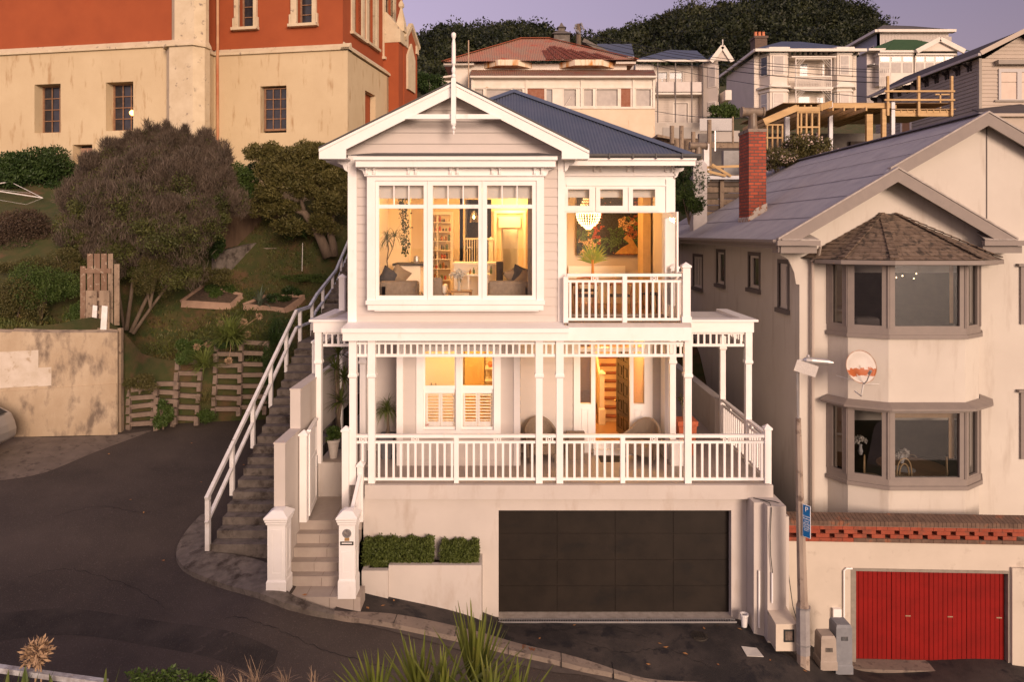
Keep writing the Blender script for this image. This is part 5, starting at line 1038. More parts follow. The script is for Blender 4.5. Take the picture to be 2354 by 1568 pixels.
# pallets stacked into a crib fence
palw = pm('grey pallet timber', (.15,.108,.082), (.215,.16,.125), 4, .9, .5, 40, c3=(.13,.10,.08), s3=6, f3=(.55,.68))
def pallet(u0, u1, vt, vb, Y, n, lean, label, tilt=0.0):
    t = thing('pallet', label, 'pallet', (X_((u0+u1)/2, Y), Y, Z_(vb, Y)), group='pallets fencing the grass bank'); x0_, x1_ = X_(u0, Y), X_(u1, Y); z0_, z1_ = Z_(vb, Y), Z_(vt, Y); a = math.atan2((u1-u0)*0+.0, 1)
    P3 = lambda s, z, o=0: (x0_ + (x1_-x0_)*s + tilt*(z1_-z), Y + o + lean*(z-z0_) + s*.12, z)
    for i in range(n):
        z = z0_ + (z1_-z0_)*(i+.6)/n; m = MB(); m.bar(P3(.02, z + rnd.uniform(-.015,.015)+ .04), P3(.98, z + rnd.uniform(-.02,.02) + tilt*.9), .10, .125); m.build('slat', palw, t)
    for s in (0, 1):
        m = MB(); 
        for i in range(n): z = z0_ + (z1_-z0_)*i/n; m.bar(P3(s, z, -.03 if i % 2 else -.05), P3(s + rnd.uniform(-.03,.03), z + (z1_-z0_)/n*.80, -.04), .12, .11)
        m.build('block_post', palw, t)
pallet(288, 347, 895, 992, 19.75, 5, .15, 'leaning grey pallet next to the concrete retaining wall', .10)
pallet(352, 398, 880, 978, 20.0, 5, .15, 'half buried grey pallet between the leaning one and the taller middle one', 0)
pallet(402, 452, 828, 980, 20.3, 6, .12, 'tall grey pallet in the middle of the bank fence', -.02)
pallet(492, 546, 785, 958, 20.7, 7, .10, 'tall pallet below the big agapanthus clump')
pallet(550, 606, 783, 955, 21.0, 7, .10, 'pallet at the right end of the bank fence nearest the concrete stairs')
# boards leaning on the wall
bd_ = thing('fence_panel', 'brown slatted fence panel propped behind the end of the retaining wall', 'fence panel', (X_(230,20), 20, 5.2)); Y = 19.75
bwn = pm('flaking brown timber', (.16,.095,.06), (.22,.145,.10), 4, .9, .4, 50, stretch=(1,1,.3), c3=(.34,.27,.20), s3=9, f3=(.58,.66))
for i, (u0, u1, vt, vb) in enumerate(((184,196,612,745),(200,213,583,745),(216,229,583,745),(232,245,583,745),(248,259,583,750),(262,274,607,748))):
    m = MB(); m.box(X_(u0,Y), X_(u1,Y), Y, Y+.02, Z_(vb,Y), Z_(vt,Y)); m.build('paling', bwn if i < 4 else wood_old, bd_)
m = MB(); m.box(X_(197,Y), X_(256,Y), Y-.04, Y, Z_(628,Y), Z_(617,Y)); m.build('cross_rail', bwn, bd_)
gp_ = thing('pallet', 'grey pallet standing upright in front of the brown fence panel', 'pallet', (X_(223,19.6), 19.6, 5.0)); Y = 19.55
for u0, u1 in ((197,222),(228,251)): m = MB(); m.box(X_(u0,Y), X_(u1,Y), Y, Y+.02, Z_(778,Y), Z_(668,Y)); m.build('slat', wood_old, gp_)
for v in (685, 715, 738): m = MB(); m.box(X_(200,Y), X_(250,Y), Y+.02, Y+.08, Z_(v+7,Y), Z_(v,Y)); m.build('bearer', wood_old, gp_)
for (u0, u1, vt, vb), lb in zip(((208,219,702,778),(229,243,703,778)), ('narrow white board, left of the two leaning on the upright grey pallet', 'wider white board, right of the two leaning on the upright grey pallet')):
    m = MB(); Y = 19.45; m.ext([(X_(u0,Y), Y, Z_(vb,Y)), (X_(u1,Y), Y, Z_(vb,Y)), (X_(u1+1,Y), Y+.06, Z_(vt+2,Y)), (X_(u0+2,Y), Y+.06, Z_(vt,Y))], (0, .02, 0)); tag(m.build('white_board', worn_white), lb, 'board')
m = MB(); Y = 19.5; m.bar((X_(170,Y), Y, Z_(753,Y)), (X_(270,Y), Y, Z_(762,Y)), .05, .1); tag(m.build('timber_rail', wood_old), 'grey timber rail lying along the top of the concrete wall', 'timber')
# shrubs and trees
def twig_shrub(label, cx, cy, z0, trunks, clumps, leafn, twn, mat=lf_brown, grn=leafm('dull olive foliage', (.050,.060,.016), (.11,.115,.030), (.15,.135,.04)), name='shrub', cat='shrub', tl=.24, gsize=.06):
    t = thing(name, label, cat, (cx, cy, z0)); m = MB()
    for tr in trunks: m.tube(tr[0], tr[1], 7)
    m.build('trunk', bark, t, smooth=True)
    A = []; B = []
    for (u, v, Y, ru, rv, w) in clumps:
        c = at(u, v, Y); r = (ru*Y/F, ru*Y/F*.8, rv*Y/F); lo = min(1, max(0, (v-380)/180))
        A.append(blob(c, r, int(twn*w*(1.15-lo)), sub=12)); B.append(blob(c, r, int(leafn*w*(.35+1.1*lo)), sub=12, shell=.3))
    leaves('twigs', np.concatenate(A), tl, mat, t, up=2.4, aspect=.055); leaves('foliage', np.concatenate(B), gsize, grn, t, up=.4, aspect=.6); return t
def tk(*pts): return [at(*p) for p in pts]
x0_, y0_, z0_ = at(300, 755, 22.5)
twig_shrub('large brown twiggy shrub spreading over the bank left of the garden beds', x0_, y0_, z0_,
  [(tk((300,765,22.3),(330,700,22.8),(370,620,23.3),(380,520,23.6)), [.07,.06,.05,.02]), (tk((290,760,22.2),(300,690,22.6),(310,600,23),(290,480,23.4)), [.07,.06,.05,.02]), (tk((305,768,22.3),(345,710,22.8),(420,610,23.3),(450,500,23.6)), [.06,.05,.04,.02]), (tk((285,755,22.5),(270,650,22.8),(240,560,23.2)), [.05,.04,.02])],
  [(250,460,23.5,80,70,1),(340,400,24,70,85,1.2),(385,350,24.2,38,42,.4),(470,345,24.5,28,40,.3),(430,430,24,85,80,1.4),(500,400,24.3,45,60,.7),(520,470,24.2,45,50,.6),(180,460,23.6,45,50,.5),(210,520,23,60,60,.8),(330,520,22.8,90,70,1.2),(440,540,23.2,50,55,.6),(300,610,22.6,70,50,.7),(400,600,23,60,50,.6),(285,350,24.3,50,36,.4),(240,590,22.5,60,45,.7),(360,560,22.4,110,60,1.3),(470,500,23.4,60,60,.8),(300,480,22.8,110,70,1.2),(420,640,22.6,55,40,.5),(190,540,22.8,60,50,.7),(250,400,24.3,70,60,.7)] + [(215+i*21, [430,395,372,358,345,335,322,330,318,340,322,345,365,390,420,440][i], 24.2, 13, 34, .13) for i in range(16)], 6000, 19000)
sh2 = shrub(at(345,640,22.4), (.7,.5,.9), 9000, 'small leaved green shrub growing under the large brown twiggy shrub', .045, lf_olive, sub=12)
x0_, y0_, z0_ = at(750, 590, 26.5); tr = thing('garden_tree', 'gnarled olive green tree with two trunks beside the garden steps', 'tree', (x0_, y0_, z0_)); m = MB()
m.tube(tk((755,592,26.4),(742,560,26.4),(725,525,26.4),(700,490,26.5),(660,478,26.6),(640,440,26.6)), [.22,.19,.17,.13,.09,.04], 9); m.tube(tk((768,590,26.5),(765,560,26.5),(755,525,26.5),(770,480,26.5),(760,420,26.6)), [.17,.15,.13,.10,.04], 9); m.tube(tk((700,490,26.5),(690,450,26.4),(700,400,26.4)), [.09,.06,.02], 7)
m.build('trunk', bark, tr, smooth=True); B = []
for (u, v, ru, rv, w) in ((640,390,58,45,1),(700,370,60,42,1),(760,395,45,45,.9),(620,440,45,32,.7),(590,350,26,22,.3),(770,460,50,42,1.1),(700,440,40,25,.4),(650,480,35,22,.35),(740,520,35,26,.5),(790,420,35,60,.8),(680,410,70,50,1.1),(620,360,40,35,.6),(720,350,50,30,.6),(780,380,30,50,.6),(600,480,30,25,.3),(665,520,40,25,.35)): c = at(u, v, 26.3); B.append(blob(c, (ru*.0174, ru*.0165, rv*.0174), int(6500*w), sub=14))
leaves('foliage', np.concatenate(B), .12, leafm('olive tree leaf', (.085,.080,.022), (.15,.13,.04), (.19,.12,.05)), tr, up=.5, aspect=.3)
shrub(at(80,383,28), (1.65,1.1,.95), 16000, 'dense dark green hedge against the church wall near the side door', .12, lf_dark, sub=26, up=.6)
shrub(at(50,420,27.5), (1.5,.9,.7), 7000, 'dark green hedge skirt below the dense hedge', .12, lf_dark, sub=16)
shrub(at(50,545,23.5), (1.5,.9,1.0), 14000, 'dark brown shadowy shrub at the left edge of the garden', .07, pm('dark brown leaf', (.045,.028,.018), (.075,.048,.028), 4, .7), sub=20)
shrub(at(95,665,20.6), (1.15,.6,.85), 15000, 'bright green low creeper mound above the retaining wall', .055, lf_green, sub=22, up=.8)
shrub(at(30,690,20.2), (.9,.5,.8), 9000, 'dull green creeper at the left end of the retaining wall', .055, lf_olive, sub=16, up=.8)
shrub(at(190,720,20.6), (.6,.4,.45), 5000, 'green weeds spilling beside the fence panel', .05, lf_green, sub=12, up=.8)
shrub(at(535,430,26.8), (.95,.7,.85), 9000, 'fresh green leafy shrub between the brown shrub and the olive tree', .10, lf_green, sub=14, up=.5)
shrub(at(590,400,27.8), (.6,.5,.5), 4000, 'small dark shrub in front of the church corner pipe', .10, lf_dark, sub=10, up=.5)
shrub(at(495,567,25.5), (.42,.38,.5), 6000, 'small round dark glossy shrub at the garden fence foot', .07, lf_dark, sub=14)
shrub(at(500,640,24.5), (.9,.5,.35), 4000, 'low dry weeds behind the raised garden beds', .06, lf_olive, sub=10, stem=False)
shrub(at(350,860,21.0), (.8,.35,.45), 9000, 'tangled green creeper covering the top of the left pallets', .05, lf_olive, sub=14, up=.5)
shrub(at(430,800,21.8), (.5,.35,.3), 4000, 'grassy weed mound above the middle pallet', .06, lf_green, sub=10, up=1)
shrub(at(375,950,19.8), (.28,.18,.42), 4500, 'drooping green weed hanging over the half buried pallet', .06, lf_green, sub=10, up=-.6)
shrub(at(915,215,38), (.9,.7,1.2), 3500, 'sparse scraggly shrub beside the far church corner', .13, lf_olive, sub=14)
shrub(at(985,195,44), (1.2,.9,.7), 4000, 'dark shrub left of the rusty roofed house', .16, lf_dark, sub=12)
def strap_plant(label, c, n, length, w, heads=(), name='agapanthus', cat='plant', lo=15, hi=80, droop=1.3, mat=lf_strap, group=None):
    t = thing(name, label, cat, c, group=group); m = MB(); m.rosette(c, n, length, w, lo, hi, droop, 5)
    for k in range(int(n*.5)): m.rosette((c[0]+rnd.uniform(-.25,.25)*length, c[1]+rnd.uniform(-.15,.15), c[2]), 1, length*.9, w, lo, hi, droop, 5)
    m.build('leaves', mat, t, recalc=False)
    for (u, v, Y) in heads:
        h = Vector(at(u, v, Y)); s = MB(); s.tube([c, ((c[0]+h.x)/2+.05, (c[1]+h.y)/2, (c[2]+h.z)/2+.1), tuple(h)], [.008,.007,.005], 5); st_ = s.build('stem', dry_m, t)
        q_ = rng.normal(size=(160, 3)); q_ /= np.linalg.norm(q_, axis=1)[:, None]; o_ = leaves('seed_head', np.array(h) + q_*.05, .07, dry_m, st_, aspect=.25, out=q_*3)
    return t
lf_agap = leafm('agapanthus leaf', (.085,.115,.024), (.17,.20,.05), sc=7)
strap_plant('large agapanthus clump with dry seed heads above the pallet fence', at(528,785,20.5), 190, .95, .06, [(507,745,20.9),(512,773,20.6),(568,770,20.8),(560,740,21),(525,830,20.3),(595,727,21),(452,798,20.6),(478,792,21.3)], mat=lf_agap)
strap_plant('agapanthus clump hanging down between the middle and right pallets', at(470,845,20.1), 90, .8, .05, [], mat=lf_agap)
strap_plant('dark strappy plant beside the concrete stairs', at(632,790,21.6), 70, .8, .05, mat=lf_dark)
strap_plant('dark agapanthus mass beneath the olive tree', at(690,545,26.8), 90, .95, .05, mat=lf_dark)
strap_plant('dry drooping grass clump at the foot of the pallets', at(470,925,20.3), 45, .5, .02, mat=leafm('pale grass', (.16,.12,.05), (.10,.12,.03)))
# raised beds
bedw = pm('pinkish bed timber', (.28,.18,.13), (.36,.24,.17), 4, .9, .3, 40)
def bed(uv, label):
    pts = [hat(u, v, 24.5) for u, v in uv]; t = thing('raised_bed', label, 'garden bed', pts[0], group='raised timber garden beds')
    for k in range(len(pts)):
        a, c_ = Vector(pts[k]), Vector(pts[(k+1) % len(pts)]); m = MB(); m.bar(a+Vector((0,0,.08)), c_+Vector((0,0,.08)), .06, .26); m.build('bed_board', bedw, t)
    m = MB(); m.quad(*[(p[0], p[1], p[2]+.14) for p in pts]); m.build('bed_soil', soil, t, recalc=False); return pts
b1 = bed([(417,706),(532,712),(556,688),(467,668)], 'left raised timber garden bed with leafy greens'); b2 = bed([(560,712),(655,722),(700,692),(610,690)], 'right raised timber garden bed beside the grey artichoke')
for (u, v, s, mt, lb) in ((480,680,.28,lf_green,'leafy green vegetable at the back of the left bed'),(505,690,.3,lf_green,'leafy green vegetable in the middle of the left bed'),(525,680,.25,lf_green,'leafy green vegetable at the right of the left bed'),(640,700,.35,lf_dark,'dark leafy vegetable in the right bed'),(670,688,.35,lf_dark,'dark leafy plant behind the right bed')):
    c = hat(u, v+6, 24.5); shrub((c[0], c[1], c[2]+.3), (s, s, .2), 1600, lb, .09, mt, sub=8, name='vegetable', cat='vegetable')
c = hat(597, 712, 24.5); t = thing('artichoke', 'large silver grey artichoke plant between the two garden beds', 'plant', c); m = MB(); m.rosette((c[0], c[1], c[2]+.1), 34, .85, .10, 20, 85, 1.5, 5); m.build('leaves', lf_grey, t, recalc=False)
m = MB(); c = hat(694, 625, 27); m.tube([c, (c[0]+.02, c[1], c[2]+1.1)], .012, 5); tag(m.build('garden_stake', worn_white), 'thin white garden stake in the lawn beside the handrail', 'stake')
# timber fence, low wall, garden steps near the church
fa, fb2 = at(478, 575, 26), at(600, 545, 28.3); ff = Fr(fa[0], fa[1], math.atan2(fb2[1]-fa[1], fb2[0]-fa[0]), 1); Lf = math.hypot(fb2[0]-fa[0], fb2[1]-fa[1])
tf = thing('timber_fence', 'dark paling fence behind the lawn leading to the garden steps', 'fence', fa); n = 40; m = MB()
for i in range(n): z = fa[2] + (fb2[2]-fa[2])*i/n; m.fb(ff, Lf*i/n, Lf*(i+.93)/n, 0, .02, z-.1, z+1.35 + rnd.uniform(-.02,.02))
m.build('palings', pm('dark brown palings', (.09,.055,.035), (.14,.09,.055), 5, .9, .4, 40, stretch=(1,1,.2)), tf)
m = MB(); m.hexa([ff.p(0,.2,fa[2]-1), ff.p(Lf,.2,fb2[2]-1), ff.p(Lf,.45,fb2[2]-1), ff.p(0,.45,fa[2]-1), ff.p(0,.2,fa[2]-.1), ff.p(Lf,.2,fb2[2]-.1), ff.p(Lf,.45,fb2[2]-.1), ff.p(0,.45,fa[2]-.1)]); tag(m.build('low_wall', steps_con), 'low concrete wall at the foot of the dark paling fence', 'wall')
gs = thing('garden_steps', 'dark concrete garden steps rising under the olive tree', 'steps', at(625,570,30))
for i in range(9): m = MB(); x, y, z = at(592, 570, 27.4); m.box(x + .05*i, x+1.05, y+.24*i, y+.24*i+.3, z-.2+.19*i-.5, z+.19*i); m.build('step', concrete, gs)
# rotary clothes line
cl = thing('clothes_line', 'white rotary clothes line arms above the grass at the left edge', 'clothes line', at(-60, 480, 26)); pc = at(-62, 430, 26); m = MB(); m.tube([at(-62,520,26), at(-62,420,26)], .03, 6); m.build('pole', worn_white, cl)
for q_ in ((98,455,26),(24,418,27),(-120,425,27),(-100,470,25)): m = MB(); m.tube([pc, at(*q_)], .022, 6); m.build('arm', worn_white, cl)
m = MB(); m.tube([at(98,455,26), at(24,418,27)], .012, 5); m.tube([at(-30,455,25.5), at(60,470,25.6), at(98,455,26)], .004, 4); m.tube([at(0,436,26), at(70,444,26)], .004, 4); m.build('lines', worn_white, cl)
# parked car, only its tail in the frame
car = thing('parked_car', 'silver hatchback parked at the left edge beside the retaining wall', 'car', (-14.6, 17.3, 2.4)); cx1 = X_(2, 17.1); cz = 2.32
prof = [(0,.35),(.02,.55),(-.02,.72),(-.12,.95),(-.42,1.12),(-.75,1.38),(-1.3,1.47),(-2.3,1.45),(-3.0,1.1),(-3.9,.95),(-4.1,.7),(-4.12,.35),(-3.8,.2),(-.25,.2)]
pts = [(cx1+a, z+cz) for a, z in prof]; m = MB(); secs = [(17.75-1.62, .93), (17.75-1.55, .985), (17.75-1.3, 1.0), (17.75-.4, 1.0), (17.75-.08, .985), (17.75, .93)]; cxm = cx1-2.05; czm = cz+.75; nP = len(pts)
for y, s in secs:
    for px, pz in pts: tl_ = max(0, pz-cz-.95)*.18*(1 if y > 17 else -1)*(1 if abs(y-16.9) > .5 else 0); m.v.append((cxm+(px-cxm)*s, y - tl_, czm+(pz-czm)*s))
for i in range(len(secs)-1):
    for k in range(nP): a = i*nP+k; c_ = i*nP+(k+1)%nP; m.f.append((a, c_, c_+nP, a+nP))
m.f.append(tuple(range(nP))); m.f.append(tuple(len(secs[:-1])*nP+k for k in range(nP))[::-1]); cb_ = m.build('body', pm('silver car paint', (.42,.40,.38), None, rough=.3, metal=.5, spec=.6), car, smooth=False); bv = cb_.modifiers.new('b', 'BEVEL'); bv.width = .04; bv.segments = 3
m = MB(); ysd = 16.115; m.ext([(cx1-.62, ysd, cz+1.0), (cx1-1.0, ysd+.03, cz+1.30), (cx1-2.2, ysd+.03, cz+1.34), (cx1-2.8, ysd, cz+1.0)], (0,.03,0)); m.build('side_window', dark_glass, car)
m = MB(); m.hexa([(cx1-.13, 16.3, cz+1.0), (cx1-.13, 17.5, cz+1.0), (cx1-.16, 17.5, cz+1.0), (cx1-.16, 16.3, cz+1.0), (cx1-.60, 16.4, cz+1.32), (cx1-.60, 17.4, cz+1.32), (cx1-.63, 17.4, cz+1.32), (cx1-.63, 16.4, cz+1.32)]); m.build('rear_window', black_m, car)
m = MB(); m.tube([(cx1-.10, 16.22, cz+.72), (cx1-.13, 16.2, cz+.85), (cx1-.22, 16.2, cz+.98)], [.05,.07,.04], 8); m.build('tail_light', pm('amber red lens', (.45,.06,.02), None, rough=.2), car)
for xw in (-.85, -3.35):
    m = MB(); m.tube([(cx1+xw, 16.08, cz+.3), (cx1+xw, 16.3, cz+.3)], .31, 20); wh = m.build('wheel', black_m, car); m = MB(); m.tube([(cx1+xw, 16.07, cz+.3), (cx1+xw, 16.1, cz+.3)], .19, 12); m.build('rim', steel, wh)
# ================================================================ church
church = thing('church', 'large church with orange red walls over a stained cream base', 'church'); OX, OY, CA = -7.0, 29.0, R(-9.88); cd = (math.cos(CA), math.sin(CA)); ce = (-math.sin(CA), math.cos(CA))
def cx_(u, ly=0): k = (u-CX)/F; return (k*(OY + ce[1]*ly) - OX - ce[0]*ly)/(cd[0] - k*cd[1])
def czv(u, v, ly=0): return Z_(v, OY + cx_(u, ly)*cd[1] + ly*ce[1])
def cy_(u, lx=0): k = (u-CX)/F; return (OX + lx*cd[0] - k*(OY + lx*cd[1]))/(k*ce[1] - ce[0])
stc = pm('stained cream stucco', (.58,.465,.295), (.52,.405,.25), .45, .9, .45, 30, c3=(.38,.25,.13), s3=1.5, f3=(.57,.71), st3=(2.2,2.2,.45)); redp = pm('orange red church paint', (.33,.078,.026), (.28,.064,.022), .6, .9, .25, 60, c3=(.30,.06,.02), s3=.5, f3=(.6,.8)); trimc = pm('cream church trim', (.60,.50,.35), (.52,.42,.28), 2, .85, .2, 30, c3=(.24,.19,.15), s3=3.5, f3=(.61,.68))
frt = pm('rusty window timber', (.20,.10,.055), (.28,.16,.09), 8, .8)
f1, f2 = Fr(0, -1.7), Fr(0, 0); zs1 = 15.72; zb_c = 6.0; ztp = 24.0; xL = cx_(-40, -1.7) - .5; xc = -6.21
def deepwin(fr, u0, u1, v0, v1, ly, holes, dep=.35):
    a0_, a1_ = cx_(u0, ly), cx_(u1, ly); z0_, z1_ = czv((u0+u1)/2, v1, ly), czv((u0+u1)/2, v0, ly); holes.append((a0_, a1_, z0_, z1_)); return (a0_, a1_, z0_, z1_)
h1, h2 = [], []
wA = deepwin(f1, 79, 139, 193, 305, -1.7, h1); wB = deepwin(f1, 243, 306, 188, 300, -1.7, h1); wD = deepwin(f1, 167, 212, 332, 420, -1.7, h1); wC = deepwin(f2, 598, 658, 197, 305, 0, h2)
uA = deepwin(f2, 547, 582, -90, 62, 0, h2); uB = deepwin(f2, 681, 717, -90, 55, 0, h2)
fS = Fr(0, 0, R(90), 1); hs = [(cy_(838), cy_(862), 12.6, 14.4)]
su = [(822,842,78),(855,874,100),(893,914,137)]; hs_u = [(cy_(a)+.1, cy_(c_)-.02, Z_(v, OY+ce[1]*cy_((a+c_)/2)), Z_(v, OY+ce[1]*cy_((a+c_)/2))+6.5 - .0*i) for i, (a, c_, v) in enumerate(su)]
m = MB(); m.wall(f1, xL, xc, zb_c, zs1, .5, h1); m.wall(f2, xc-.5, .02, zb_c, zs1, .5, h2); m.box(xc-.5, xc, -1.2, 0, zb_c, zs1); sEnd = cy_(893); m.wall(fS, 0.5, sEnd, zb_c, zs1-.05, .5, hs, .02); m.box(-.5, .02, sEnd-.3, sEnd, zb_c, zs1-.05); m.build('lower_wall', stc, church)
m = MB(); m.wall(f1, xL, xc-.15, zs1+.3, ztp, .5, (), -.15); m.wall(f2, xc-.5, -.25, zs1+.3, ztp, .5, h2, -.12); m.box(xc-.6, xc-.15, -1.2, -.2, zs1+.3, ztp); m.wall(fS, .62, cy_(925,-.25), 9.5, ztp, .5, hs_u, -.25); m.box(-3, -.8, cy_(925,-.25)-.4, cy_(925,-.25), 9, ztp); m.build('upper_wall', redp, church)
m = MB()
def course_(fr, a0, a1, o): m.ext([fr.p(a0, o+.1, zs1), fr.p(a0, o+.1, zs1+.1), fr.p(a0, o-.15, zs1+.33), fr.p(a0, o-.3, zs1)], tuple(fr.d[0]*(a1-a0) if i == 0 else fr.d[1]*(a1-a0) if i == 1 else 0 for i in range(3)))
course_(f1, xL, xc+.1, 0); course_(f2, xc, .12, 0); course_(fS, -.1, sEnd+.02, .03); course_(Fr(xc, 0, R(90), 1), -1.7, 0, 0); m.build('string_course', trimc, church)
for z0_, z1_, gx in ((zb_c, Z_(105, 27.9), 0), (Z_(98, 27.9), ztp, .14)):
    a, c_ = cx_(377, -2.1)+gx, cx_(465, -2.1)-gx*.3; m = MB(); m.ext([(a,-1.6,z0_),(a,-1.95+gx,z0_),(a+.38,-2.3+gx,z0_),(c_-.3,-2.3+gx,z0_),(c_,-1.95+gx,z0_),(c_,-1.6,z0_)], (0,0,z1_-z0_)); m.build('buttress', trimc, church)
a, c_ = cx_(375, -2.1)-.08, cx_(466, -2.1)+.06; zc1 = Z_(107, 27.9); m = MB(); lo = [(a,-1.6),(a,-2.0),(a+.38,-2.4),(c_-.3,-2.4),(c_,-2.0),(c_,-1.6)]; hi = [(a+.2,-1.6),(a+.2,-1.85),(a+.5,-2.15),(c_-.4,-2.15),(c_-.12,-1.85),(c_-.12,-1.6)]
m.add([(*p, zc1) for p in lo] + [(*p, zc1+.08) for p in lo] + [(*p, zc1+.32) for p in hi], [(i, (i+1)%6, 6+(i+1)%6, 6+i) for i in range(6)] + [(6+i, 6+(i+1)%6, 12+(i+1)%6, 12+i) for i in range(6)] + [tuple(range(12,18)), tuple(range(6))[::-1]]); m.build('buttress_weathering', trimc, church)
dkg = pm('black old window glass', (.018,.018,.022), (.035,.035,.045), 2, .15, spec=.5)
def gridwin(fr, h, nx, nz, o, par=church):
    a0_, a1_, z0_, z1_ = h; m = MB(); m.wall(fr, a0_, a1_, z0_, z1_, .06, [(a0_+.07, a1_-.05, z0_+.09, z1_-.05)], o)
    for i in range(1, nx): a = a0_+.07 + (a1_-a0_-.12)*i/nx; m.fb(fr, a-.018, a+.018, o-.04, o-.01, z0_+.09, z1_-.05)
    for i in range(1, nz): z = z0_+.09 + (z1_-z0_-.14)*i/nz; m.fb(fr, a0_+.07, a1_-.05, o-.045, o-.012, z-.018, z+.018)
    w_ = m.build('window', frt, par); m = MB(); m.fb(fr, a0_+.05, a1_-.03, o-.07, o-.055, z0_+.05, z1_-.03); m.build('pane', dkg, w_); return w_
gridwin(f1, wA, 3, 4, -.42); wb_ = gridwin(f1, wB, 3, 4, -.42); gridwin(f2, (wC[0]+.06, wC[1], wC[2]+.12, wC[3]-.05), 3, 4, -.22); gridwin(f2, uA, 1, 6, -.35); gridwin(f2, uB, 1, 6, -.35); gridwin(fS, hs[0], 2, 4, -.25)
for h in hs_u: gridwin(fS, h, 1, 6, -.5)
m = MB(); m.lathe((cx_(286,-1.7), -1.26, czv(284,256,-1.7)), [(.02,-.1),(.10,-.02),(.10,.06),(.02,.14)], 10); m.build('lit_lamp', emit_mat('lamp glow', (1,.45,.10), 9), wb_)
m = MB(); m.fb(f1, wD[0]+.05, wD[1], -.45, -.38, zb_c, wD[3]-.1); d_ = m.build('side_door', pm('faded pink door', (.38,.22,.16), (.44,.28,.2), 3, .8), church)
m = MB(); a = cx_(206,-1.7); m.fb(f1, a-.12, a+.12, -.378, -.37, czv(206,371,-1.7), czv(206,358,-1.7)); m.build('door_notice', pm('notice white', (.7,.66,.6)), d_); m = MB(); m.fb(f1, a-.11, a+.11, -.3695, -.367, czv(206,364,-1.7), czv(206,359,-1.7)); m.build('notice_band', pm('notice red', (.45,.03,.02)), d_)
for (u0, u1, ub, h) in ((533, 593, 70, uA), (663, 730, 62, uB)):
    a0_, a1_ = cx_(u0), cx_(u1); zb2 = czv(u0, ub); m = MB(); m.wall(f2, a0_+.1, a1_-.08, zb2+.1, ztp, .12, [(h[0]+.01, h[1]-.01, h[2]+.0, ztp+1)], .02); m.fb(f2, a0_, a1_, -.1, .12, zb2, zb2+.12); m.fb(f2, a0_+.02, a0_+.12, -.1, .02, zb2+.12, zb2+.55); m.fb(f2, a1_-.10, a1_-.02, -.1, .02, zb2+.12, zb2+.55); m.build('window_surround', trimc, church)
for k, h in enumerate(hs_u):
    m = MB(); zt_ = h[3]-.4; m.wall(fS, h[0]-.28, h[1]+.28, h[2]-.05, zt_ + .0, .2, [(h[0], h[1], h[2], ztp)], -.18); m.fb(fS, h[0]-.35, h[1]+.35, -.3, -.08, h[2]-.17, h[2]-.05)
    c0 = (h[0]+h[1])/2; q_ = [(h[0]-.28, zt_), (h[0]-.28, zt_+.5), (c0-.35, zt_+1.1), (c0, zt_+1.4), (c0+.35, zt_+1.1), (h[1]+.28, zt_+.5), (h[1]+.28, zt_), (h[1], zt_), (c0, zt_+.8), (h[0], zt_)]; m.ext([fS.p(a, -.15, z) for a, z in q_], (-.2, 0, 0)); m.build('window_surround', trimc, church)
# far buttress, gable and pinnacles on the side
yb1 = cy_(905,.3); yb2 = cy_(938, .7); m = MB(); m.box(-.3, .55, yb1, yb1+1.2, 9, Z_(140, 38)); m.build('side_buttress', redp, church)
m = MB(); m.ext([(-.3, yb1-.02, Z_(145,38)), (.65, yb1-.02, Z_(145,38)), (.65, yb1-.02, Z_(120,38)), (-.1, yb1-.02, Z_(82,38)), (-.3, yb1-.02, Z_(82,38))], (0, 1.25, 0)); m.build('buttress_weathering', trimc, church)
yg = cy_(929, .6); m = MB(); gz0 = Z_(190, 42); m.ext([(.6, yg, 9), (.6, yg+2.1, 9), (.6, yg+2.1, Z_(118,37)), (.6, yg+.9, Z_(70,36)), (.6, yg, Z_(100,35))], (-1, 0, 0)); m.build('transept_wall', redp, church)
m = MB()
for p, q_ in (((yg-.1, Z_(100,35)), (yg+.9, Z_(70,36))), ((yg+2.2, Z_(120,37)), (yg+.9, Z_(70,36)))): m.bar((.65, p[0], p[1]+.1), (.65, q_[0], q_[1]+.1), .2, .2)
m.box(.5, .7, yg+.3, yg+1.5, Z_(215,36), Z_(140,36)); m.ext([(.5, yg+.3, Z_(140,36)), (.5, yg+1.5, Z_(140,36)), (.5, yg+.9, Z_(108,36))], (.2, 0, 0)); m.build('transept_trim', trimc, church)
for y, v0, v1, w_ in ((yg-.15, 95, 25, .22), (yg+2.0, 120, 78, .18)): m = MB(); m.sq((.5, y, 0), [(w_, Z_(v0,36)), (w_*.9, Z_(v0-18,36)), (w_*.2, Z_(v1+18,36)), (w_*.5, Z_(v1+14,36)), (w_*.5, Z_(v1+8,36)), (.03, Z_(v1,36))]); m.build('pinnacle', trimc, church)
m = MB(); xp = xc+.25; m.tube([(xp, -.12, 24), (xp, -.12, zs1+.35), (xp, -.14, zs1-.1), (xp, -.1, 9)], .06, 8); m.build('drain_pipe', pm('rusty red pipe', (.38,.10,.04), (.55,.36,.2), .4, .7), church)
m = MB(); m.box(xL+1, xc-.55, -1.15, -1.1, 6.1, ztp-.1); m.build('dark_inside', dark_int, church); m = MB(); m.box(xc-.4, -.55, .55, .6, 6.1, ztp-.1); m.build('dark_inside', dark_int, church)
church.location = (OX, OY, 0); church.rotation_euler = (0, 0, CA)
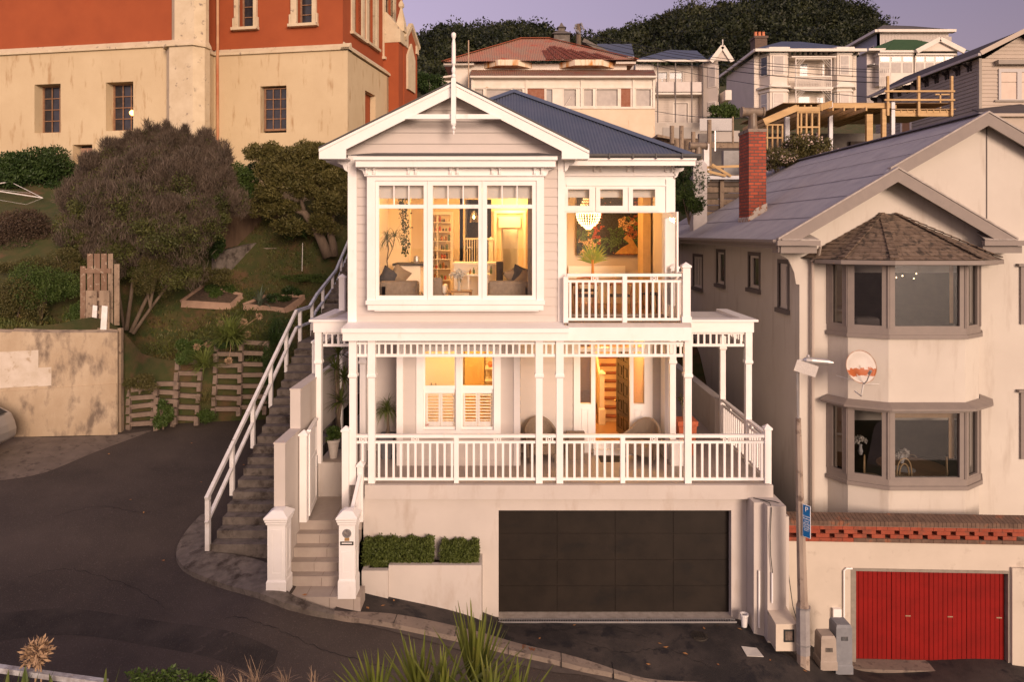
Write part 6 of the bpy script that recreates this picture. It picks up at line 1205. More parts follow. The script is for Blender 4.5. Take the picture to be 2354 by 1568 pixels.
# ================================================================ forest hill
sk = [(880,130),(945,88),(975,70),(1010,52),(1050,48),(1095,50),(1140,42),(1185,38),(1240,44),(1268,58),(1300,72),(1350,70),(1400,62),(1440,55),(1490,38),(1520,22),(1560,8),(1620,2),(1700,-12),(1800,-18),(1900,-12),(1960,-2),(2000,18),(2025,45),(2060,70),(2120,78),(2200,95),(2353,120),(2600,150)]
su_, sv_ = [p[0] for p in sk], [p[1] for p in sk]
skz = lambda x, y: Z_(np.interp(CX + x*F/y, su_, sv_), y)
mb = MB(); ux = np.linspace(860, 2600, 60); yy = np.linspace(98, 160, 12)
for u in ux:
    for j, y in enumerate(yy):
        t = j/(len(yy)-1); top_ = Z_(float(np.interp(u, su_, sv_)), 150) - 4.5; z = 24 + (top_-24)*min(1, (t/.84)**.8); mb.v.append((X_(u, y), float(y), z if y <= 152 else top_-3))
for i in range(len(ux)-1):
    for j in range(len(yy)-1): a = i*len(yy)+j; mb.f.append((a, a+len(yy), a+len(yy)+1, a+1))
mb.build('hill', pm('forest floor', (.03,.035,.014), (.06,.045,.02), .1, .95), kind='structure', smooth=True, recalc=False)
PTS = []; PT2 = []
for k in range(620):
    u = rnd.uniform(900, 2100); t = 1 - rnd.random()**1.5 if k > 110 else 1.0
    if k <= 110: u = 905 + k*10.3
    y = 98 + 52*t; top_ = Z_(float(np.interp(u, su_, sv_)), 150) - 4.5; z = 24 + (top_-24)*min(1, (t*52/62/.84)**.8); r = rnd.uniform(2.2, 4.2) * (.75 if t > .97 else 1)
    if 1275 < u < 1400 and t > .9 and rnd.random() < .7: continue
    P = blob((X_(u, y), y, z + r*.5), (r, r, r*rnd.uniform(.6, 1.05)), 420, sub=11); (PTS if rnd.random() < .7 else PT2).append(P)
wood = leaves('forest', np.concatenate(PTS), .62, lf_forest, up=.3, aspect=.5, kind='stuff'); leaves('forest', np.concatenate(PT2), .62, leafm('lighter pine foliage', (.022,.030,.009), (.042,.046,.015), sc=.1, trans=.1), up=.3, aspect=.5, kind='stuff')

# more growth over the bank and pallets
for u, v, Y, r, n, lb, mt in ((320,880,19.6,(.5,.2,.28),5000,'brown green creeper tumbling over the leaning pallet',lf_olive),(430,825,20.2,(.35,.2,.25),3500,'green creeper on the head of the tall middle pallet',lf_green),(520,790,20.6,(.5,.25,.2),3500,'ivy fringe along the top of the right pallets',lf_dark),(475,960,20.4,(.3,.2,.25),2500,'low green weed between the middle and right pallets',lf_green),(620,860,21.2,(.25,.3,1.0),5000,'tall dark weeds between the right pallet and the stairs',lf_dark),(640,760,22.6,(.4,.4,.6),4000,'bushy dark weed beside the stair handrail',lf_dark),(60,610,21.3,(1.2,.4,.35),6000,'brown green scrub on the bank above the bright creeper',lf_olive),(150,600,21.8,(.7,.4,.5),4500,'olive scrub left of the fence panel',lf_olive),(220,560,23.0,(.8,.5,.5),5000,'olive undergrowth below the large twiggy shrub',lf_olive),(700,640,26.0,(.9,.5,.2),3000,'low green growth in the lawn right of the beds',lf_green)):
    shrub(at(u,v,Y), r, n, lb, .05, mt, sub=14, up=.6, stem=n > 4000)

# wear on the road: repaired strips and cracks
patchm = pm('patched asphalt', (.032,.026,.023), (.062,.049,.041), 1.5, .9, .8, 50, c3=(.09,.075,.06), s3=30, f3=(.58,.7))
ribbon('road_patch', [gnd(u, v, -.1) for u, v in ((-60,1418),(180,1402),(420,1436),(640,1498))], [gnd(u, v, -.1) for u, v in ((-60,1480),(180,1462),(420,1500),(620,1560))], 40, 4, -.096, patchm)
crk = pm('crack tar', (.012,.011,.011), None, rough=.7)
for q_, off, lane_ in (([(120,1190),(230,1165),(330,1180),(420,1150)], -.0965, 1), ([(60,1330),(160,1310),(300,1350),(380,1400)], -.0965, 1), ([(520,1420),(640,1450),(760,1500),(900,1540)], -.0965, 1), ([(1180,1440),(1260,1452),(1380,1440),(1490,1470)], .004, 0), ([(1330,1475),(1420,1500),(1530,1495),(1640,1540)], .004, 0)):
    A_ = smooth_pl([gnd(u, v, -.1 if lane_ else 0) for u, v in q_], 40); m = MB()
    for i, p in enumerate(A_):
        j = rnd.uniform(-.03, .03); w_ = rnd.uniform(.004, .012); m.v += [(p.x, p.y+j, g(p.x, p.y+j)+off+.004), (p.x, p.y+j+w_, g(p.x, p.y+j+w_)+off+.004)]
        if i: a = 2*i; m.f.append((a-2, a, a+1, a-1))
    m.build('road_crack', crk, kind='structure', recalc=False)
scuff = pm('pale scuffed asphalt', (.10,.085,.075), (.05,.042,.037), 9, .9, .5, 50, fac=(.4,.55))
ribbon('road_scuff', [gnd(u, v, -.1) for u, v in ((560,1345),(640,1375),(720,1400))], [gnd(u, v, -.1) for u, v in ((560,1349),(638,1381),(718,1404))], 30, 1, -.0945, scuff)
# kerb joints
for u, v in ((905,1432),(1045,1462),(1168,1493),(1290,1523),(1410,1551)):
    x, y = gnd(u, v); m = MB(); m.hexa([(x-.006, y-.03, g(x,y)-.1), (x+.006, y-.03, g(x,y)-.1), (x+.02, y+.28, g(x,y+.28)-.05), (x+.008, y+.28, g(x,y+.28)-.05), (x-.006, y-.03, g(x,y-.03)+.007), (x+.006, y-.03, g(x,y-.03)+.007), (x+.02, y+.28, g(x+.02,y+.28)+.007), (x+.008, y+.28, g(x,y+.28)+.007)]); m.build('kerb_joint', crk, kind='structure')
fwhite = pm('sun worn white paint', (.70,.64,.57), (.64,.58,.51), 1.5, .7, .1, 20)
# ================================================================ houses up the hill
def roof_faces(par, faces, mat, name='roof', pitch=.12, amp=.014):
    m = MB()
    for f in faces: m.corr(f, pitch, amp, 4)
    return m.build(name, mat, par, recalc=False)
def plain_win(par, fr, a0, a1, z0, z1, gl, mat=fwhite, fw_=.07, bars=(), o=.03, split=None):
    holes = [(a0+fw_, a1-fw_, z0+fw_, z1-fw_)] if split is None else [(a0+fw_, a1-fw_, z0+fw_, split-.02), (a0+fw_, a1-fw_, split+.02, z1-fw_)]
    return win(par, fr, (a0, a1, z0, z1), holes, .07, o, bars=bars, gl=gl, mat=mat)
flat_gl = pm('curtained window', (.46,.41,.37), (.38,.34,.31), 3, .5, spec=.2); blk_gl = pm('dark far window', (.03,.035,.045), (.06,.06,.07), 2, .15, spec=.6)
lit_gl = pm('sky lit window', (.56,.50,.45), (.50,.44,.39), 2, .5, spec=.2); grey_gl = pm('grey far window', (.30,.29,.29), (.38,.36,.35), 2, .2, spec=.6)
def U(Y): return (lambda u: X_(u, Y)), (lambda v: Z_(v, Y))
# --- rusty roofed house
YR = 44; x_, z_ = U(YR); rh = thing('rusty_roof_house', 'shabby cream house with rusted iron roof and glazed verandah behind the villa', 'house', (x_(1290), YR, z_(320))); fr = FRONT(YR)
rust_w = pm('rust stained cream wall', (.68,.56,.42), (.62,.50,.36), .8, .8, .1, 30, c3=(.46,.22,.06), s3=1.4, f3=(.63,.72), st3=(2.2,2.2,.4)); shab = pm('shabby white paint', (.74,.68,.60), (.66,.59,.50), 1.5, .7, .1, 30, c3=(.45,.26,.12), s3=2.2, f3=(.67,.74))
rustr = pm('rusted red roofing iron', (.40,.17,.11), (.33,.215,.15), .7, .8, .2, 20, c3=(.42,.10,.05), s3=.6, f3=(.58,.66), stretch=(2,1,.6)); rustb = pm('brown lichen iron', (.20,.13,.085), (.26,.12,.07), 2, .85, .2, 20, c3=(.24,.06,.03), s3=1.4, f3=(.55,.65))
m = MB(); m.wall(fr, x_(1083), x_(1505), z_(330), z_(248), .2); m.build('lower_wall', rust_w, rh)
ws = [(1089,1112,flat_gl),(1116,1176,flat_gl),(1180,1202,flat_gl),(1212,1251,0),(1254,1271,grey_gl),(1294,1325,flat_gl),(1340,1364,flat_gl),(1369,1421,flat_gl),(1427,1449,0),(1460,1497,flat_gl)]
m = MB(); m.wall(fr, x_(1083), x_(1505), z_(248), z_(182), .2, [(x_(a), x_(c), z_(245), z_(203)) for a, c, g_ in ws]); 
for u in (1083, 1207, 1334, 1453, 1500): m.fb(fr, x_(u), x_(u)+.14, 0, .07, z_(250), z_(181))
m.fb(fr, x_(1083), x_(1505), 0, .05, z_(203), z_(200)); m.fb(fr, x_(1083), x_(1505), 0, .06, z_(250), z_(246)); m.build('verandah_wall', shab, rh)
brnp = pm('red brown board', (.24,.085,.045), (.30,.14,.09), 5, .8, .1, 20)
for a, c, g_ in ws:
    if g_: plain_win(rh, fr, x_(a), x_(c), z_(245), z_(203), None, shab, .05, o=.02); m = MB(); m.fb(fr, x_(a), x_(c), -.12, -.1, z_(245), z_(203)); m.build('pane', g_, rh)
    else: m = MB(); m.fb(fr, x_(a), x_(c), -.1, -.02, z_(245), z_(203)); m.build('board_panel', brnp, rh)
m = MB(); m.bar((x_(1299), YR+.05, z_(243)), (x_(1312), YR+.05, z_(222)), .12, .03); m.build('leaning_slat', fwhite, rh)
roof_faces(rh, [[(x_(1080), YR-.3, z_(176)), (x_(1506), YR-.3, z_(176)), (X_(1502,YR+3), YR+3, Z_(160,YR+3)), (X_(1084,YR+3), YR+3, Z_(160,YR+3))]], rustb, 'verandah_roof', .12, .018)
m = MB(); m.box(x_(1081), x_(1507), YR-.42, YR-.28, z_(181), z_(177)); m.box(x_(1083), x_(1505), YR-.28, YR+.02, z_(182), z_(179)); m.build('gutter', fwhite, rh)
Yb = 47; xb, zb = U(Yb); m = MB(); m.box(xb(1042), xb(1440), Yb, Yb+8, zb(300), zb(146)); m.build('main_wall', shab, rh)
m = MB(); m.box(xb(1021), xb(1090), Yb-.5, Yb, zb(153), zb(148)); m.build('eave', fwhite, rh); m = MB(); m.box(xb(1413), xb(1458), Yb-.5, Yb, zb(150), zb(145)); m.build('eave', fwhite, rh)
for a, c in ((1112, 1222), (1285, 1412)):
    m = MB(); cx1_, cx2_ = xb(a), xb(c); m.ext([(cx1_, Yb-.0, zb(157)), (cx1_+1, Yb-.9, zb(157)), (cx2_-1, Yb-.9, zb(157)), (cx2_, Yb, zb(157))], (0,0,zb(144)-zb(157))); m.build('bay_frieze', pm('rust streaked frieze', (.72,.60,.45), (.50,.22,.05), 1.2, .7, fac=(.5,.62), stretch=(1.5,1.5,.3)), rh)
Yq = 52; xq, zq = U(Yq); eL, eR = (xb(1020), Yb-.8, zb(148)), (xb(1460), Yb-.8, zb(143)); r1, r2 = (xq(1194), Yq, zq(89)), (xq(1264), Yq, zq(89))
roof_faces(rh, [[eL, eR, r2, r1], [eR, (eR[0], 57, eR[2]), r2], [(eL[0], 57, eL[2]), eL, r1]], rustr, 'main_roof', .12, .022)
m = MB()
for p, q_ in ((eL, r1), (r1, r2), (r2, eR)): m.bar((p[0], p[1]-.05, p[2]+.05), (q_[0], q_[1]-.05, q_[2]+.05), .3, .05)
m.build('ridge_cap', pm('rust red ridge', (.30,.07,.03), (.22,.08,.04), 3, .8), rh)
for k, (ua, ub) in enumerate(((1255,1275),(1278,1293),(1296,1311),(1314,1330),(1333,1348),(1352,1370),(1374,1392),(1396,1412))):   # rust eaten sheets
    P0 = lambda u, t, eL=eL, eR=eR, r1=r1, r2=r2: Vector(eL).lerp(Vector(eR), (u-1021)/438).lerp(Vector(r1).lerp(Vector(r2), (u-1021)/438), t) + Vector((0, -.05, .04))
    tt = (.42,.52,.60,.62,.56,.46,.36,.26)[k]; m = MB(); m.corr([P0(ua,.02), P0(ub,.02), P0(ub,tt), P0(ua,tt)], .12, .022, 4); m.build('rusted_sheet', pm('deep rust iron', (.13,.028,.016), (.21,.055,.03), 2.5, .9, c3=(.30,.17,.11), s3=5, f3=(.55,.68), st3=(3,1,.4)), rh, recalc=False)
m = MB(); m.tube([(x_(1078), YR-.6, z_(262)), (x_(1078), YR-.6, z_(98))], .04, 6); m.build('vent_pipe', pm('rusted pipe', (.45,.32,.22)), rh)
m = MB(); m.box(xb(987), xb(1040), Yb, Yb+4, zb(215), zb(185)); m.ext([(xb(984), Yb-.3, zb(186)), (xb(1040), Yb-.3, zb(178)), (xb(1040), Yb-.3, zb(174)), (xb(984), Yb-.3, zb(182))], (0, 4, 0)); m.build('lean_to', shab, rh)
# --- distant chimney house behind the rusty roof, power pole
Yx = 66; x_, z_ = U(Yx); ch_ = thing('dark_cupola', 'dark slate cupola with louvres rising behind the rusty roof', 'cupola', (x_(1290), Yx, z_(110))); m = MB(); m.sq((x_(1290), Yx, 0), [(.75, z_(115)), (.75, z_(84)), (1.0, z_(83)), (.3, z_(72)), (.3, z_(66)), (.45, z_(65)), (.2, z_(60)), (.05, z_(52))]); m.build('tower', pm('dark slate', (.09,.075,.065), (.15,.13,.11), 3, .7), ch_)
m = MB()
for i in range(6): m.box(x_(1283), x_(1296), Yx-.78, Yx-.75, z_(112-i*3), z_(110.5-i*3))
m.build('louvre', pm('lead grey', (.25,.23,.22)), ch_)
Yp = 56; x_, z_ = U(Yp); pp = thing('power_pole', 'weathered timber power pole with insulators rising behind the rusty roof', 'power pole', (x_(1329), Yp, z_(140))); m = MB(); m.tube([(x_(1330), Yp, z_(140)), (x_(1329), Yp, z_(55))], [.24,.20], 8); m.build('pole', bark, pp)
for du, dv in ((-9,66),(-7,60),(8,62),(11,68),(-6,72),(6,57)):
    m = MB(); m.tube([(x_(1329), Yp, z_(dv+6)), (x_(1329+du*.6), Yp-.2, z_(dv-3)), (x_(1329+du), Yp-.3, z_(dv))], .035, 5); m.lathe((x_(1329+du), Yp-.3, z_(dv)), [(.05,-.1),(.09,0),(.05,.1)], 8); m.build('insulator', steel, pp)
m = MB(); m.tube([(x_(1329), Yp-.15, z_(75)), (x_(1331), Yp-.2, z_(74))], .22, 8); m.build('bracket', steel, pp)
def wire(pts, label, r=.022, sag=.6):
    a, c_ = Vector(pts[0]), Vector(pts[1]); m = MB(); m.tube([a.lerp(c_, i/14) - Vector((0, 0, sag*4*(i/14)*(1-i/14))) for i in range(15)], r, 4); tag(m.build('power_line', black_m), label, 'power line', 'power lines crossing the hillside')
for k, (v0, v1, lb) in enumerate(((72,160,'uppermost power line from the timber pole past the white villa on the hill'),(78,166,'second highest power line running past the lacework balcony'),(84,178,'middle power line running past the lacework balcony'),(95,190,'thick lower power line crossing the hillside houses'),(104,225,'lowest power line drooping towards the grey house'))):
    wire((at(1333, v0, 56), at(2020, v1, 40)), lb, .018 if k != 3 else .026)
wire((at(1505,255,40), at(1700,272,30)), 'rope wire strung along the construction fence', .014, .1)
# --- small houses glimpsed between
Ym = 62; x_, z_ = U(Ym); hs3 = thing('slate_roof_house', 'small house with slate blue roof seen behind the rusty roof', 'house', (x_(1420), Ym, z_(150))); roof_faces(hs3, [[(x_(1366), Ym, z_(136)), (x_(1458), Ym, z_(131)), (X_(1450,Ym+4), Ym+4, Z_(125,Ym+4)), (X_(1372,Ym+4), Ym+4, Z_(100,Ym+4))]], blue_roof); m = MB(); m.box(x_(1385), x_(1456), Ym, Ym+4, z_(160), z_(136)); m.build('wall', cream, hs3); m = MB(); m.box(x_(1392), x_(1456), Ym-.3, Ym-.1, z_(135), z_(132)); m.build('gutter', fwhite, hs3)
Ym = 60; x_, z_ = U(Ym); g5 = thing('gabled_house', 'small dark gabled roof with orange bargeboards beside the power pole', 'house', (x_(1352), Ym, z_(130)))
m = MB(); m.ext([(x_(1330), Ym, z_(120)), (x_(1338), Ym, z_(98)), (x_(1392), Ym, z_(130)), (x_(1330), Ym, z_(140))], (0, 4, 0)); m.build('wall', brnp, g5); m = MB(); m.bar((x_(1338), Ym-.1, z_(97)), (x_(1396), Ym-.1, z_(128)), 1.4, .35); m.build('roof', pm('dark slate', (.09,.075,.065)), g5)
# --- white glazed house numbered 76
YA = 58; x_, z_ = U(YA); ah = thing('numbered_house', 'white house with glazed balconies, blue roof and the gold number 76', 'house', (x_(1560), YA, z_(310))); fr = FRONT(YA); cw = pm('pale weatherboard', (.55,.48,.42), (.50,.44,.38), 1, .7)
m = MB(); m.boards(fr, x_(1500), x_(1606), z_(300), z_(150), .2, [(x_(1507), x_(1535), z_(215), z_(164)), (x_(1537), x_(1570), z_(215), z_(164)), (x_(1546), x_(1582), z_(290), z_(235))], th=.15)
m.boards(fr, x_(1606), x_(1612), z_(300), z_(150), .2); m.build('wall', cw, ah)
ap1, ap2, ap3 = (x_(1610), YA-.8), (x_(1636), YA-1.6), (x_(1648), YA-.4); bayp = [(x_(1606), YA), ap1, ap2, ap3, (x_(1652), YA)]
m = MB(); band([p for p in bayp], -.15, 0, z_(300), z_(150), m); m.build('bay_wall', cw, ah)
for (p0, p1, lst) in ((ap1, ap2, ((.35, .9, 208, 160, flat_gl), (.35, .9, 265, 240, flat_gl))), (ap2, ap3, ((.25, .85, 210, 162, blk_gl), (.25, .85, 267, 241, blk_gl)))):
    f = Fr(p0[0], p0[1], math.atan2(p1[1]-p0[1], p1[0]-p0[0]), 1); L1 = math.hypot(p1[0]-p0[0], p1[1]-p0[1])
    for s0, s1, v0, v1, g_ in lst: m = MB(); m.fb(f, L1*s0, L1*s1, 0, .05, z_(v0), z_(v1)); w_ = m.build('window', fwhite, ah); m = MB(); m.fb(f, L1*s0+.08, L1*s1-.08, .05, .07, z_(v0)+.08, z_(v1)-.08); m.build('pane', g_, w_)
for a, c, v0, v1, g_ in ((1507,1535,215,164,blk_gl),(1537,1570,215,164,blk_gl),(1546,1582,290,235,lit_gl)): plain_win(ah, fr, x_(a), x_(c), z_(v0), z_(v1), None, fwhite, .07); m = MB(); m.fb(fr, x_(a), x_(c), -.12, -.1, z_(v0), z_(v1)); m.build('pane', g_, ah)
for a, c, v0, v1 in ((1509,1521,214,180),(1524,1534,214,180),(1540,1552,214,180),(1555,1566,214,180)): m = MB(); m.fb(fr, x_(a), x_(c), -.09, -.08, z_(v0), z_(v1)); m.build('curtain', lit_gl, ah)
m = MB(); m.fb(fr, x_(1500), x_(1608), .0, 1.0, z_(222), z_(218)); m.build('balcony_floor', fwhite, ah)
m = MB(); m.fb(fr, x_(1502), x_(1606), .98, 1.0, z_(216), z_(194)); m.build('glass_balustrade', pm('frosted glass rail', (.60,.54,.50), (.54,.48,.44), 2, .5, spec=.2), ah)
for u in (1505, 1545, 1582, 1607): m = MB(); m.tube([(x_(u), YA-1.1, z_(300)), (x_(u), YA-1.1, z_(150))], .05, 6); m.build('steel_post', pm('dark steel', (.16,.14,.13)), ah)
roof_faces(ah, [[(x_(1452), YA-1.2, z_(145)), (x_(1620), YA-1.2, z_(148)), (X_(1600,YA+4), YA+4, Z_(125,YA+4)), (X_(1538,YA+4), YA+4, Z_(114,YA+4))], [(x_(1622), YA-1.7, z_(150)), (x_(1622), YA+6, z_(150)), (X_(1646,YA), YA+6, z_(118)), (x_(1646), YA-1.7, z_(118))]], blue_roof)
m = MB(); m.box(x_(1452), x_(1622), YA-1.35, YA-1.15, z_(150), z_(146)); m.box(x_(1458), x_(1500), YA-.5, YA, z_(250), z_(150)); m.build('gutter', fwhite, ah)
m = MB(); yy_ = YA-1.75
for p, q_ in (((x_(1620), yy_, z_(153)), (x_(1646), yy_, z_(119))), ((x_(1646), yy_, z_(119)), (x_(1668), yy_, z_(153)))): m.bar(p, q_, .1, .35)
m.tube([(x_(1646), yy_, z_(125)), (x_(1646), yy_, z_(104))], .05, 6); m.build('barge_board', fwhite, ah); m = MB(); m.ext([(x_(1622), yy_+.1, z_(151)), (x_(1666), yy_+.1, z_(151)), (x_(1646), yy_+.1, z_(121))], (0,.1,0)); m.build('gable_shingles', cw, ah)
m = MB(); m.box(x_(1452), x_(1612), YA-2.2, YA-1.6, z_(345), z_(291)); m.build('garage_wall', pm('pale concrete wall', (.50,.45,.40), (.44,.39,.34), 2, .9), ah); m = MB(); m.box(x_(1510), x_(1575), YA-2.25, YA-2.19, z_(345), z_(302)); m.build('garage_door', pm('grey garage door', (.36,.33,.30)), ah)
text('76', FRONT(YA-2.22), x_(1601), .02, z_(308), .62, pm('gold numerals', (.42,.28,.08), None, rough=.4, metal=.5), ah, 'house_number', .04)
m = MB(); m.box(x_(1650), x_(1664), YA-2, YA-.5, z_(240), z_(218)); m.build('side_balcony', fwhite, ah)
shrub(at(1660, 263, 54), (1.4,1,.8), 3500, 'bright green rounded shrub below the side balcony of the numbered house', .2, lf_green, sub=12)
# --- two storey villa with lacework balcony
YV = 70; x_, z_ = U(YV); vh = thing('lacework_villa', 'white two storey villa with twin bays and lacework balcony up the hill', 'house', (x_(1850), YV, z_(270))); fr = FRONT(YV); vw = pm('pale cream board', (.66,.58,.50), (.60,.53,.45), 1, .7)
m = MB(); m.boards(fr, x_(1733), x_(1968), z_(280), z_(125), .2, th=.2); m.boards(SIDE(x_(1733)), YV, YV+9, z_(285), z_(130), .22, th=.2); m.build('wall', vw, vh)
for (b0, b1) in (((1745, 1812)), ((1897, 1958))):
    bp_ = [(x_(b0), YV), (x_(b0+14), YV-1.2), (x_(b1-14), YV-1.2), (x_(b1), YV)]; m = MB(); band(bp_, -.2, 0, z_(275), z_(128), m); m.build('bay', vw, vh)
    for o_, za, zc in ((.35, z_(207), z_(203)), (.15, z_(216), z_(212)), (.3, z_(121)-.05, z_(116)), (.1, z_(132), z_(128))): m = MB(); band(bp_, 0, o_, za, zc, m); m.build('cornice', fwhite, vh)
    xm = (x_(b0)+x_(b1))/2; m = MB(); m.ext([(xm + .85*math.cos(t*math.pi/10), YV-1.4, z_(204) + .45*math.sin(t*math.pi/10)) for t in range(11)], (0, .3, 0)); m.build('window_pediment', fwhite, vh)
    for k in range(3):
        p0, p1 = bp_[k], bp_[k+1]; f = Fr(p0[0], p0[1], math.atan2(p1[1]-p0[1], p1[0]-p0[0]), 1); L1 = math.hypot(p1[0]-p0[0], p1[1]-p0[1])
        for v0, v1, g_ in ((176, 136, blk_gl if (k == 0 and b0 == 1745) or k == 2 else flat_gl), (264, 220, lit_gl if k == 1 else grey_gl)):
            m = MB(); m.fb(f, L1*.16, L1*.84, 0, .07, z_(v0)-.1, z_(v1)+.1); w_ = m.build('window', fwhite, vh); m = MB(); zm = (z_(v0)+z_(v1))/2; m.fb(f, L1*.24, L1*.76, .07, .09, z_(v0), zm-.04); m.fb(f, L1*.24, L1*.76, .07, .09, zm+.04, z_(v1)); m.build('pane', g_, w_)
m = MB(); m.box(x_(1812), x_(1900), YV-1.4, YV, z_(211), z_(206)); m.build('balcony', fwhite, vh); m = MB(); m.box(x_(1806), x_(1906), YV-1.5, YV+.2, z_(140), z_(137)); m.build('balcony_roof', fwhite, vh)
for u in (1816, 1896): 
    for v0, v1 in ((206, 140), (280, 211)): m = MB(); m.tube([(x_(u), YV-1.35, z_(v0)), (x_(u), YV-1.35, z_(v1))], .07, 8); m.build('balcony_post', fwhite, vh)
m = MB()
for i in range(22): a = x_(1818) + i*(x_(1894)-x_(1818))/21; m.tube([(a, YV-1.35, z_(206)), (a+.08, YV-1.38, z_(195)), (a, YV-1.35, z_(184))], .035, 4); m.tube([(a+.1, YV-1.35, z_(206)), (a-.02, YV-1.38, z_(195)), (a+.1, YV-1.35, z_(184))], .025, 4)
m.box(x_(1816), x_(1896), YV-1.42, YV-1.3, z_(184), z_(181)); m.build('lace_balustrade', fwhite, vh)
for v in (141, 212):
    m = MB()
    for s, u in ((1, 1817), (-1, 1895)):
        for r_ in (.5, .75, 1.0): m.tube([(x_(u)+s*r_*(1-math.cos(t*.26)), YV-1.35, z_(v) - r_*1.1*math.cos(t*.26)*1.0) for t in range(7)][::-1], .03, 4)
    m.box(x_(1816), x_(1896), YV-1.4, YV-1.33, z_(v+2.5), z_(v)); m.build('lace_bracket', fwhite, vh)
for a, c, v0, v1, g_ in ((1836,1857,182,145,blk_gl),(1888,1895,178,145,blk_gl),(1833,1862,256,220,blk_gl),(1875,1893,252,222,grey_gl)): plain_win(vh, fr, x_(a), x_(c), z_(v0), z_(v1), None, fwhite, .1, o=.05, split=(z_(v0)+z_(v1))/2); m = MB(); m.fb(fr, x_(a)+.1, x_(c)-.1, .0, .02+.02, z_(v0)+.1, z_(v1)-.1); m.build('pane', g_, vh)
rl, rr = (x_(1722), YV-1.6, z_(121)), (x_(1972), YV-1.6, z_(122)); t1, t2 = (X_(1796,YV+4.5), YV+4.5, Z_(95,YV+4.5)), (X_(1838,YV+4.5), YV+4.5, Z_(95,YV+4.5))
roof_faces(vh, [[rl, rr, t2, t1], [(rl[0], YV+10, rl[2]), rl, t1], [rr, (rr[0], YV+10, rr[2]), t2]], blue_roof); m = MB(); m.box(rl[0], rr[0], YV-1.75, YV-1.55, rl[2]-.3, rl[2]-.02); m.box(rl[0]-.1, rl[0]+.1, YV-1.55, YV+10, rl[2]-.3, rl[2]-.02); m.box(x_(1735), x_(1966), YV-.1, YV-.02, z_(133), z_(127)); m.build('eave', fwhite, vh)
for i in range(20):
    u = 1738 + i*12; m = MB(); m.box(x_(u), x_(u)+.14, YV-.5, YV-.08, z_(127), z_(122)); m.build('bracket', fwhite, vh)
cbk = brick_mat('old brown brick', (.15,.09,.06), (.11,.065,.045), (.09,.07,.06)); m = MB(); m.box(X_(1735,YV+3), X_(1763,YV+3), YV+3, YV+4.4, Z_(118,YV+3), Z_(83,YV+3)); m.box(X_(1733,YV+3), X_(1765,YV+3), YV+2.9, YV+4.5, Z_(87,YV+3), Z_(82,YV+3)); c_o = m.build('chimney', cbk, vh)
for u in (1740, 1749, 1758): m = MB(); m.lathe((X_(u,YV+3), YV+3.5, Z_(83,YV+3)), [(.2,0),(.18,.1),(.15,.55),(.19,.6)], 10); m.build('chimney_pot', terracotta, c_o)
# --- green roofed house
YG = 76; x_, z_ = U(YG); gh = thing('green_roof_house', 'cream bay fronted house with a green iron roof', 'house', (x_(2080), YG, z_(250))); fr = FRONT(YG)
m = MB(); m.boards(fr, x_(1992), x_(2200), z_(260), z_(118), .22, th=.2); m.boards(SIDE(x_(1992)), YG, YG+8, z_(265), z_(120), .22, th=.2); m.build('wall', cream, gh)
for a, c, hx in ((2010, 2088, 3), (2092, 2180, 4)):
    m = MB(); m.fb(fr, x_(a), x_(c), .0, .9, z_(200), z_(132)); m.fb(fr, x_(a)-.2, x_(c)+.2, 0, 1.1, z_(132), z_(128)); m.build('bay', fwhite, gh)
    for k in range(hx):
        s0 = x_(a) + (x_(c)-x_(a))*(k+.1)/hx; s1 = x_(a) + (x_(c)-x_(a))*(k+.9)/hx; m = MB(); m.fb(fr, s0, s1, .9, .93, z_(171), z_(149)); m.build('pane', flat_gl, gh); m = MB(); m.fb(fr, s0, s1, .9, .93, z_(146), z_(135)); m.build('toplight', grey_gl if k != 1 else blk_gl, gh)
m = MB(); m.fb(fr, x_(1984), x_(2022), -1, 1.2, z_(122), z_(117)); m.build('eave', fwhite, gh); m = MB(); m.fb(fr, x_(2008), x_(2092), 0, 1.3, z_(127), z_(122)); m.build('eave', fwhite, gh)
Yt = YG+4; roof_faces(gh, [[(x_(2018), YG-1.3, z_(122)), (x_(2215), YG-1.3, z_(124)), (X_(2105,Yt), Yt, Z_(92,Yt)), (X_(2055,Yt), Yt, Z_(90,Yt))], [(x_(1984), YG+8, z_(118)), (x_(1988), YG-.8, z_(118)), (X_(2055,Yt), Yt, Z_(90,Yt))], [(x_(1986), YG-1, z_(119)), (x_(2022), YG-1.3, z_(121)), (X_(2055,Yt), Yt, Z_(90,Yt))]], pm('green roofing iron', (.045,.095,.030), (.055,.11,.035), 2, .7))
m = MB(); yy_ = YG-1.5
for p, q_ in (((x_(2088), yy_, z_(126)), (x_(2141), yy_, z_(98))), ((x_(2141), yy_, z_(98)), (x_(2196), yy_, z_(126)))): m.bar(p, q_, .2, .5)
m.build('barge_board', fwhite, gh); m = MB(); m.ext([(x_(2096), yy_+.2, z_(124)), (x_(2188), yy_+.2, z_(124)), (x_(2141), yy_+.2, z_(101))], (0,.2,0)); m.build('gable_shingles', vw, gh)
m = MB()
for i in range(7): m.box(x_(2004)+.2*i, x_(2004)+.2*i+.05, YG-1.6, YG-1.55, z_(240), z_(165))
for v in (165, 185, 205, 222): m.box(x_(2002), x_(2028), YG-1.66, YG-1.6, z_(v), z_(v-1.5))
m.build('fire_stair', fwhite, gh); m = MB(); m.lathe((x_(1998), YG-.5, z_(152)), [(.1,-.1),(.5,0),(.5,.04)], 14); m.build('dish', grey_gl, gh)
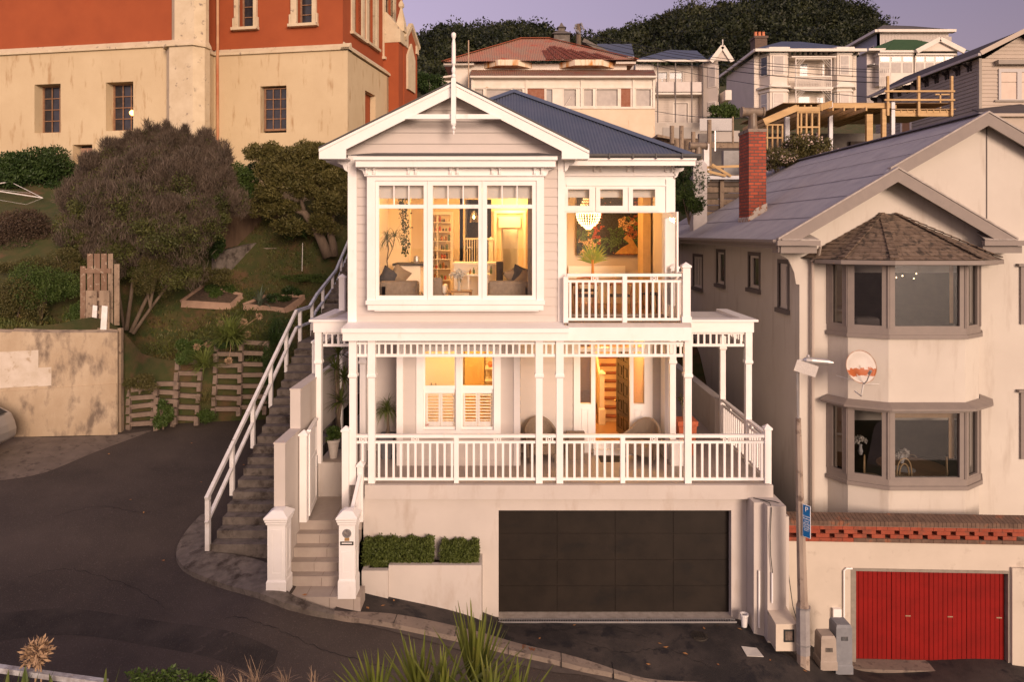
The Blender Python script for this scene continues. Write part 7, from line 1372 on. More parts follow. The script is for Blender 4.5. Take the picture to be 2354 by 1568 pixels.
# --- modern top house
YT = 88; x_, z_ = U(YT); th_ = thing('modern_house', 'pale modern house with low dark roof on the skyline', 'house', (x_(2080), YT, z_(130))); fr = FRONT(YT); mc = pm('pale cladding', (.52,.47,.42), (.56,.50,.45), 2, .7)
m = MB(); m.wall(fr, x_(2018), x_(2180), z_(150), z_(73), .3); k = 46
for i in range(k): a = x_(2022) + i*(x_(2176)-x_(2022))/k; m.fb(fr, a, a+.06, 0, .04, z_(150), z_(74))
m.build('front_wall', mc, th_); m = MB(); m.wall(SIDE(x_(2018)), YT, YT+15, z_(150), z_(73)+.0, .3); m.build('side_wall', pm('blue grey cladding', (.30,.31,.36), (.34,.35,.40), 2, .7), th_)
for k in range(4): y0 = YT+1+k*3; m = MB(); m.fb(SIDE(x_(2018)), y0, y0+1.8, 0, .05, z_(122), z_(88)-.6); w_ = m.build('window', fwhite, th_); m = MB(); m.fb(SIDE(x_(2018)), y0+.15, y0+1.65, .05, .08, z_(120), z_(90)-.6); m.build('pane', blk_gl, w_)
for a, c, v0, v1 in ((2035,2066,118,92),(2070,2086,118,90),(2118,2140,112,90),(2141,2158,112,90),(2168,2186,108,84)): m = MB(); m.fb(fr, x_(a), x_(c), .04, .07, z_(v0), z_(v1)); m.build('pane', flat_gl, th_)
m = MB(); m.fb(fr, x_(2012), x_(2190), -.1, .7, z_(76), z_(70)); m.fb(SIDE(x_(2014)), YT-.6, YT+15, 0, .5, z_(76), z_(70)); m.build('fascia', fwhite, th_)
roof_faces(th_, [[(x_(2012), YT-.6, z_(70)), (x_(2190), YT-.6, z_(71)), (X_(2100,YT+6), YT+6, Z_(62,YT+6)), (X_(2030,YT+8), YT+8, Z_(57,YT+8))], [(x_(2012), YT+15, z_(70)), (x_(2012), YT-.6, z_(70)), (X_(2030,YT+8), YT+8, Z_(57,YT+8))]], pm('dark slate', (.09,.075,.065)))
# --- grey house on the right
YH = 33.5; x_, z_ = U(YH); hh = thing('grey_house', 'grey weatherboard house with dark eave brackets at the right edge', 'house', (x_(2300), YH, z_(290))); fr = FRONT(YH); XW = x_(2250); gw_ = pm('grey weatherboard', (.27,.235,.20), (.31,.27,.23), 1, .75); gw2 = pm('warm grey board', (.42,.35,.285), (.46,.385,.315), 1, .75)
m = MB(); m.boards(SIDE(XW), YH, YH+9.5, z_(330), z_(134), .19, th=.15); m.build('side_wall', gw_, hh)
apx_, apz = x_(2343), z_(84); m = MB(); m.boards(fr, XW, XW+6, z_(330), z_(134), .19, th=.15); m.boards(fr, 0, 0, z_(134), apz, .19, poly=lambda z: (apx_ - (apz-z)/.62, apx_ + (apz-z)/.62)); m.build('front_wall', gw2, hh)
roof_faces(hh, [[(x_(2236), YH+9.8, z_(128)), (x_(2236), YH-.5, z_(128)), (x_(2343), YH-.5, z_(71)), (x_(2343), YH+9.8, z_(71))], [(x_(2470), YH-.5, z_(140)), (x_(2470), YH+9.8, z_(140)), (x_(2343), YH+9.8, z_(71)), (x_(2343), YH-.5, z_(71))]], pm('charcoal iron', (.045,.040,.045), (.06,.05,.055), 2, .6))
m = MB(); m.box(x_(2236)-.12, x_(2236)+.02, YH-.55, YH+9.8, z_(134), z_(128)); m.build('gutter', pm('grey gutter', (.42,.38,.36)), hh)
m = MB(); m.bar((x_(2236), YH-.55, z_(128)), (x_(2343), YH-.55, z_(74)), .06, .22); m.bar((x_(2343), YH-.55, z_(74)), (x_(2470), YH-.55, z_(142)), .06, .22); m.build('barge_board', gw2, hh)
for i in range(11):
    y = YH + .5 + i*.88; m = MB(); m.ext([(XW-.02, y, z_(136)), (XW-.32, y, z_(136)), (XW-.26, y, z_(136)-.12), (XW-.1, y, z_(136)-.2), (XW-.06, y, z_(136)-.42), (XW-.02, y, z_(136)-.45)], (0, .1, 0)); m.ext([(XW-.02, y+.2, z_(136)), (XW-.32, y+.2, z_(136)), (XW-.26, y+.2, z_(136)-.12), (XW-.1, y+.2, z_(136)-.2), (XW-.06, y+.2, z_(136)-.42), (XW-.02, y+.2, z_(136)-.45)], (0, .1, 0)); m.build('bracket', pm('dark bracket', (.035,.025,.022)), hh)
m = MB(); m.box(XW-.04, XW+.1, YH-.06, YH+.08, z_(330), z_(134)); m.fb(fr, x_(2285), x_(2400), 0, .3, z_(150), z_(140)); m.fb(fr, x_(2284), x_(2400), 0, .1, z_(234), z_(230)); m.build('trim', gw_, hh)
for a, c in ((2293, 2340), (2340, 2387)):
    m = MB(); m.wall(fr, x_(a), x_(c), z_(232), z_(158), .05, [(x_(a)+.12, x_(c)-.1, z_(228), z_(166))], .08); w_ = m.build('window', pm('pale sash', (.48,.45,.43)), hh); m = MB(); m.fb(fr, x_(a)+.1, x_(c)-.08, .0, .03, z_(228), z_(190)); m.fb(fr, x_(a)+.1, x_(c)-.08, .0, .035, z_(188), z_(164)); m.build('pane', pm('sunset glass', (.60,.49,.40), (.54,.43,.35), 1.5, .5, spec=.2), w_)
YH2 = 31.5; x2, z2 = U(YH2); m = MB(); m.ext([(x2(2262), YH2, z2(262)), (x2(2420), YH2, z2(262)), (x2(2420), YH2+2, z2(222)), (x2(2300), YH2+2, z2(235))], (0,0,.05)); m.build('porch_roof', pm('charcoal iron', (.045,.04,.045)), hh); m = MB(); m.box(x2(2270), x2(2420), YH2-.1, YH2+.1, z2(268), z2(261)); m.box(x2(2290), x2(2420), YH2+.1, YH2+2, z2(330), z2(268)); m.build('porch_wall', gw2, hh)
m = MB(); f = SIDE(XW); m.wall(f, YH+5.6, YH+6.7, z_(330), z_(218), .05, [(YH+5.75, YH+6.55, z_(330)-1, z_(222))], .06); d_ = m.build('side_door_frame', fwhite, hh); m = MB(); m.fb(f, YH+5.75, YH+6.55, .0, .03, z_(330), z_(222)); m.build('side_door', pm('pine door', (.38,.2,.1)), d_)
# ================================================================ timber construction frame
YC = 29; x_, z_ = U(YC); cf = thing('construction_frame', 'unfinished pine timber house frame with steel posts behind the neighbour roof', 'building frame', (x_(1950), YC, z_(380)))
stl = pm('galvanised column', (.30,.29,.30), (.36,.35,.36), 3, .5, metal=.4)
def bx(u0, u1, v0, v1, Y, d, mat, nm, par=cf): m = MB(); m.box(X_(u0,Y), X_(u1,Y), Y, Y+d, Z_(v1,Y), Z_(v0,Y)); return m.build(nm, mat, par)
bx(1910, 2047, 237, 248, YC, .1, wood_new, 'edge_beam'); bx(2047, 2190, 254, 267, YC, .1, wood_new, 'edge_beam'); bx(1832, 1884, 245, 256, YC-1.5, .1, wood_new, 'edge_beam')
for a, c in (((1755, 280, YC-1.5), (1832, 247, YC-1.5)), ((1884, 247, YC-1.5), (1910, 238, YC))):
    m = MB(); p, q_ = at(*a), at(*c); m.bar(p, q_, .1, .26); m.build('side_beam', wood_new, cf)
for i in range(16):
    u = 1835 + i*15; m = MB(); m.box(X_(u, YC), X_(u, YC)+.06, YC+.1, YC+5.5, Z_(248, YC), Z_(240, YC)); m.build('joist', wood_new, cf)
for i in range(8): m = MB(); x = x_(1780)+i*.45; m.box(x, x+.06, YC-1.4, YC+4, z_(268), z_(260)); m.build('joist', wood_new, cf)
m = MB(); m.box(x_(1800), x_(2190), YC, YC+5.6, z_(238)+.02, z_(238)+.04); m.box(x_(2047), x_(2195), YC-.05, YC+3.5, z_(252), z_(250)); m.build('deck_sheet', pm('plywood underside', (.30,.20,.11), (.36,.24,.13), 3, .8), cf)
for u, w_, v0, v1, mt in ((1906,8,234,345,stl),(2049,8,234,312,stl),(1805,10,268,330,stl),(1992,14,262,325,wood_new),(2028,9,250,320,wood_new)): bx(u, u+w_, v0, v1, YC-.05, .15, mt, 'post')
for u in (1832, 1840, 1852, 1865, 1881): bx(u, u+3.5, 256, 350, YC-1.45, .1, wood_new, 'stud')
for v in (256, 290, 330): bx(1832, 1884, v, v+3.5, YC-1.46, .08, wood_new, 'nogging')
for u in (1762, 1774, 1786, 1797): bx(u, u+3, 285, 350, YC-1.45, .1, wood_new, 'stud')
for v in (285, 315): bx(1760, 1800, v, v+3, YC-1.46, .08, wood_new, 'nogging')
for u in (2041-2, 2110, 2186): bx(u, u+5, 174, 265, YC-.12, .1, wood_new, 'guard_post')
for v in (207, 227): bx(2033, 2195, v, v+4, YC-.18, .05, wood_new, 'guard_rail')
for i in range(9): bx(2055+i*15, 2057+i*15, 250, 258, YC-.02, .1, wood_new, 'blocking')
for Yx, v0, v1 in ((YC+3.2, 215, 238),): bx(2150, 2185, v0, v0+3, Yx, .05, wood_new, 'guard_rail'); bx(2160, 2163, v0, v1+10, Yx, .05, wood_new, 'guard_post')
m = MB(); m.box(x_(1690), x_(2190), YC+5.6, YC+5.9, z_(400), z_(262)); tag(m.build('concrete_wall', pm('grey block wall', (.17,.15,.14), (.22,.20,.18), 2, .9, .2, 30)), 'grey concrete wall in the shade behind the pine framing', 'wall')
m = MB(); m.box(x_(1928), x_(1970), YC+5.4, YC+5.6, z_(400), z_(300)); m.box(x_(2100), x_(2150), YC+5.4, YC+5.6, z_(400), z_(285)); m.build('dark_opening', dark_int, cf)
t = shrub(at(1850, 345, 27), (1.25,.8,.5), 6500, 'flowering shrub with pinkish blooms behind the neighbour chimney', .10, lf_olive, sub=16); leaves('blossom', blob(at(1850,343,26.9), (1.25,.8,.52), 900, sub=16) - np.array([0,0,0]), .07, pm('pink blossom', (.55,.42,.36)), t, aspect=.9)
t = shrub(at(1785, 370, 26.3), (.9,.6,.45), 4500, 'lower flowering shrub beside the brick chimney', .09, lf_olive, sub=12); leaves('blossom', blob(at(1785,368,26.2), (.9,.6,.47), 700, sub=12), .06, pm('pink blossom', (.55,.42,.36)), t, aspect=.9)
# fences, stakes and blocks between the villa and the building site
bx(1663, 1702, 346, 425, 27.5, .3, pm('grey concrete blocks', (.26,.25,.24), (.31,.30,.29), 5, .9, .2, 30), 'block_wall', None)['label'] = 'grey concrete block wall standing behind the rendered chimney'
bpy.data.objects['block_wall']['category'] = 'wall'
slf = thing('slatted_fence', 'stacked weathered sleepers retaining the slope behind the blue roof', 'retaining wall', at(1640, 480, 25.5))
for i in range(8): m = MB(); Y = 25.5; m.box(X_(1622,Y), X_(1760,Y), Y, Y+.15, Z_(500-i*14+12,Y), Z_(500-i*14,Y)); m.build('sleeper', wood_old if i % 2 else pm('dark sleeper', (.12,.09,.07), (.17,.13,.1), 5, .9), slf)
for u in (1655, 1732): m = MB(); Y = 25.4; m.box(X_(u,Y), X_(u+9,Y), Y, Y+.1, Z_(510,Y), Z_(404,Y)); m.build('upright', wood_old, slf)
m = MB(); Y = 25.2; m.box(X_(1624,Y), X_(1722,Y), Y, Y+.5, Z_(408,Y), Z_(404,Y)); m.box(X_(1624,Y), X_(1720,Y), Y-.04, Y, Z_(412,Y), Z_(405,Y)); tag(m.build('gutter_length', pm('new white gutter', (.62,.62,.64))), 'long white length of guttering lying on top of the sleepers', 'gutter')
for k, (a, c, lb) in enumerate((((1618,385,25.3),(1740,380,25.4),'long pine plank lying behind the sleepers'),((1636,378,25.1),(1680,405,25.1),'diagonal pine plank leaning on the sleepers'),((1620,392,25.1),(1668,404,25.1),'short pine plank at the left of the sleeper wall'))):
    m = MB(); m.bar(at(*a), at(*c), .05, .09); tag(m.build('timber_plank', wood_new), lb, 'plank', 'loose pine planks on the building site')
for u, v0, v1, lb in ((1618,330,430,'white board standing beside the clay cowl'),): m = MB(); Y = 27; m.box(X_(u,Y), X_(u+12,Y), Y, Y+.05, Z_(v1,Y), Z_(v0,Y)); tag(m.build('white_board', worn_white), lb, 'board')
for k, (u, v0, v1, lb) in enumerate(((1566,289,345,'short round post left of the building site gate'),(1544,289,330,'leftmost round timber post behind the blue roof'),(1593,303,350,'round post just behind the clay cowl'),(1630,275,435,'tallest round timber post on the slope behind the villa'),(1684,268,330,'thin stake holding the mesh fence'))):
    m = MB(); Y = 27.5; m.tube([at(u,v1,Y), at(u,v0,Y)], .09 if k != 4 else .04, 8); tag(m.build('timber_post', wood_old), lb, 'post', 'round timber posts behind the villa')
msh = thing('mesh_fence', 'white sheet mesh fence around the building site', 'fence', at(1660, 340, 28.5)); bx(1608, 1686, 272, 300, 28.5, .02, pm('white scrim', (.50,.48,.46), (.42,.40,.39), 20, .9), 'scrim', msh); bx(1642, 1645, 300, 347, 28.4, .05, steel, 'post', msh); bx(1636, 1700, 326, 340, 28.7, .1, wood_old, 'rail', msh); bx(1645, 1700, 300, 326, 28.6, .03, pm('pale plywood', (.40,.36,.32)), 'panel', msh)
m = MB(); Y = 29.5; m.box(X_(1500,Y), X_(1605,Y), Y, Y+1.5, Z_(335,Y), Z_(318,Y)); m.ext([(X_(1505,Y), Y-.5, Z_(312,Y)), (X_(1562,Y), Y-.5, Z_(324,Y)), (X_(1562,Y), Y-.5, Z_(328,Y)), (X_(1505,Y), Y-.5, Z_(318,Y))], (0, 1.5, 0)); tag(m.build('lean_to_roof', wood_old), 'small rusty lean to roof behind the blue iron roof', 'lean-to')
bx(1548, 1590, 322, 352, 28, .1, wood_old, 'slat_screen', None)['label'] = 'horizontal slatted timber screen under the house number'; bpy.data.objects['slat_screen']['category'] = 'screen'
shrub(at(1585, 430, 24.5), (.75,.8,1.3), 8000, 'dark climbing shrub in the gap right of the dining room', .08, lf_dark, sub=18, um=None)
shrub(at(1583, 470, 22.5), (.5,.6,.6), 4000, 'green ivy low in the gap right of the dining room', .07, lf_green, sub=10)
for u, v, s, lb in ((1680,590,.5,'green roadside bush'),): pass
# ================================================================ rooms seen through the lit windows
lw_ = pm('lamp lit white', (.85,.78,.66), None, rough=.5); sofa_m = pm('brown grey linen', (.22,.17,.13), (.29,.23,.18), 12, .9, .3, 60); cush_d = pm('dark cushion', (.06,.055,.06), (.09,.08,.08), 8, .9); cush_l = pm('ochre grey cushion', (.34,.25,.16), (.28,.20,.13), 8, .9)
jar_c = [pm('jar amber', (.35,.15,.04), None, rough=.25), pm('jar dark', (.07,.04,.03), None, rough=.25), pm('jar cream', (.70,.58,.38), None, rough=.4), pm('jar green', (.12,.16,.07), None, rough=.3), pm('jar red', (.40,.07,.03), None, rough=.3)]
Y = 20.95; sh_ = thing('pantry_shelves', 'white built in pantry shelves full of jars in the living room', 'shelves', (X_(1015,Y), Y, 6))
m = MB(); x0_, x1_ = X_(984,Y), X_(1042,Y); m.wall(FRONT(20.9), x0_, x1_, 6.0, Z_(487,Y), .08, [(X_(990,Y), X_(1036,Y), 6.1, Z_(494,Y))], .1); m.build('frame', lw_, sh_)
m = MB(); m.box(X_(1005,Y), X_(1008,Y), 20.72, 20.95, 6, Z_(494,Y)); m.build('divider', lw_, sh_)
sv = [510.6,531.5,553.4,574,594.3,616.2,642]
for v in sv:
    m = MB(); z = Z_(v, Y); m.box(X_(990,Y), X_(1036,Y), 20.66, 20.95, z-.03, z); m.build('shelf', lw_, sh_); x = X_(991,Y)
for k, v in enumerate(sv):
    z = Z_(v, Y) + .001; x = X_(992, Y)
    while x < X_(1033, Y):
        w_ = rnd.uniform(.025, .045); hgt = rnd.uniform(.07, .19)
        if not X_(1003,Y) < x < X_(1009,Y):
            m = MB(); y = 20.74 + rnd.uniform(0, .06); m.lathe((x+w_, y, z), [(w_*.95,0),(w_*.95,hgt*.75),(w_*.6,hgt*.85),(w_*.6,hgt)], 8); o = m.build('jar', jar_c[rnd.randrange(5)]); tag(o, 'jars, bottles and tins crowded on the pantry shelves', 'jar', 'jars on the pantry shelves')
        x += w_*2 + rnd.uniform(.004, .05)
# dark stair with balustrade behind, bright door and casing
isx = thing('inner_stairs', 'dark carpeted stairs with white balustrade at the back of the living room', 'stairs', (X_(1098,21.5), 21.5, 6)); cp = pm('charcoal stair carpet', (.035,.030,.030), (.055,.048,.045), 9, .95)
for i in range(14): m = MB(); z = 6.9 + .185*i; y = 21.3 + .2*i; m.box(X_(1066,21), X_(1132,21)+.15, y, y+.22, z-.5, z); m.build('tread', cp, isx)
m = MB(); m.box(X_(1060,21)-.05, X_(1064,21), 21, 24, 6, 9.4); m.build('string_wall', lw_, isx)
Y = 20.7; m = MB(); m.box(X_(1065,Y), X_(1122,Y), Y, Y+.06, Z_(551,Y), Z_(547,Y)); m.build('handrail', lw_, isx)
for i in range(10): m = MB(); u = 1067 + i*5.6; m.box(X_(u,Y), X_(u+2,Y), Y+.01, Y+.04, Z_(603,Y), Z_(551,Y)); m.build('baluster', lw_, isx)
m = MB(); m.sq((X_(1128,Y), Y, 0), [(.07, 6)] + cap_prof(.07, Z_(553,Y))); m.build('newel_post', lw_, isx)
Y = 20.9; m = MB(); m.wall(FRONT(Y), X_(1136,Y), X_(1208,Y), 6, Z_(484,Y), .06, [(X_(1141,Y), X_(1203,Y), 6, Z_(490,Y))], .06); m.build('door_casing', lw_, villa)
m = MB(); m.box(X_(1146,Y), X_(1196,Y), Y+.0, Y+.04, Z_(523,Y), Z_(498,Y)); m.build('fanlight_panel', pm('bright blind', (.9,.85,.70)), villa)
m = MB(); m.wall(FRONT(21.4), X_(1149,21.4), X_(1194,21.4), 6, Z_(522,21.4), .05, [(X_(1156,21.4), X_(1188,21.4), 6.4, Z_(527,21.4))]); m.box(X_(1140,21.4), X_(1210,21.4), 22.2, 22.3, 6, 9); m.build('inner_door', lw_, villa)
lamp('hall_light', (.15, 21.9, 8.3), 25)
# kitchen corner, island, chair, sofas
ki = thing('kitchen_bench', 'white kitchen bench with dark top at the left of the living room', 'kitchen bench', (X_(930,18), 18, 6)); m = MB(); Y = 17.6; m.box(X_(904,Y), X_(966,Y), Y, Y+.8, 6, Z_(611,Y)); m.build('cabinet', lw_, ki); m = MB(); m.box(X_(902,Y), X_(976,Y), Y-.04, Y+1.2, Z_(611,Y), Z_(606,Y)); m.build('benchtop', cush_d, ki); m = MB(); m.lathe((X_(957,17.9), 17.9, Z_(606,Y)), [(.07,0),(.08,.05),(.07,.18),(.02,.2)], 12); tag(m.build('kettle', steel), 'shiny metal kettle standing on the kitchen bench', 'kettle')
m = MB(); m.box(-3.37, X_(944,18.5), 18.4, 18.55, 6, 9.05); m.build('partition', int_wall, villa)
isl = thing('kitchen_island', 'white panelled kitchen island in the middle of the living room', 'kitchen island', (X_(1090,17.5), 17.5, 6)); Y = 17.5; m = MB(); m.box(X_(1043,Y), X_(1139,Y), Y, Y+.7, 6, Z_(608,Y)); m.build('base', lw_, isl); m = MB(); m.box(X_(1040,Y), X_(1142,Y), Y-.05, Y+.75, Z_(608,Y), Z_(604,Y)); m.build('top', lw_, isl); m = MB(); m.wall(FRONT(Y), X_(1046,Y), X_(1136,Y), 6.2, Z_(611,Y), .01, [(X_(1049,Y)+i*.34, X_(1049,Y)+i*.34+.28, 6.3, Z_(614,Y)) for i in range(3)], .01); m.build('panel', lw_, isl)
tp = MB(); x = X_(1085, 17.7); z = Z_(604,17.6); tp.tube([(x, 17.8, z), (x, 17.8, z+.3), (x-.04, 17.8, z+.38), (x-.13, 17.8, z+.38), (x-.16, 17.8, z+.3)], .013, 6); tag(tp.build('tap', steel), 'curved steel kitchen tap on the white island', 'tap')
def soft(x0, x1, y0, y1, z0, z1, mat, par, nm, bev=.06):
    m = MB(); m.box(x0, x1, y0, y1, z0, z1); o = m.build(nm, mat, par); b_ = o.modifiers.new('b', 'BEVEL'); b_.width = bev; b_.segments = 3; return o
def sofa(x0, x1, y0, label, back_right=True):
    t = thing('sofa', label, 'sofa', ((x0+x1)/2, y0, 6)); soft(x0, x1, y0, y0+.95, 6.1, 6.55, sofa_m, t, 'seat'); soft(x0, x1, y0+.0, y0+.22, 6.3, 6.86, sofa_m, t, 'backrest'); soft(x0 if not back_right else x1-.2, (x0 if not back_right else x1-.2)+.2, y0, y0+.95, 6.2, 6.80, sofa_m, t, 'arm'); return t
sofa(X_(872,15.0), X_(962,15.0), 14.95, 'linen sofa with cushions seen through the left bay window', False); sofa(X_(1122,15.0), X_(1222,15.0), 14.95, 'linen sofa with dark cushion seen through the right bay window')
def cushion(u, v, Y, s, rot, mat, label):
    c = Vector(at(u, v, Y)); m = MB(); n = 8; vs = []; fs = []
    for side in (1, -1):
        b0 = len(vs)
        for i in range(n+1):
            for j in range(n+1):
                a, b_ = i/n*2-1, j/n*2-1; th_ = .09*(1-a**4)*(1-b_**4)*side; pinch = 1-.12*(1-abs(a*b_)); p = Vector((a*s*pinch, th_, b_*s*pinch)); p.rotate(Matrix.Rotation(rot, 3, 'Y')); vs.append(c + p)
        for i in range(n):
            for j in range(n): a = b0 + i*(n+1)+j; fs.append((a, a+1, a+n+2, a+n+1) if side > 0 else (a, a+n+1, a+n+2, a+1))
    m.add(vs, fs); tag(m.build('cushion', mat, smooth=True, recalc=False), label, 'cushion', 'cushions on the sofas')
cushion(893, 637, 15.3, .20, .5, cush_d, 'dark cushion at the left end of the left sofa'); cushion(917, 634, 15.35, .21, .6, cush_l, 'ochre cushion on the left sofa beside the dark one')
cushion(1196, 634, 15.3, .21, .35, cush_d, 'dark cushion at the back of the right sofa'); cushion(1182, 636, 15.35, .2, -.5, cush_l, 'light cushion left of the dark one on the right sofa'); cushion(1207, 645, 15.2, .2, .7, cush_l, 'low front cushion at the right end of the right sofa')
t = thing('armchair', 'grey armchair seen through the middle bay window', 'armchair', (X_(1008,15.8), 15.8, 6)); soft(X_(996,15.8), X_(1022,15.8), 15.6, 16.1, 6.1, 6.55, sofa_m, t, 'seat'); soft(X_(996,15.8), X_(1018,15.8), 15.6, 15.75, 6.2, Z_(637,15.7), sofa_m, t, 'backrest'); soft(X_(1016,15.8), X_(1026,15.8), 15.7, 16.2, 6.3, 6.72, lw_, t, 'arm')
t = thing('dining_chair', 'dark upholstered chair beside the island on the right', 'chair', (X_(1148,17), 17, 6)); soft(X_(1140,17), X_(1156,17), 17, 17.1, 6.45, Z_(601,17), cush_d, t, 'backrest', .03); soft(X_(1140,17), X_(1156,17), 17.1, 17.5, 6.4, 6.5, cush_d, t, 'seat', .02); m = MB(); m.tube([(X_(1148,17.2), 17.2, 6), (X_(1148,17.2), 17.2, 6.42)], .025); m.build('leg', black_m, t)
ct = thing('coffee_table', 'small timber coffee table under the vase of white flowers', 'table', (X_(1055,15.5), 15.5, 6)); m = MB(); m.box(X_(1030,15.5), X_(1084,15.5), 15.3, 15.8, Z_(670,15.3)-.03, Z_(670,15.3)); m.build('table_top', timber_floor, ct)
for sx in (1033, 1081):
    for sy in (15.35, 15.75): m = MB(); m.box(X_(sx,15.5)-.02, X_(sx,15.5)+.02, sy-.02, sy+.02, 6, Z_(670,15.3)-.03); m.build('leg', timber_floor, ct)
fv = thing('flower_vase', 'glass vase of white flowers on the coffee table behind the middle window', 'vase', (X_(1055,15.5), 15.5, Z_(670,15.4))); m = MB(); z = Z_(670,15.3)+.002; m.lathe((X_(1055,15.5), 15.5, z), [(.035,0),(.028,.05),(.035,.22)], 12); m.build('glass', pm('pale vase glass', (.6,.6,.55), None, rough=.1), fv); m = MB()
for k in range(9): m.tube([(X_(1055,15.5), 15.5, z+.1), (X_(1055,15.5)+rnd.uniform(-.12,.12), 15.5+rnd.uniform(-.05,.05), z+.36)], .004, 4)
m.build('stem', lf_green, fv); leaves('flower', blob((X_(1055,15.5), 15.5, z+.37), (.17,.1,.12), 420, sub=12), .05, pm('white petals', (.75,.72,.66)), fv, aspect=.8)
tb = MB(); Y = 16.6; tb.box(X_(1072,Y), X_(1125,Y), Y, Y+.7, Z_(631,Y)-.04, Z_(631,Y)); tb.box(X_(1074,Y), X_(1078,Y), Y+.05, Y+.1, 6, Z_(631,Y)-.04); tb.box(X_(1119,Y), X_(1123,Y), Y+.05, Y+.1, 6, Z_(631,Y)-.04); tag(tb.build('side_table', lw_), 'pale side table with trays behind the vase of white flowers', 'table')
for u, s in ((1080,.12),(1088,.16),(1097,.22),(1104,.12),(1128,.2)): m = MB(); m.lathe((X_(u,16.7), 16.8, Z_(631,16.6)+.001), [(.03,0),(.032,s*.6),(.012,s*.75),(.012,s)], 8); tag(m.build('bottle', jar_c[int(u) % 5]), 'small bottles standing on the pale side table', 'bottle', 'bottles on the side table')
pd = thing('pendant_lamp', 'glass bell pendant lamp hanging over the island', 'pendant lamp', (X_(1089,17), 17, Z_(511,17))); x, z = X_(1089,17), Z_(511,17); m = MB(); m.tube([(x,17,z+.3), (x,17,9.05)], .006, 5); m.build('cord', black_m, pd); m = MB(); m.lathe((x,17,z), [(.105,0),(.10,.05),(.095,.14),(.06,.24),(.02,.3)], 18); m.build('glass_bell', glass_mat('bell glass', (.85,.72,.5), refl=.25), pd); m = MB(); m.lathe((x,17,z+.08), [(.01,0),(.03,.03),(.03,.07),(.012,.1)], 10); m.build('bulb', emit_mat('warm bulb', (1,.72,.35), 12), pd)
vn = thing('hanging_vine', 'dark trailing vine hanging down inside the left bay window', 'plant', (X_(925,16), 16, 8.6)); P = []
for k in range(520):
    t_ = rnd.random()**1.5; P.append((X_(926 + rnd.gauss(0, 7*(1-t_*.4)) + 6*t_, 15.6), 15.6 + rnd.uniform(-.06,.06), Z_(440 + 145*t_, 15.6)))
leaves('foliage', P, .055, lf_dark, vn, up=-.8, aspect=.8); m = MB(); m.tube([(X_(922,15.6), 15.6, 9.0), (X_(926,15.6), 15.6, 8.2), (X_(933,15.6), 15.6, Z_(583,15.6))], .006, 5); m.build('stem', bark, vn)
dc_ = thing('dracaena', 'spindly dracaena with drooping leaf heads inside the left bay window', 'plant', (X_(893,15.3), 15.3, 6.4)); m = MB(); m.tube([at(896,650,15.3), at(889,600,15.3), at(893,570,15.3), at(890,556,15.3)], .012, 6); m.tube([at(889,600,15.3), at(900,575,15.3), at(907,550,15.3)], .009, 6); m.build('stem', bark, dc_); m = MB(); m.rosette(at(889,552,15.3), 34, .42, .018, -10, 80, 2.4, 5); m.rosette(at(907,545,15.3), 40, .45, .018, -10, 80, 2.4, 5); m.build('leaves', lf_dark, dc_, recalc=False)
m = MB(); m.box(X_(870,15), X_(876,15), 14.72, 14.76, 6.1, 8.9); tag(m.build('curtain', pm('sheer curtain', (.62,.56,.48))), 'pale curtain edge gathered at the left of the bay window', 'curtain'); m = MB(); m.box(X_(1212,15), X_(1222,15), 14.72, 14.8, 6.1, 8.9); tag(m.build('curtain', pm('grey curtain', (.30,.27,.26))), 'grey curtain gathered at the right of the bay window', 'curtain')
for x, y in ((-2.6,15.4),(-1.2,15.4),(.2,15.4),(-2.0,17.5),(.1,18.8)): m = MB(); m.lathe((x, y, 9.035), [(.05,0),(.05,.012)], 12); tag(m.build('downlight', emit_mat('downlight glow', (1,.75,.4), 6)), 'round ceiling downlight in the living room', 'downlight', 'downlights in the living room ceiling')
# dining room
Y = 18.5; pa = thing('painting', 'large unframed garden painting on the dining room wall', 'painting', (X_(1400,Y), Y, 7.3)); m = MB(); m.box(X_(1325,Y), X_(1476,Y), Y-.04, Y, Z_(586,Y), Z_(452,Y))
pm_ = bpy.data.materials.new('painted garden'); pm_.use_nodes = True; N = pm_.node_tree.nodes; L = pm_.node_tree.links; vo = N.new('ShaderNodeTexVoronoi'); vo.inputs['Scale'].default_value = 3.2; tc = N.new('ShaderNodeTexCoord'); nz = N.new('ShaderNodeTexNoise'); nz.inputs['Scale'].default_value = 5; nz.inputs['Detail'].default_value = 8; L.new(tc.outputs['Object'], nz.inputs[0]); va = N.new('ShaderNodeVectorMath'); va.operation = 'ADD'; L.new(tc.outputs['Object'], va.inputs[0]); L.new(nz.outputs[1], va.inputs[1]); L.new(va.outputs[0], vo.inputs[0]); sp = N.new('ShaderNodeSeparateColor'); L.new(vo.outputs['Color'], sp.inputs[0]); rp = N.new('ShaderNodeValToRGB'); rp.color_ramp.interpolation = 'CONSTANT'; cols = [(0,(.02,.015,.015)),(.3,(.05,.09,.02)),(.45,(.30,.05,.02)),(.56,(.02,.02,.02)),(.74,(.32,.09,.03)),(.80,(.06,.10,.025)),(.90,(.03,.025,.02))]
rp.color_ramp.elements[0].color = (*cols[0][1], 1); rp.color_ramp.elements[1].position = .97; rp.color_ramp.elements[1].color = (.5,.3,.12,1)
for p_, c_ in cols[1:]: e_ = rp.color_ramp.elements.new(p_); e_.color = (*c_, 1)
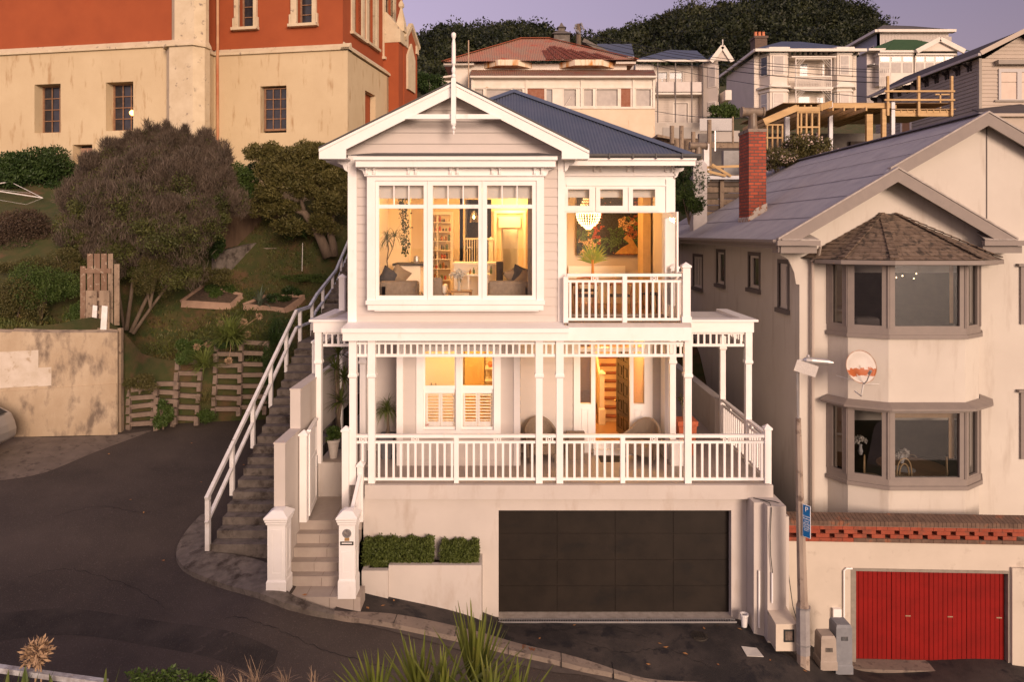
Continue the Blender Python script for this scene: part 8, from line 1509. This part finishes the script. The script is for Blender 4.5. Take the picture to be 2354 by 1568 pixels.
mt2 = N.new('ShaderNodeMix'); mt2.data_type = 'RGBA'; mt2.blend_type = 'MULTIPLY'; mt2.inputs['Factor'].default_value = 1; n2 = N.new('ShaderNodeTexNoise'); n2.inputs['Scale'].default_value = 30; n2.inputs['Detail'].default_value = 6; L.new(tc.outputs['Object'], n2.inputs[0]); mr = N.new('ShaderNodeMapRange'); mr.inputs['From Min'].default_value = .35; mr.inputs['From Max'].default_value = .65; mr.inputs['To Max'].default_value = 1.7; L.new(n2.outputs[0], mr.inputs[0]); L.new(sp.outputs[0], rp.inputs[0]); L.new(rp.outputs[0], mt2.inputs['A']); L.new(mr.outputs[0], mt2.inputs['B']); L.new(mt2.outputs['Result'], N['Principled BSDF'].inputs['Base Color'])
m.build('canvas', pm_, pa); m = MB(); m.add([at(1440,540,Y-.045), at(1452,548,Y-.045), at(1470,578,Y-.045), at(1472,584,Y-.045), at(1412,584,Y-.045), at(1428,570,Y-.045), at(1446,560,Y-.045), at(1432,548,Y-.045)], [tuple(range(8))]); m.build('painted_path', pm('ochre painted path', (.55,.30,.08), (.40,.20,.06), 12, .7), pa, recalc=False)
cd_ = thing('chandelier', 'glowing beaded chandelier above the dining table', 'chandelier', at(1352,500,16.9)); cx0, cz0 = X_(1352,16.9), Z_(489,16.9); glo = emit_mat('glowing crystal beads', (1,.74,.40), 1.9); m = MB()
for k in range(26):
    a = k*2*math.pi/26
    for r_, z in ((.30,.0),(.30,-.05),(.29,-.11),(.27,-.18),(.23,-.25),(.17,-.31),(.10,-.36),(.06,-.40)): m.lathe((cx0+r_*math.cos(a), 16.9+r_*math.sin(a), cz0+z), [(.004,-.022),(.019,-.0),(.004,.022)], 5)

for k in range(26):
    a = k*2*math.pi/26; m.tube([(cx0+r_*math.cos(a), 16.9+r_*math.sin(a), cz0+z) for r_, z in ((.30,.0),(.29,-.11),(.23,-.25),(.10,-.36),(.04,-.41))], .004, 4)
m.tube([(cx0+.3*math.cos(k*.2417), 16.9+.3*math.sin(k*.2417), cz0) for k in range(27)], .012, 5); m.build('bead_basket', glo, cd_); m = MB()
for k in range(16):
    a = k*2*math.pi/16
    for j in range(9): r_ = .06 + .20*(j/8)**1.6; m.lathe((cx0+r_*math.cos(a), 16.9+r_*math.sin(a), cz0+.62-.07*j), [(.003,-.02),(.013,0),(.003,.02)], 4)
m.build('bead_strand', emit_mat('dim crystal beads', (1,.68,.32), 1.1), cd_); m = MB(); m.tube([(cx0, 16.9, cz0-.4), (cx0, 16.9, cz0-.52)], .01, 5); m.lathe((cx0, 16.9, cz0-.56), [(.005,-.03),(.025,0),(.005,.03)], 8); m.tube([(cx0, 16.9, cz0+.6), (cx0, 16.9, 9.15)], .008, 5); m.build('drop', pm('brass', (.6,.42,.15)), cd_)
dt = thing('dining_table', 'timber dining table behind the balcony railing', 'table', (X_(1370,16.6), 16.6, 6)); m = MB(); m.box(X_(1306,16.2), X_(1425,16.2), 16.2, 17.2, 6.72, 6.76); m.build('table_top', timber_floor, dt)
for sx in (1.5, 3.55-.3):
    for sy in (16.3, 17.1): m = MB(); m.box(sx-.03, sx+.03, sy-.03, sy+.03, 6, 6.72); m.build('leg', timber_floor, dt)
woodr = pm('red brown chair wood', (.30,.11,.045), (.38,.15,.06), 6, .5)
def wchair(x, y, rz, label, mat=woodr):
    t = thing('dining_chair', label, 'chair', (x, y, 6.0), 'chairs around the dining table', rz); loc = Vector((x, y, 6.0))
    def L_(p): return (x+p[0], y+p[1], 6.0+p[2])
    for sx in (-.22, .22):
        for p in (((sx,-.2,0),(sx*.9,-.18,.45)), ((sx,.24,0),(sx*.9,.2,.5),(sx*1.05,.26,.72))): m = MB(); m.tube([L_(q_) for q_ in p], [.014,.02,.018][:len(p)], 6); m.build('leg', mat, t)
    m = MB(); m.box(x-.23, x+.23, y-.22, y+.2, 6.43, 6.47); m.build('seat', cush_d, t); m = MB(); m.tube([L_((-.28,.05,.70)), L_((-.24,.24,.74)), L_((0,.30,.76)), L_((.24,.24,.74)), L_((.28,.05,.70))], .022, 6); m.build('backrest', mat, t)
wchair(X_(1345,15.95), 15.95, math.pi, 'red brown wooden chair at the left front of the dining table'); wchair(X_(1425,15.98), 15.98, math.pi+.1, 'red brown wooden chair at the right front of the dining table'); wchair(X_(1350,17.5), 17.5, 0, 'wooden chair on the far side of the dining table'); wchair(X_(1500,16.5), 16.5, -.7, 'dark chair near the open french door', pm('dark metal chair', (.06,.055,.05), None, rough=.4))
vs_ = thing('amber_vase', 'tall amber glass vase holding a green palm leaf on the dining table', 'vase', (X_(1362,16.5), 16.5, 6.76)); xv = X_(1362,16.5); m = MB(); m.lathe((xv,16.5,6.761), [(.06,0),(.08,.04),(.07,.1),(.035,.2),(.028,.42),(.035,.5)], 14); m.build('vase_body', pm('amber glass', (.55,.22,.05), None, rough=.1), vs_); m = MB()
for k in range(15): a = (k-7)/7*1.15; m.blade((xv, 16.5, 7.18), (math.sin(a), .1*math.cos(k), math.cos(a)), .56*(1-.25*abs(a)), .075, .5, 5, side=(math.cos(a), 0, -math.sin(a)))
m.build('palm_leaf', leafm('fresh palm leaf', (.16,.24,.03), (.38,.30,.06), sc=6), vs_, recalc=False)
rd = MB(); Y = 18.42; rd.box(X_(1306,Y), X_(1437,Y), Y, Y+.08, Z_(640,Y), Z_(612,Y))
for i in range(28): rd.box(X_(1307,Y)+i*.054, X_(1307,Y)+i*.054+.02, Y-.012, Y, Z_(640,Y)+.02, Z_(612,Y)-.02)
tag(rd.build('radiator', lw_), 'long white radiator under the garden painting', 'radiator')
m = MB(); m.box(3.3, 3.5, 17.2, 17.9, 6.1, 8.9); tag(m.build('curtain', pm('warm curtain', (.70,.48,.22), (.6,.4,.18), 5, .8)), 'golden curtain hanging at the right of the dining room', 'curtain')
# entrance hall stairs and lower room
hs_ = thing('hall_stairs', 'timber stairs with cream risers rising behind the open front door', 'stairs', (2.6, 17.9, 2.96)); trd = pm('red brown stair tread', (.20,.055,.028), (.26,.08,.04), 6, .4)
for i in range(14):
    z = 3.09 + .178*i; y = 17.9 + .25*i; m = MB(); m.box(2.30, 3.5, y, y+.3, z-.03, z); m.build('tread', trd, hs_); m = MB(); m.box(2.31, 3.5, y+.025, y+.28, z-.178, z-.031); m.build('riser', int_wall, hs_)
m = MB(); m.sq((X_(1383,17.7), 17.7, 0), [(.085, 2.96), (.085, 3.35), (.06, 3.38), (.06, 4.1)] + cap_prof(.065, 4.25)); m.build('newel_post', int_wall, hs_); m = MB(); m.ext([(2.26, 17.7, 3.95), (2.26, 17.7, 4.1), (2.26, 20.6, 6.1), (2.26, 20.6, 5.9)], (.06,0,0)); m.ext([(2.27, 17.7, 3.0), (2.27, 17.7, 3.95), (2.27, 20.6, 5.9), (2.27, 20.6, 4.9)], (.03,0,0)); m.build('balustrade_panel', int_wall, hs_)
m = MB(); m.box(X_(978,18.1), X_(1060,18.1), 18.02, 18.12, DZ+.1, 5.4); m.build('cupboard', int_white, villa); 
for u in (992, 1002): m = MB(); m.tube([(X_(u,18), 17.98, Z_(895,18)), (X_(u,18), 17.98, Z_(880,18))], .014, 6); m.build('handle', steel, villa)
m = MB(); m.box(X_(1068,18), X_(1112,18), 18.0, 18.1, DZ+.1, 5.4); m.build('cupboard', pm('golden cupboard', (.70,.48,.20)), villa); m = MB(); m.box(X_(1116,18), X_(1140,18), 17.6, 18.1, Z_(847,17.6)-.03, Z_(847,17.6)); m.box(X_(1116,18), X_(1140,18), 17.6, 18.1, Z_(875,17.6)-.03, Z_(875,17.6)); m.build('shelf', int_white, villa); m = MB(); m.lathe((X_(1129,17.7), 17.8, Z_(847,17.6)), [(.07,0),(.1,.08),(.08,.13)], 12); tag(m.build('small_pot', terracotta), 'small terracotta pot on the shelf behind the sash window', 'pot')
# ================================================================ verandah furniture and plants
wick = pm('grey brown wicker', (.36,.285,.215), (.20,.15,.11), 60, .9, .8, 70, fac=(.42,.55), stretch=(1,1,3)); 
def wicker_chair(x, y, rz, label):
    t = thing('wicker_armchair', label, 'armchair', (0, 0, 0), 'wicker armchairs on the verandah'); zz = 0
    o = soft(-.30, .30, -.28, .26, .18, .42, wick, t, 'seat', .04); m = MB()
    n = 14; inner = []; 
    for i in range(n+1):
        a = math.pi*(i/n) ; px, pyy = -.36*math.cos(a), .02 + .34*math.sin(a); hgt = .60 + .28*math.sin(a)**1.5
        if i in (0, n): pyy = -.30
        inner.append((px, pyy, hgt))
    for i in range(n):
        (ax_, ay_, ah_), (bx_, by_, bh_) = inner[i], inner[i+1]; s = .84
        m.hexa([(ax_,ay_,.14),(bx_,by_,.14),(bx_*s,by_*s,.14),(ax_*s,ay_*s,.14),(ax_*1.08,ay_*1.08,ah_),(bx_*1.08,by_*1.08,bh_),(bx_*.9,by_*.9,bh_),(ax_*.9,ay_*.9,ah_)])
    m.build('backrest', wick, t); m = MB(); m.tube([(p[0]*1.0, p[1]*1.0, p[2]) for p in inner], .035, 8); m.build('rolled_rim', wick, t, smooth=True)
    for sx in (-.27, .27):
        for sy in (-.26, .24): m = MB(); m.tube([(sx, sy, .2), (sx*1.05, sy, 0)], [.04,.022], 7); m.build('leg', wick, t)
    t.location = (x, y, DZ); t.rotation_euler = (0, 0, rz); return t
wicker_chair(X_(1243,15.65), 15.65, R(8), 'wicker armchair left of the front door behind the paired verandah posts'); wicker_chair(X_(1478,15.55), 15.55, R(-32), 'wicker armchair right of the open front door')
t = thing('wicker_table', 'square wicker side table between the left wicker chair and the door', 'side table', (X_(1324,15.7), 15.7, DZ)); m = MB(); m.box(X_(1306,15.7), X_(1342,15.7), 15.6, 15.95, DZ, DZ+.52); m.build('base', wick, t); m = MB(); m.box(X_(1303,15.7), X_(1345,15.7), 15.57, 15.98, DZ+.52, DZ+.56); m.build('table_top', wick, t)
m = MB(); m.box(X_(1378,15.6), X_(1440,15.6), 15.45, 15.85, DZ, DZ+.015); tag(m.build('doormat', pm('black coir mat', (.03,.025,.022), (.05,.04,.035), 40, .95, .6, 80)), 'dark doormat in front of the front door step', 'doormat')
def potplant(label, c, prof, pmat, nm='potted_plant', n=16, sq=False):
    t = thing(nm, label, 'potted plant', c); m = MB(); (m.sq if sq else m.lathe)(c, prof) if sq else m.lathe(c, prof, n); m.build('pot', pmat, t); z = c[2] + prof[-1][1]; m = MB(); m.lathe((c[0], c[1], z-.03), [(prof[-1][0]*.9, 0), (prof[-1][0]*.9, .01)], 12); m.build('potting_soil', soil, t); return t, z
c = (X_(890,15.75), 15.75, DZ); t, z = potplant('ponytail palm in a tall grey square planter left of the sash window', c, [(.10,0),(.17,.55)], pm('dark grey planter', (.12,.12,.13), (.15,.15,.16), 5, .6), sq=True); m = MB(); m.tube([(c[0], c[1], z-.05), (c[0]+.02, c[1], z+.15), (c[0], c[1], z+.5)], [.06,.035,.03], 8); m.build('trunk', bark, t); m = MB(); m.rosette((c[0], c[1], z+.52), 190, .52, .014, 5, 85, 2.6, 6); m.build('leaves', lf_strap, t, recalc=False)
c = (X_(777,16.4), 16.5, DZ); t, z = potplant('tall multi headed yucca in a dark round pot under the left portico', c, [(.14,0),(.26,.12),(.30,.30),(.27,.36)], pm('dark stone pot', (.05,.048,.048), (.08,.075,.075), 5, .7)); m = MB(); tops = [at(771,850,16.5), at(790,870,16.5), at(784,925,16.4), at(777,815,16.6)]
for k, tp_ in enumerate(tops): m.tube([(c[0], c[1], z-.05), (c[0]-.02, c[1], z+.35), tp_], [.055,.045,.03], 8)
m.build('trunk', bark, t, smooth=True); m = MB()
for tp_ in tops: m.rosette(tp_, 60, .48, .035, -15, 85, .9, 4)
m.build('leaves', lf_strap, t, recalc=False)
c = (X_(766,15.75), 15.75, DZ); t, z = potplant('white tapering pot of succulents behind the left portico post', c, [(.08,0),(.13,.36),(.15,.37),(.15,.43),(.13,.43)], pm('white clay pot', (.66,.60,.54), (.58,.52,.46), 9, .7)); leaves('foliage', blob((c[0], c[1], z+.10), (.19,.16,.15), 900, sub=10), .07, lf_green, t, aspect=.7)
c = (X_(1578,16.0), 16.1, DZ); t, z = potplant('large square terracotta pot on the side verandah', c, [(.17,0),(.21,.68),(.235,.70),(.235,.80),(.20,.80)], pm('orange terracotta', (.46,.11,.05), (.52,.15,.07), 6, .8), sq=True); m = MB(); m.tube([(c[0]-.05, c[1], z-.05), (c[0]-.1, c[1], z+.45)], .012, 5); m.build('stem', bark, t); leaves('foliage', blob((c[0]-.1, c[1], z+.4), (.12,.1,.2), 120, sub=5), .05, lf_olive, t)
m = MB(); m.box(3.55, 3.95, 15.2, 15.36, DZ, DZ+.55)
tag(m.build('pilaster_base', white), 'white pilaster base at the foot of the inner verandah post', 'cover')  # plain box stands for the white base of the corner pilaster
# ================================================================ next door, behind the bay glass
t = thing('round_table', 'round dark table with doily in the lower bay of the neighbour house', 'table', (X_(2090,16.2), 16.2, 1.6)); zt_ = Z_(1070,16.2); m = MB(); m.lathe((X_(2095,16.2), 16.2, zt_-.05), [(.75,0),(.75,.04)], 28); m.build('table_top', timber_floor, t); m = MB(); m.lathe((X_(2095,16.2), 16.2, 1.6), [(.2,0),(.06,.1),(.05,zt_-1.65)], 10); m.build('pedestal', timber_floor, t); m = MB(); m.lathe((X_(2075,16.0), 15.95, zt_-.008), [(.24,0),(.24,.006)], 24); m.build('doily', pm('lace white', (.6,.6,.62)), t)
bent = pm('pale bentwood', (.62,.44,.24), (.52,.36,.18), 6, .5)
def bchair(u, Y, rz, label):
    t = thing('bentwood_chair', label, 'chair', (0,0,0), 'bentwood chairs around the round table'); m = MB(); m.lathe((0,0,.44), [(.2,0),(.2,.03)], 16); m.build('seat', bent, t)
    for r_, h in ((.19,.48),(.12,.36)): m = MB(); m.tube([(r_*math.cos(a*math.pi/12)*1.0, .17, .45+h*math.sin(a*math.pi/12)**.6) for a in range(13)], .017, 7); m.build('backrest', bent, t)
    for sx in (-.15,.15):
        for sy in (-.14,.15): m = MB(); m.tube([(sx,sy,.44),(sx*1.25,sy*1.25,0)], .015, 6); m.build('leg', bent, t)
    t.location = (X_(u,Y), Y, Z_(1080,Y)-.62); t.rotation_euler = (0,0,rz)
bchair(2005, 15.9, R(60), 'bentwood chair at the left of the round table next door'); bchair(2105, 16.9, R(0), 'bentwood chair behind the round table next door'); bchair(2065, 15.45, R(190), 'bentwood chair at the front of the round table next door'); bchair(2155, 15.7, R(-120), 'bentwood chair at the right of the round table next door')
def vase_flowers(u, v, Y, label, h=.25):
    c = at(u, v, Y); t = thing('flower_vase', label, 'vase', c); m = MB(); m.lathe(c, [(.04,0),(.06,.08),(.035,.18),(.045,h)], 12); m.build('vase_body', pm('white porcelain', (.6,.6,.6), None, rough=.2), t); leaves('flower', blob((c[0], c[1], c[2]+h+.12), (.15,.1,.12), 200, sub=7), .06, pm('white petals', (.75,.72,.66)), t, aspect=.8)
vase_flowers(1977, 1045, 16.6, 'white vase of flowers behind the left facet of the lower bay'); vase_flowers(2072, 1065, 16.0, 'white orchids on the doily of the round table', .12)
lamp('bay_light', (X_(2100,17), 17.2, 4.0), 12, (1,.75,.5)); lamp('bay_light', (X_(2100,17), 17.3, 7.1), 9, (1,.75,.5))
for u, v in ((2060,608+12),(2074,616),(2106,611),(2100,622)): m = MB(); m.lathe(at(u, v+18, 18.5), [(.005,-.02),(.02,0),(.005,.02)], 6); tag(m.build('fairy_light', emit_mat('tiny warm light', (1,.7,.4), 12)), 'tiny warm lights glinting inside the upper bay', 'light', 'small lights inside the upper bay')
soft(X_(1965,16.2), X_(2025,16.2), 16.2, 16.6, 4.95, 5.9, pm('grey armchair cloth', (.14,.12,.11)), None, 'armchair', .08); tag(bpy.data.objects['armchair.001'] if 'armchair.001' in bpy.data.objects else bpy.data.objects['armchair'], 'dim grey armchair behind the upper bay of the neighbour house', 'armchair')
# ================================================================ foreground plants on the near bank
def bk(x, y):
    top = 3.75 if x < -2.0 else (3.75 - (x+2.0)*1.3 if x < -1.0 else max(1.0, 2.45 - (x+1.0)*.9))
    base = float(G(min(max(x,-20),6), 9.0)) - .3
    if y < 5.2: return top + (5.2-y)*.1
    return max(base - .1, top - (y-5.2)*2.2)
mb = MB(); xs_ = np.arange(-14, 4, .4); ys_ = np.arange(2.5, 8.6, .25)
for x in xs_:
    for y in ys_: mb.v.append((float(x), float(y), bk(x, y)))
for i in range(len(xs_)-1):
    for j in range(len(ys_)-1): a = i*len(ys_)+j; mb.f.append((a, a+len(ys_), a+len(ys_)+1, a+1))
mb.build('near_bank', grass_m, kind='structure', smooth=True, recalc=False)
def yucca(u, v, Y, n, l, label, lo=35, hi=90, w=.034, sub=0):
    c = at(u, v, Y); zb_ = bk(c[0], c[1]); t = thing('yucca', label, 'yucca', (c[0], c[1], zb_), 'yuccas at the bottom of the frame'); m = MB(); m.tube([(c[0], c[1], zb_-.1), (c[0]+.03, c[1], (zb_+c[2])/2), c], [.07,.055,.05], 8); m.build('trunk', bark, t, smooth=True); m = MB()
    R2 = random.Random(int(u*7)); m.rosette(c, n, l, w, lo, hi, .12, 4, R2); m.rosette(c, n//3, l*.8, w, -10, lo, .3, 4, R2); m.build('leaves', lf_yucca, t, recalc=False)
yucca(1092, 1612, 4.7, 46, .62, 'tallest spiky yucca at bottom centre in front of the kerb', 38); yucca(965, 1628, 4.6, 44, .46, 'spiky yucca left of the tallest one'); yucca(868, 1650, 4.5, 40, .44, 'leftmost spiky yucca at the bottom of the frame', 25); yucca(1020, 1640, 4.4, 34, .42, 'yucca wedged between the tallest one and its left neighbour'); yucca(1185, 1665, 4.4, 34, .40, 'low yucca to the right of the tallest one'); yucca(1130, 1660, 4.2, 30, .40, 'short yucca in front of the tallest one', 20)
m = MB(); P_l = at(-30, 1534, 4.6), at(245, 1572, 4.6); m.bar(*P_l, .04, .035); tag(m.build('white_rail', pm('greyed rail paint', (.40,.40,.42), (.22,.20,.20), 14, .8, .3, 60)), 'weathered white timber rail at the bottom left corner', 'rail')
sh3 = thing('seed_head_plant', 'round dry agapanthus seed head rising above the bottom left plants', 'flower', at(84,1600,4.6)); c = Vector(at(84, 1503, 4.6)); m = MB(); m.tube([at(80,1640,4.6), at(82,1540,4.6), tuple(c)], .006, 6); m.tube([at(95,1640,4.6), at(94,1540,4.6), at(90,1515,4.6)], .005, 6); m.build('stem', dry_m, sh3); q_ = rng.normal(size=(420,3)); q_ /= np.linalg.norm(q_, axis=1)[:,None]; leaves('seed_head', np.array(c) + q_*rng.uniform(.03,.075,(420,1)), .045, dry_m, sh3, aspect=.28, out=q_*1.2)
bl_ = thing('agapanthus', 'broad leaved agapanthus at the bottom left corner', 'plant', at(60,1640,4.5)); m = MB()
for (u, v, dx, l) in ((15,1600,0,.16),(35,1610,.1,.2),(52,1600,0,.17),(60,1605,-.1,.2),(75,1608,.15,.18),(100,1605,.3,.2),(120,1600,-.2,.14),(0,1600,.2,.16),(45,1612,.4,.2)): m.blade(at(u, v, 4.5), (dx, .1, 1), l, .035, .3, 4)
for (u, v, dx, l) in ((240,1600,0,.17),(258,1606,.18,.2),(318,1612,.45,.27)): m.blade(at(u, v, 4.5), (dx, .1, 1), l, .028, .3, 4)
m.build('leaves', lf_strap, bl_, recalc=False)
for u, v, s, lb in ((330,1575,(.16,.1,.075),'small leafy weed at the bottom left, left of the others'),(400,1572,(.16,.1,.08),'leafy weed at the bottom edge in the middle of its row'),(455,1578,(.12,.1,.07),'leafy weed at the bottom edge nearest the grass plumes')): shrub(at(u,v,4.5), s, 500, lb, .03, lf_green, sub=8, stem=False)
for u, v, l, lb in ((510,1572,.12,'small feathery grass plume at the bottom edge, leftmost'),(590,1580,.20,'large arching feathery grass plume at the bottom edge'),(655,1578,.13,'thin feathery grass plume right of the large one'),(720,1580,.13,'wispy grass plume at the bottom edge, rightmost'),(560,1585,.13,'short feathery grass tuft beside the large plume')):
    t = thing('grass_plume', lb, 'grass', at(u, v+40, 4.5)); m = MB()
    for k in range(26): a = rnd.uniform(-.9, .9); m.blade(at(u + rnd.uniform(-8,8), v, 4.5), (a, rnd.uniform(-.2,.2), 1), l*rnd.uniform(.5,1.1), .0035, 1.2*abs(a)+.2, 5)
    m.build('plume', pm('dull plume', (.22,.15,.10), (.30,.21,.14), 20, .9), t, recalc=False)
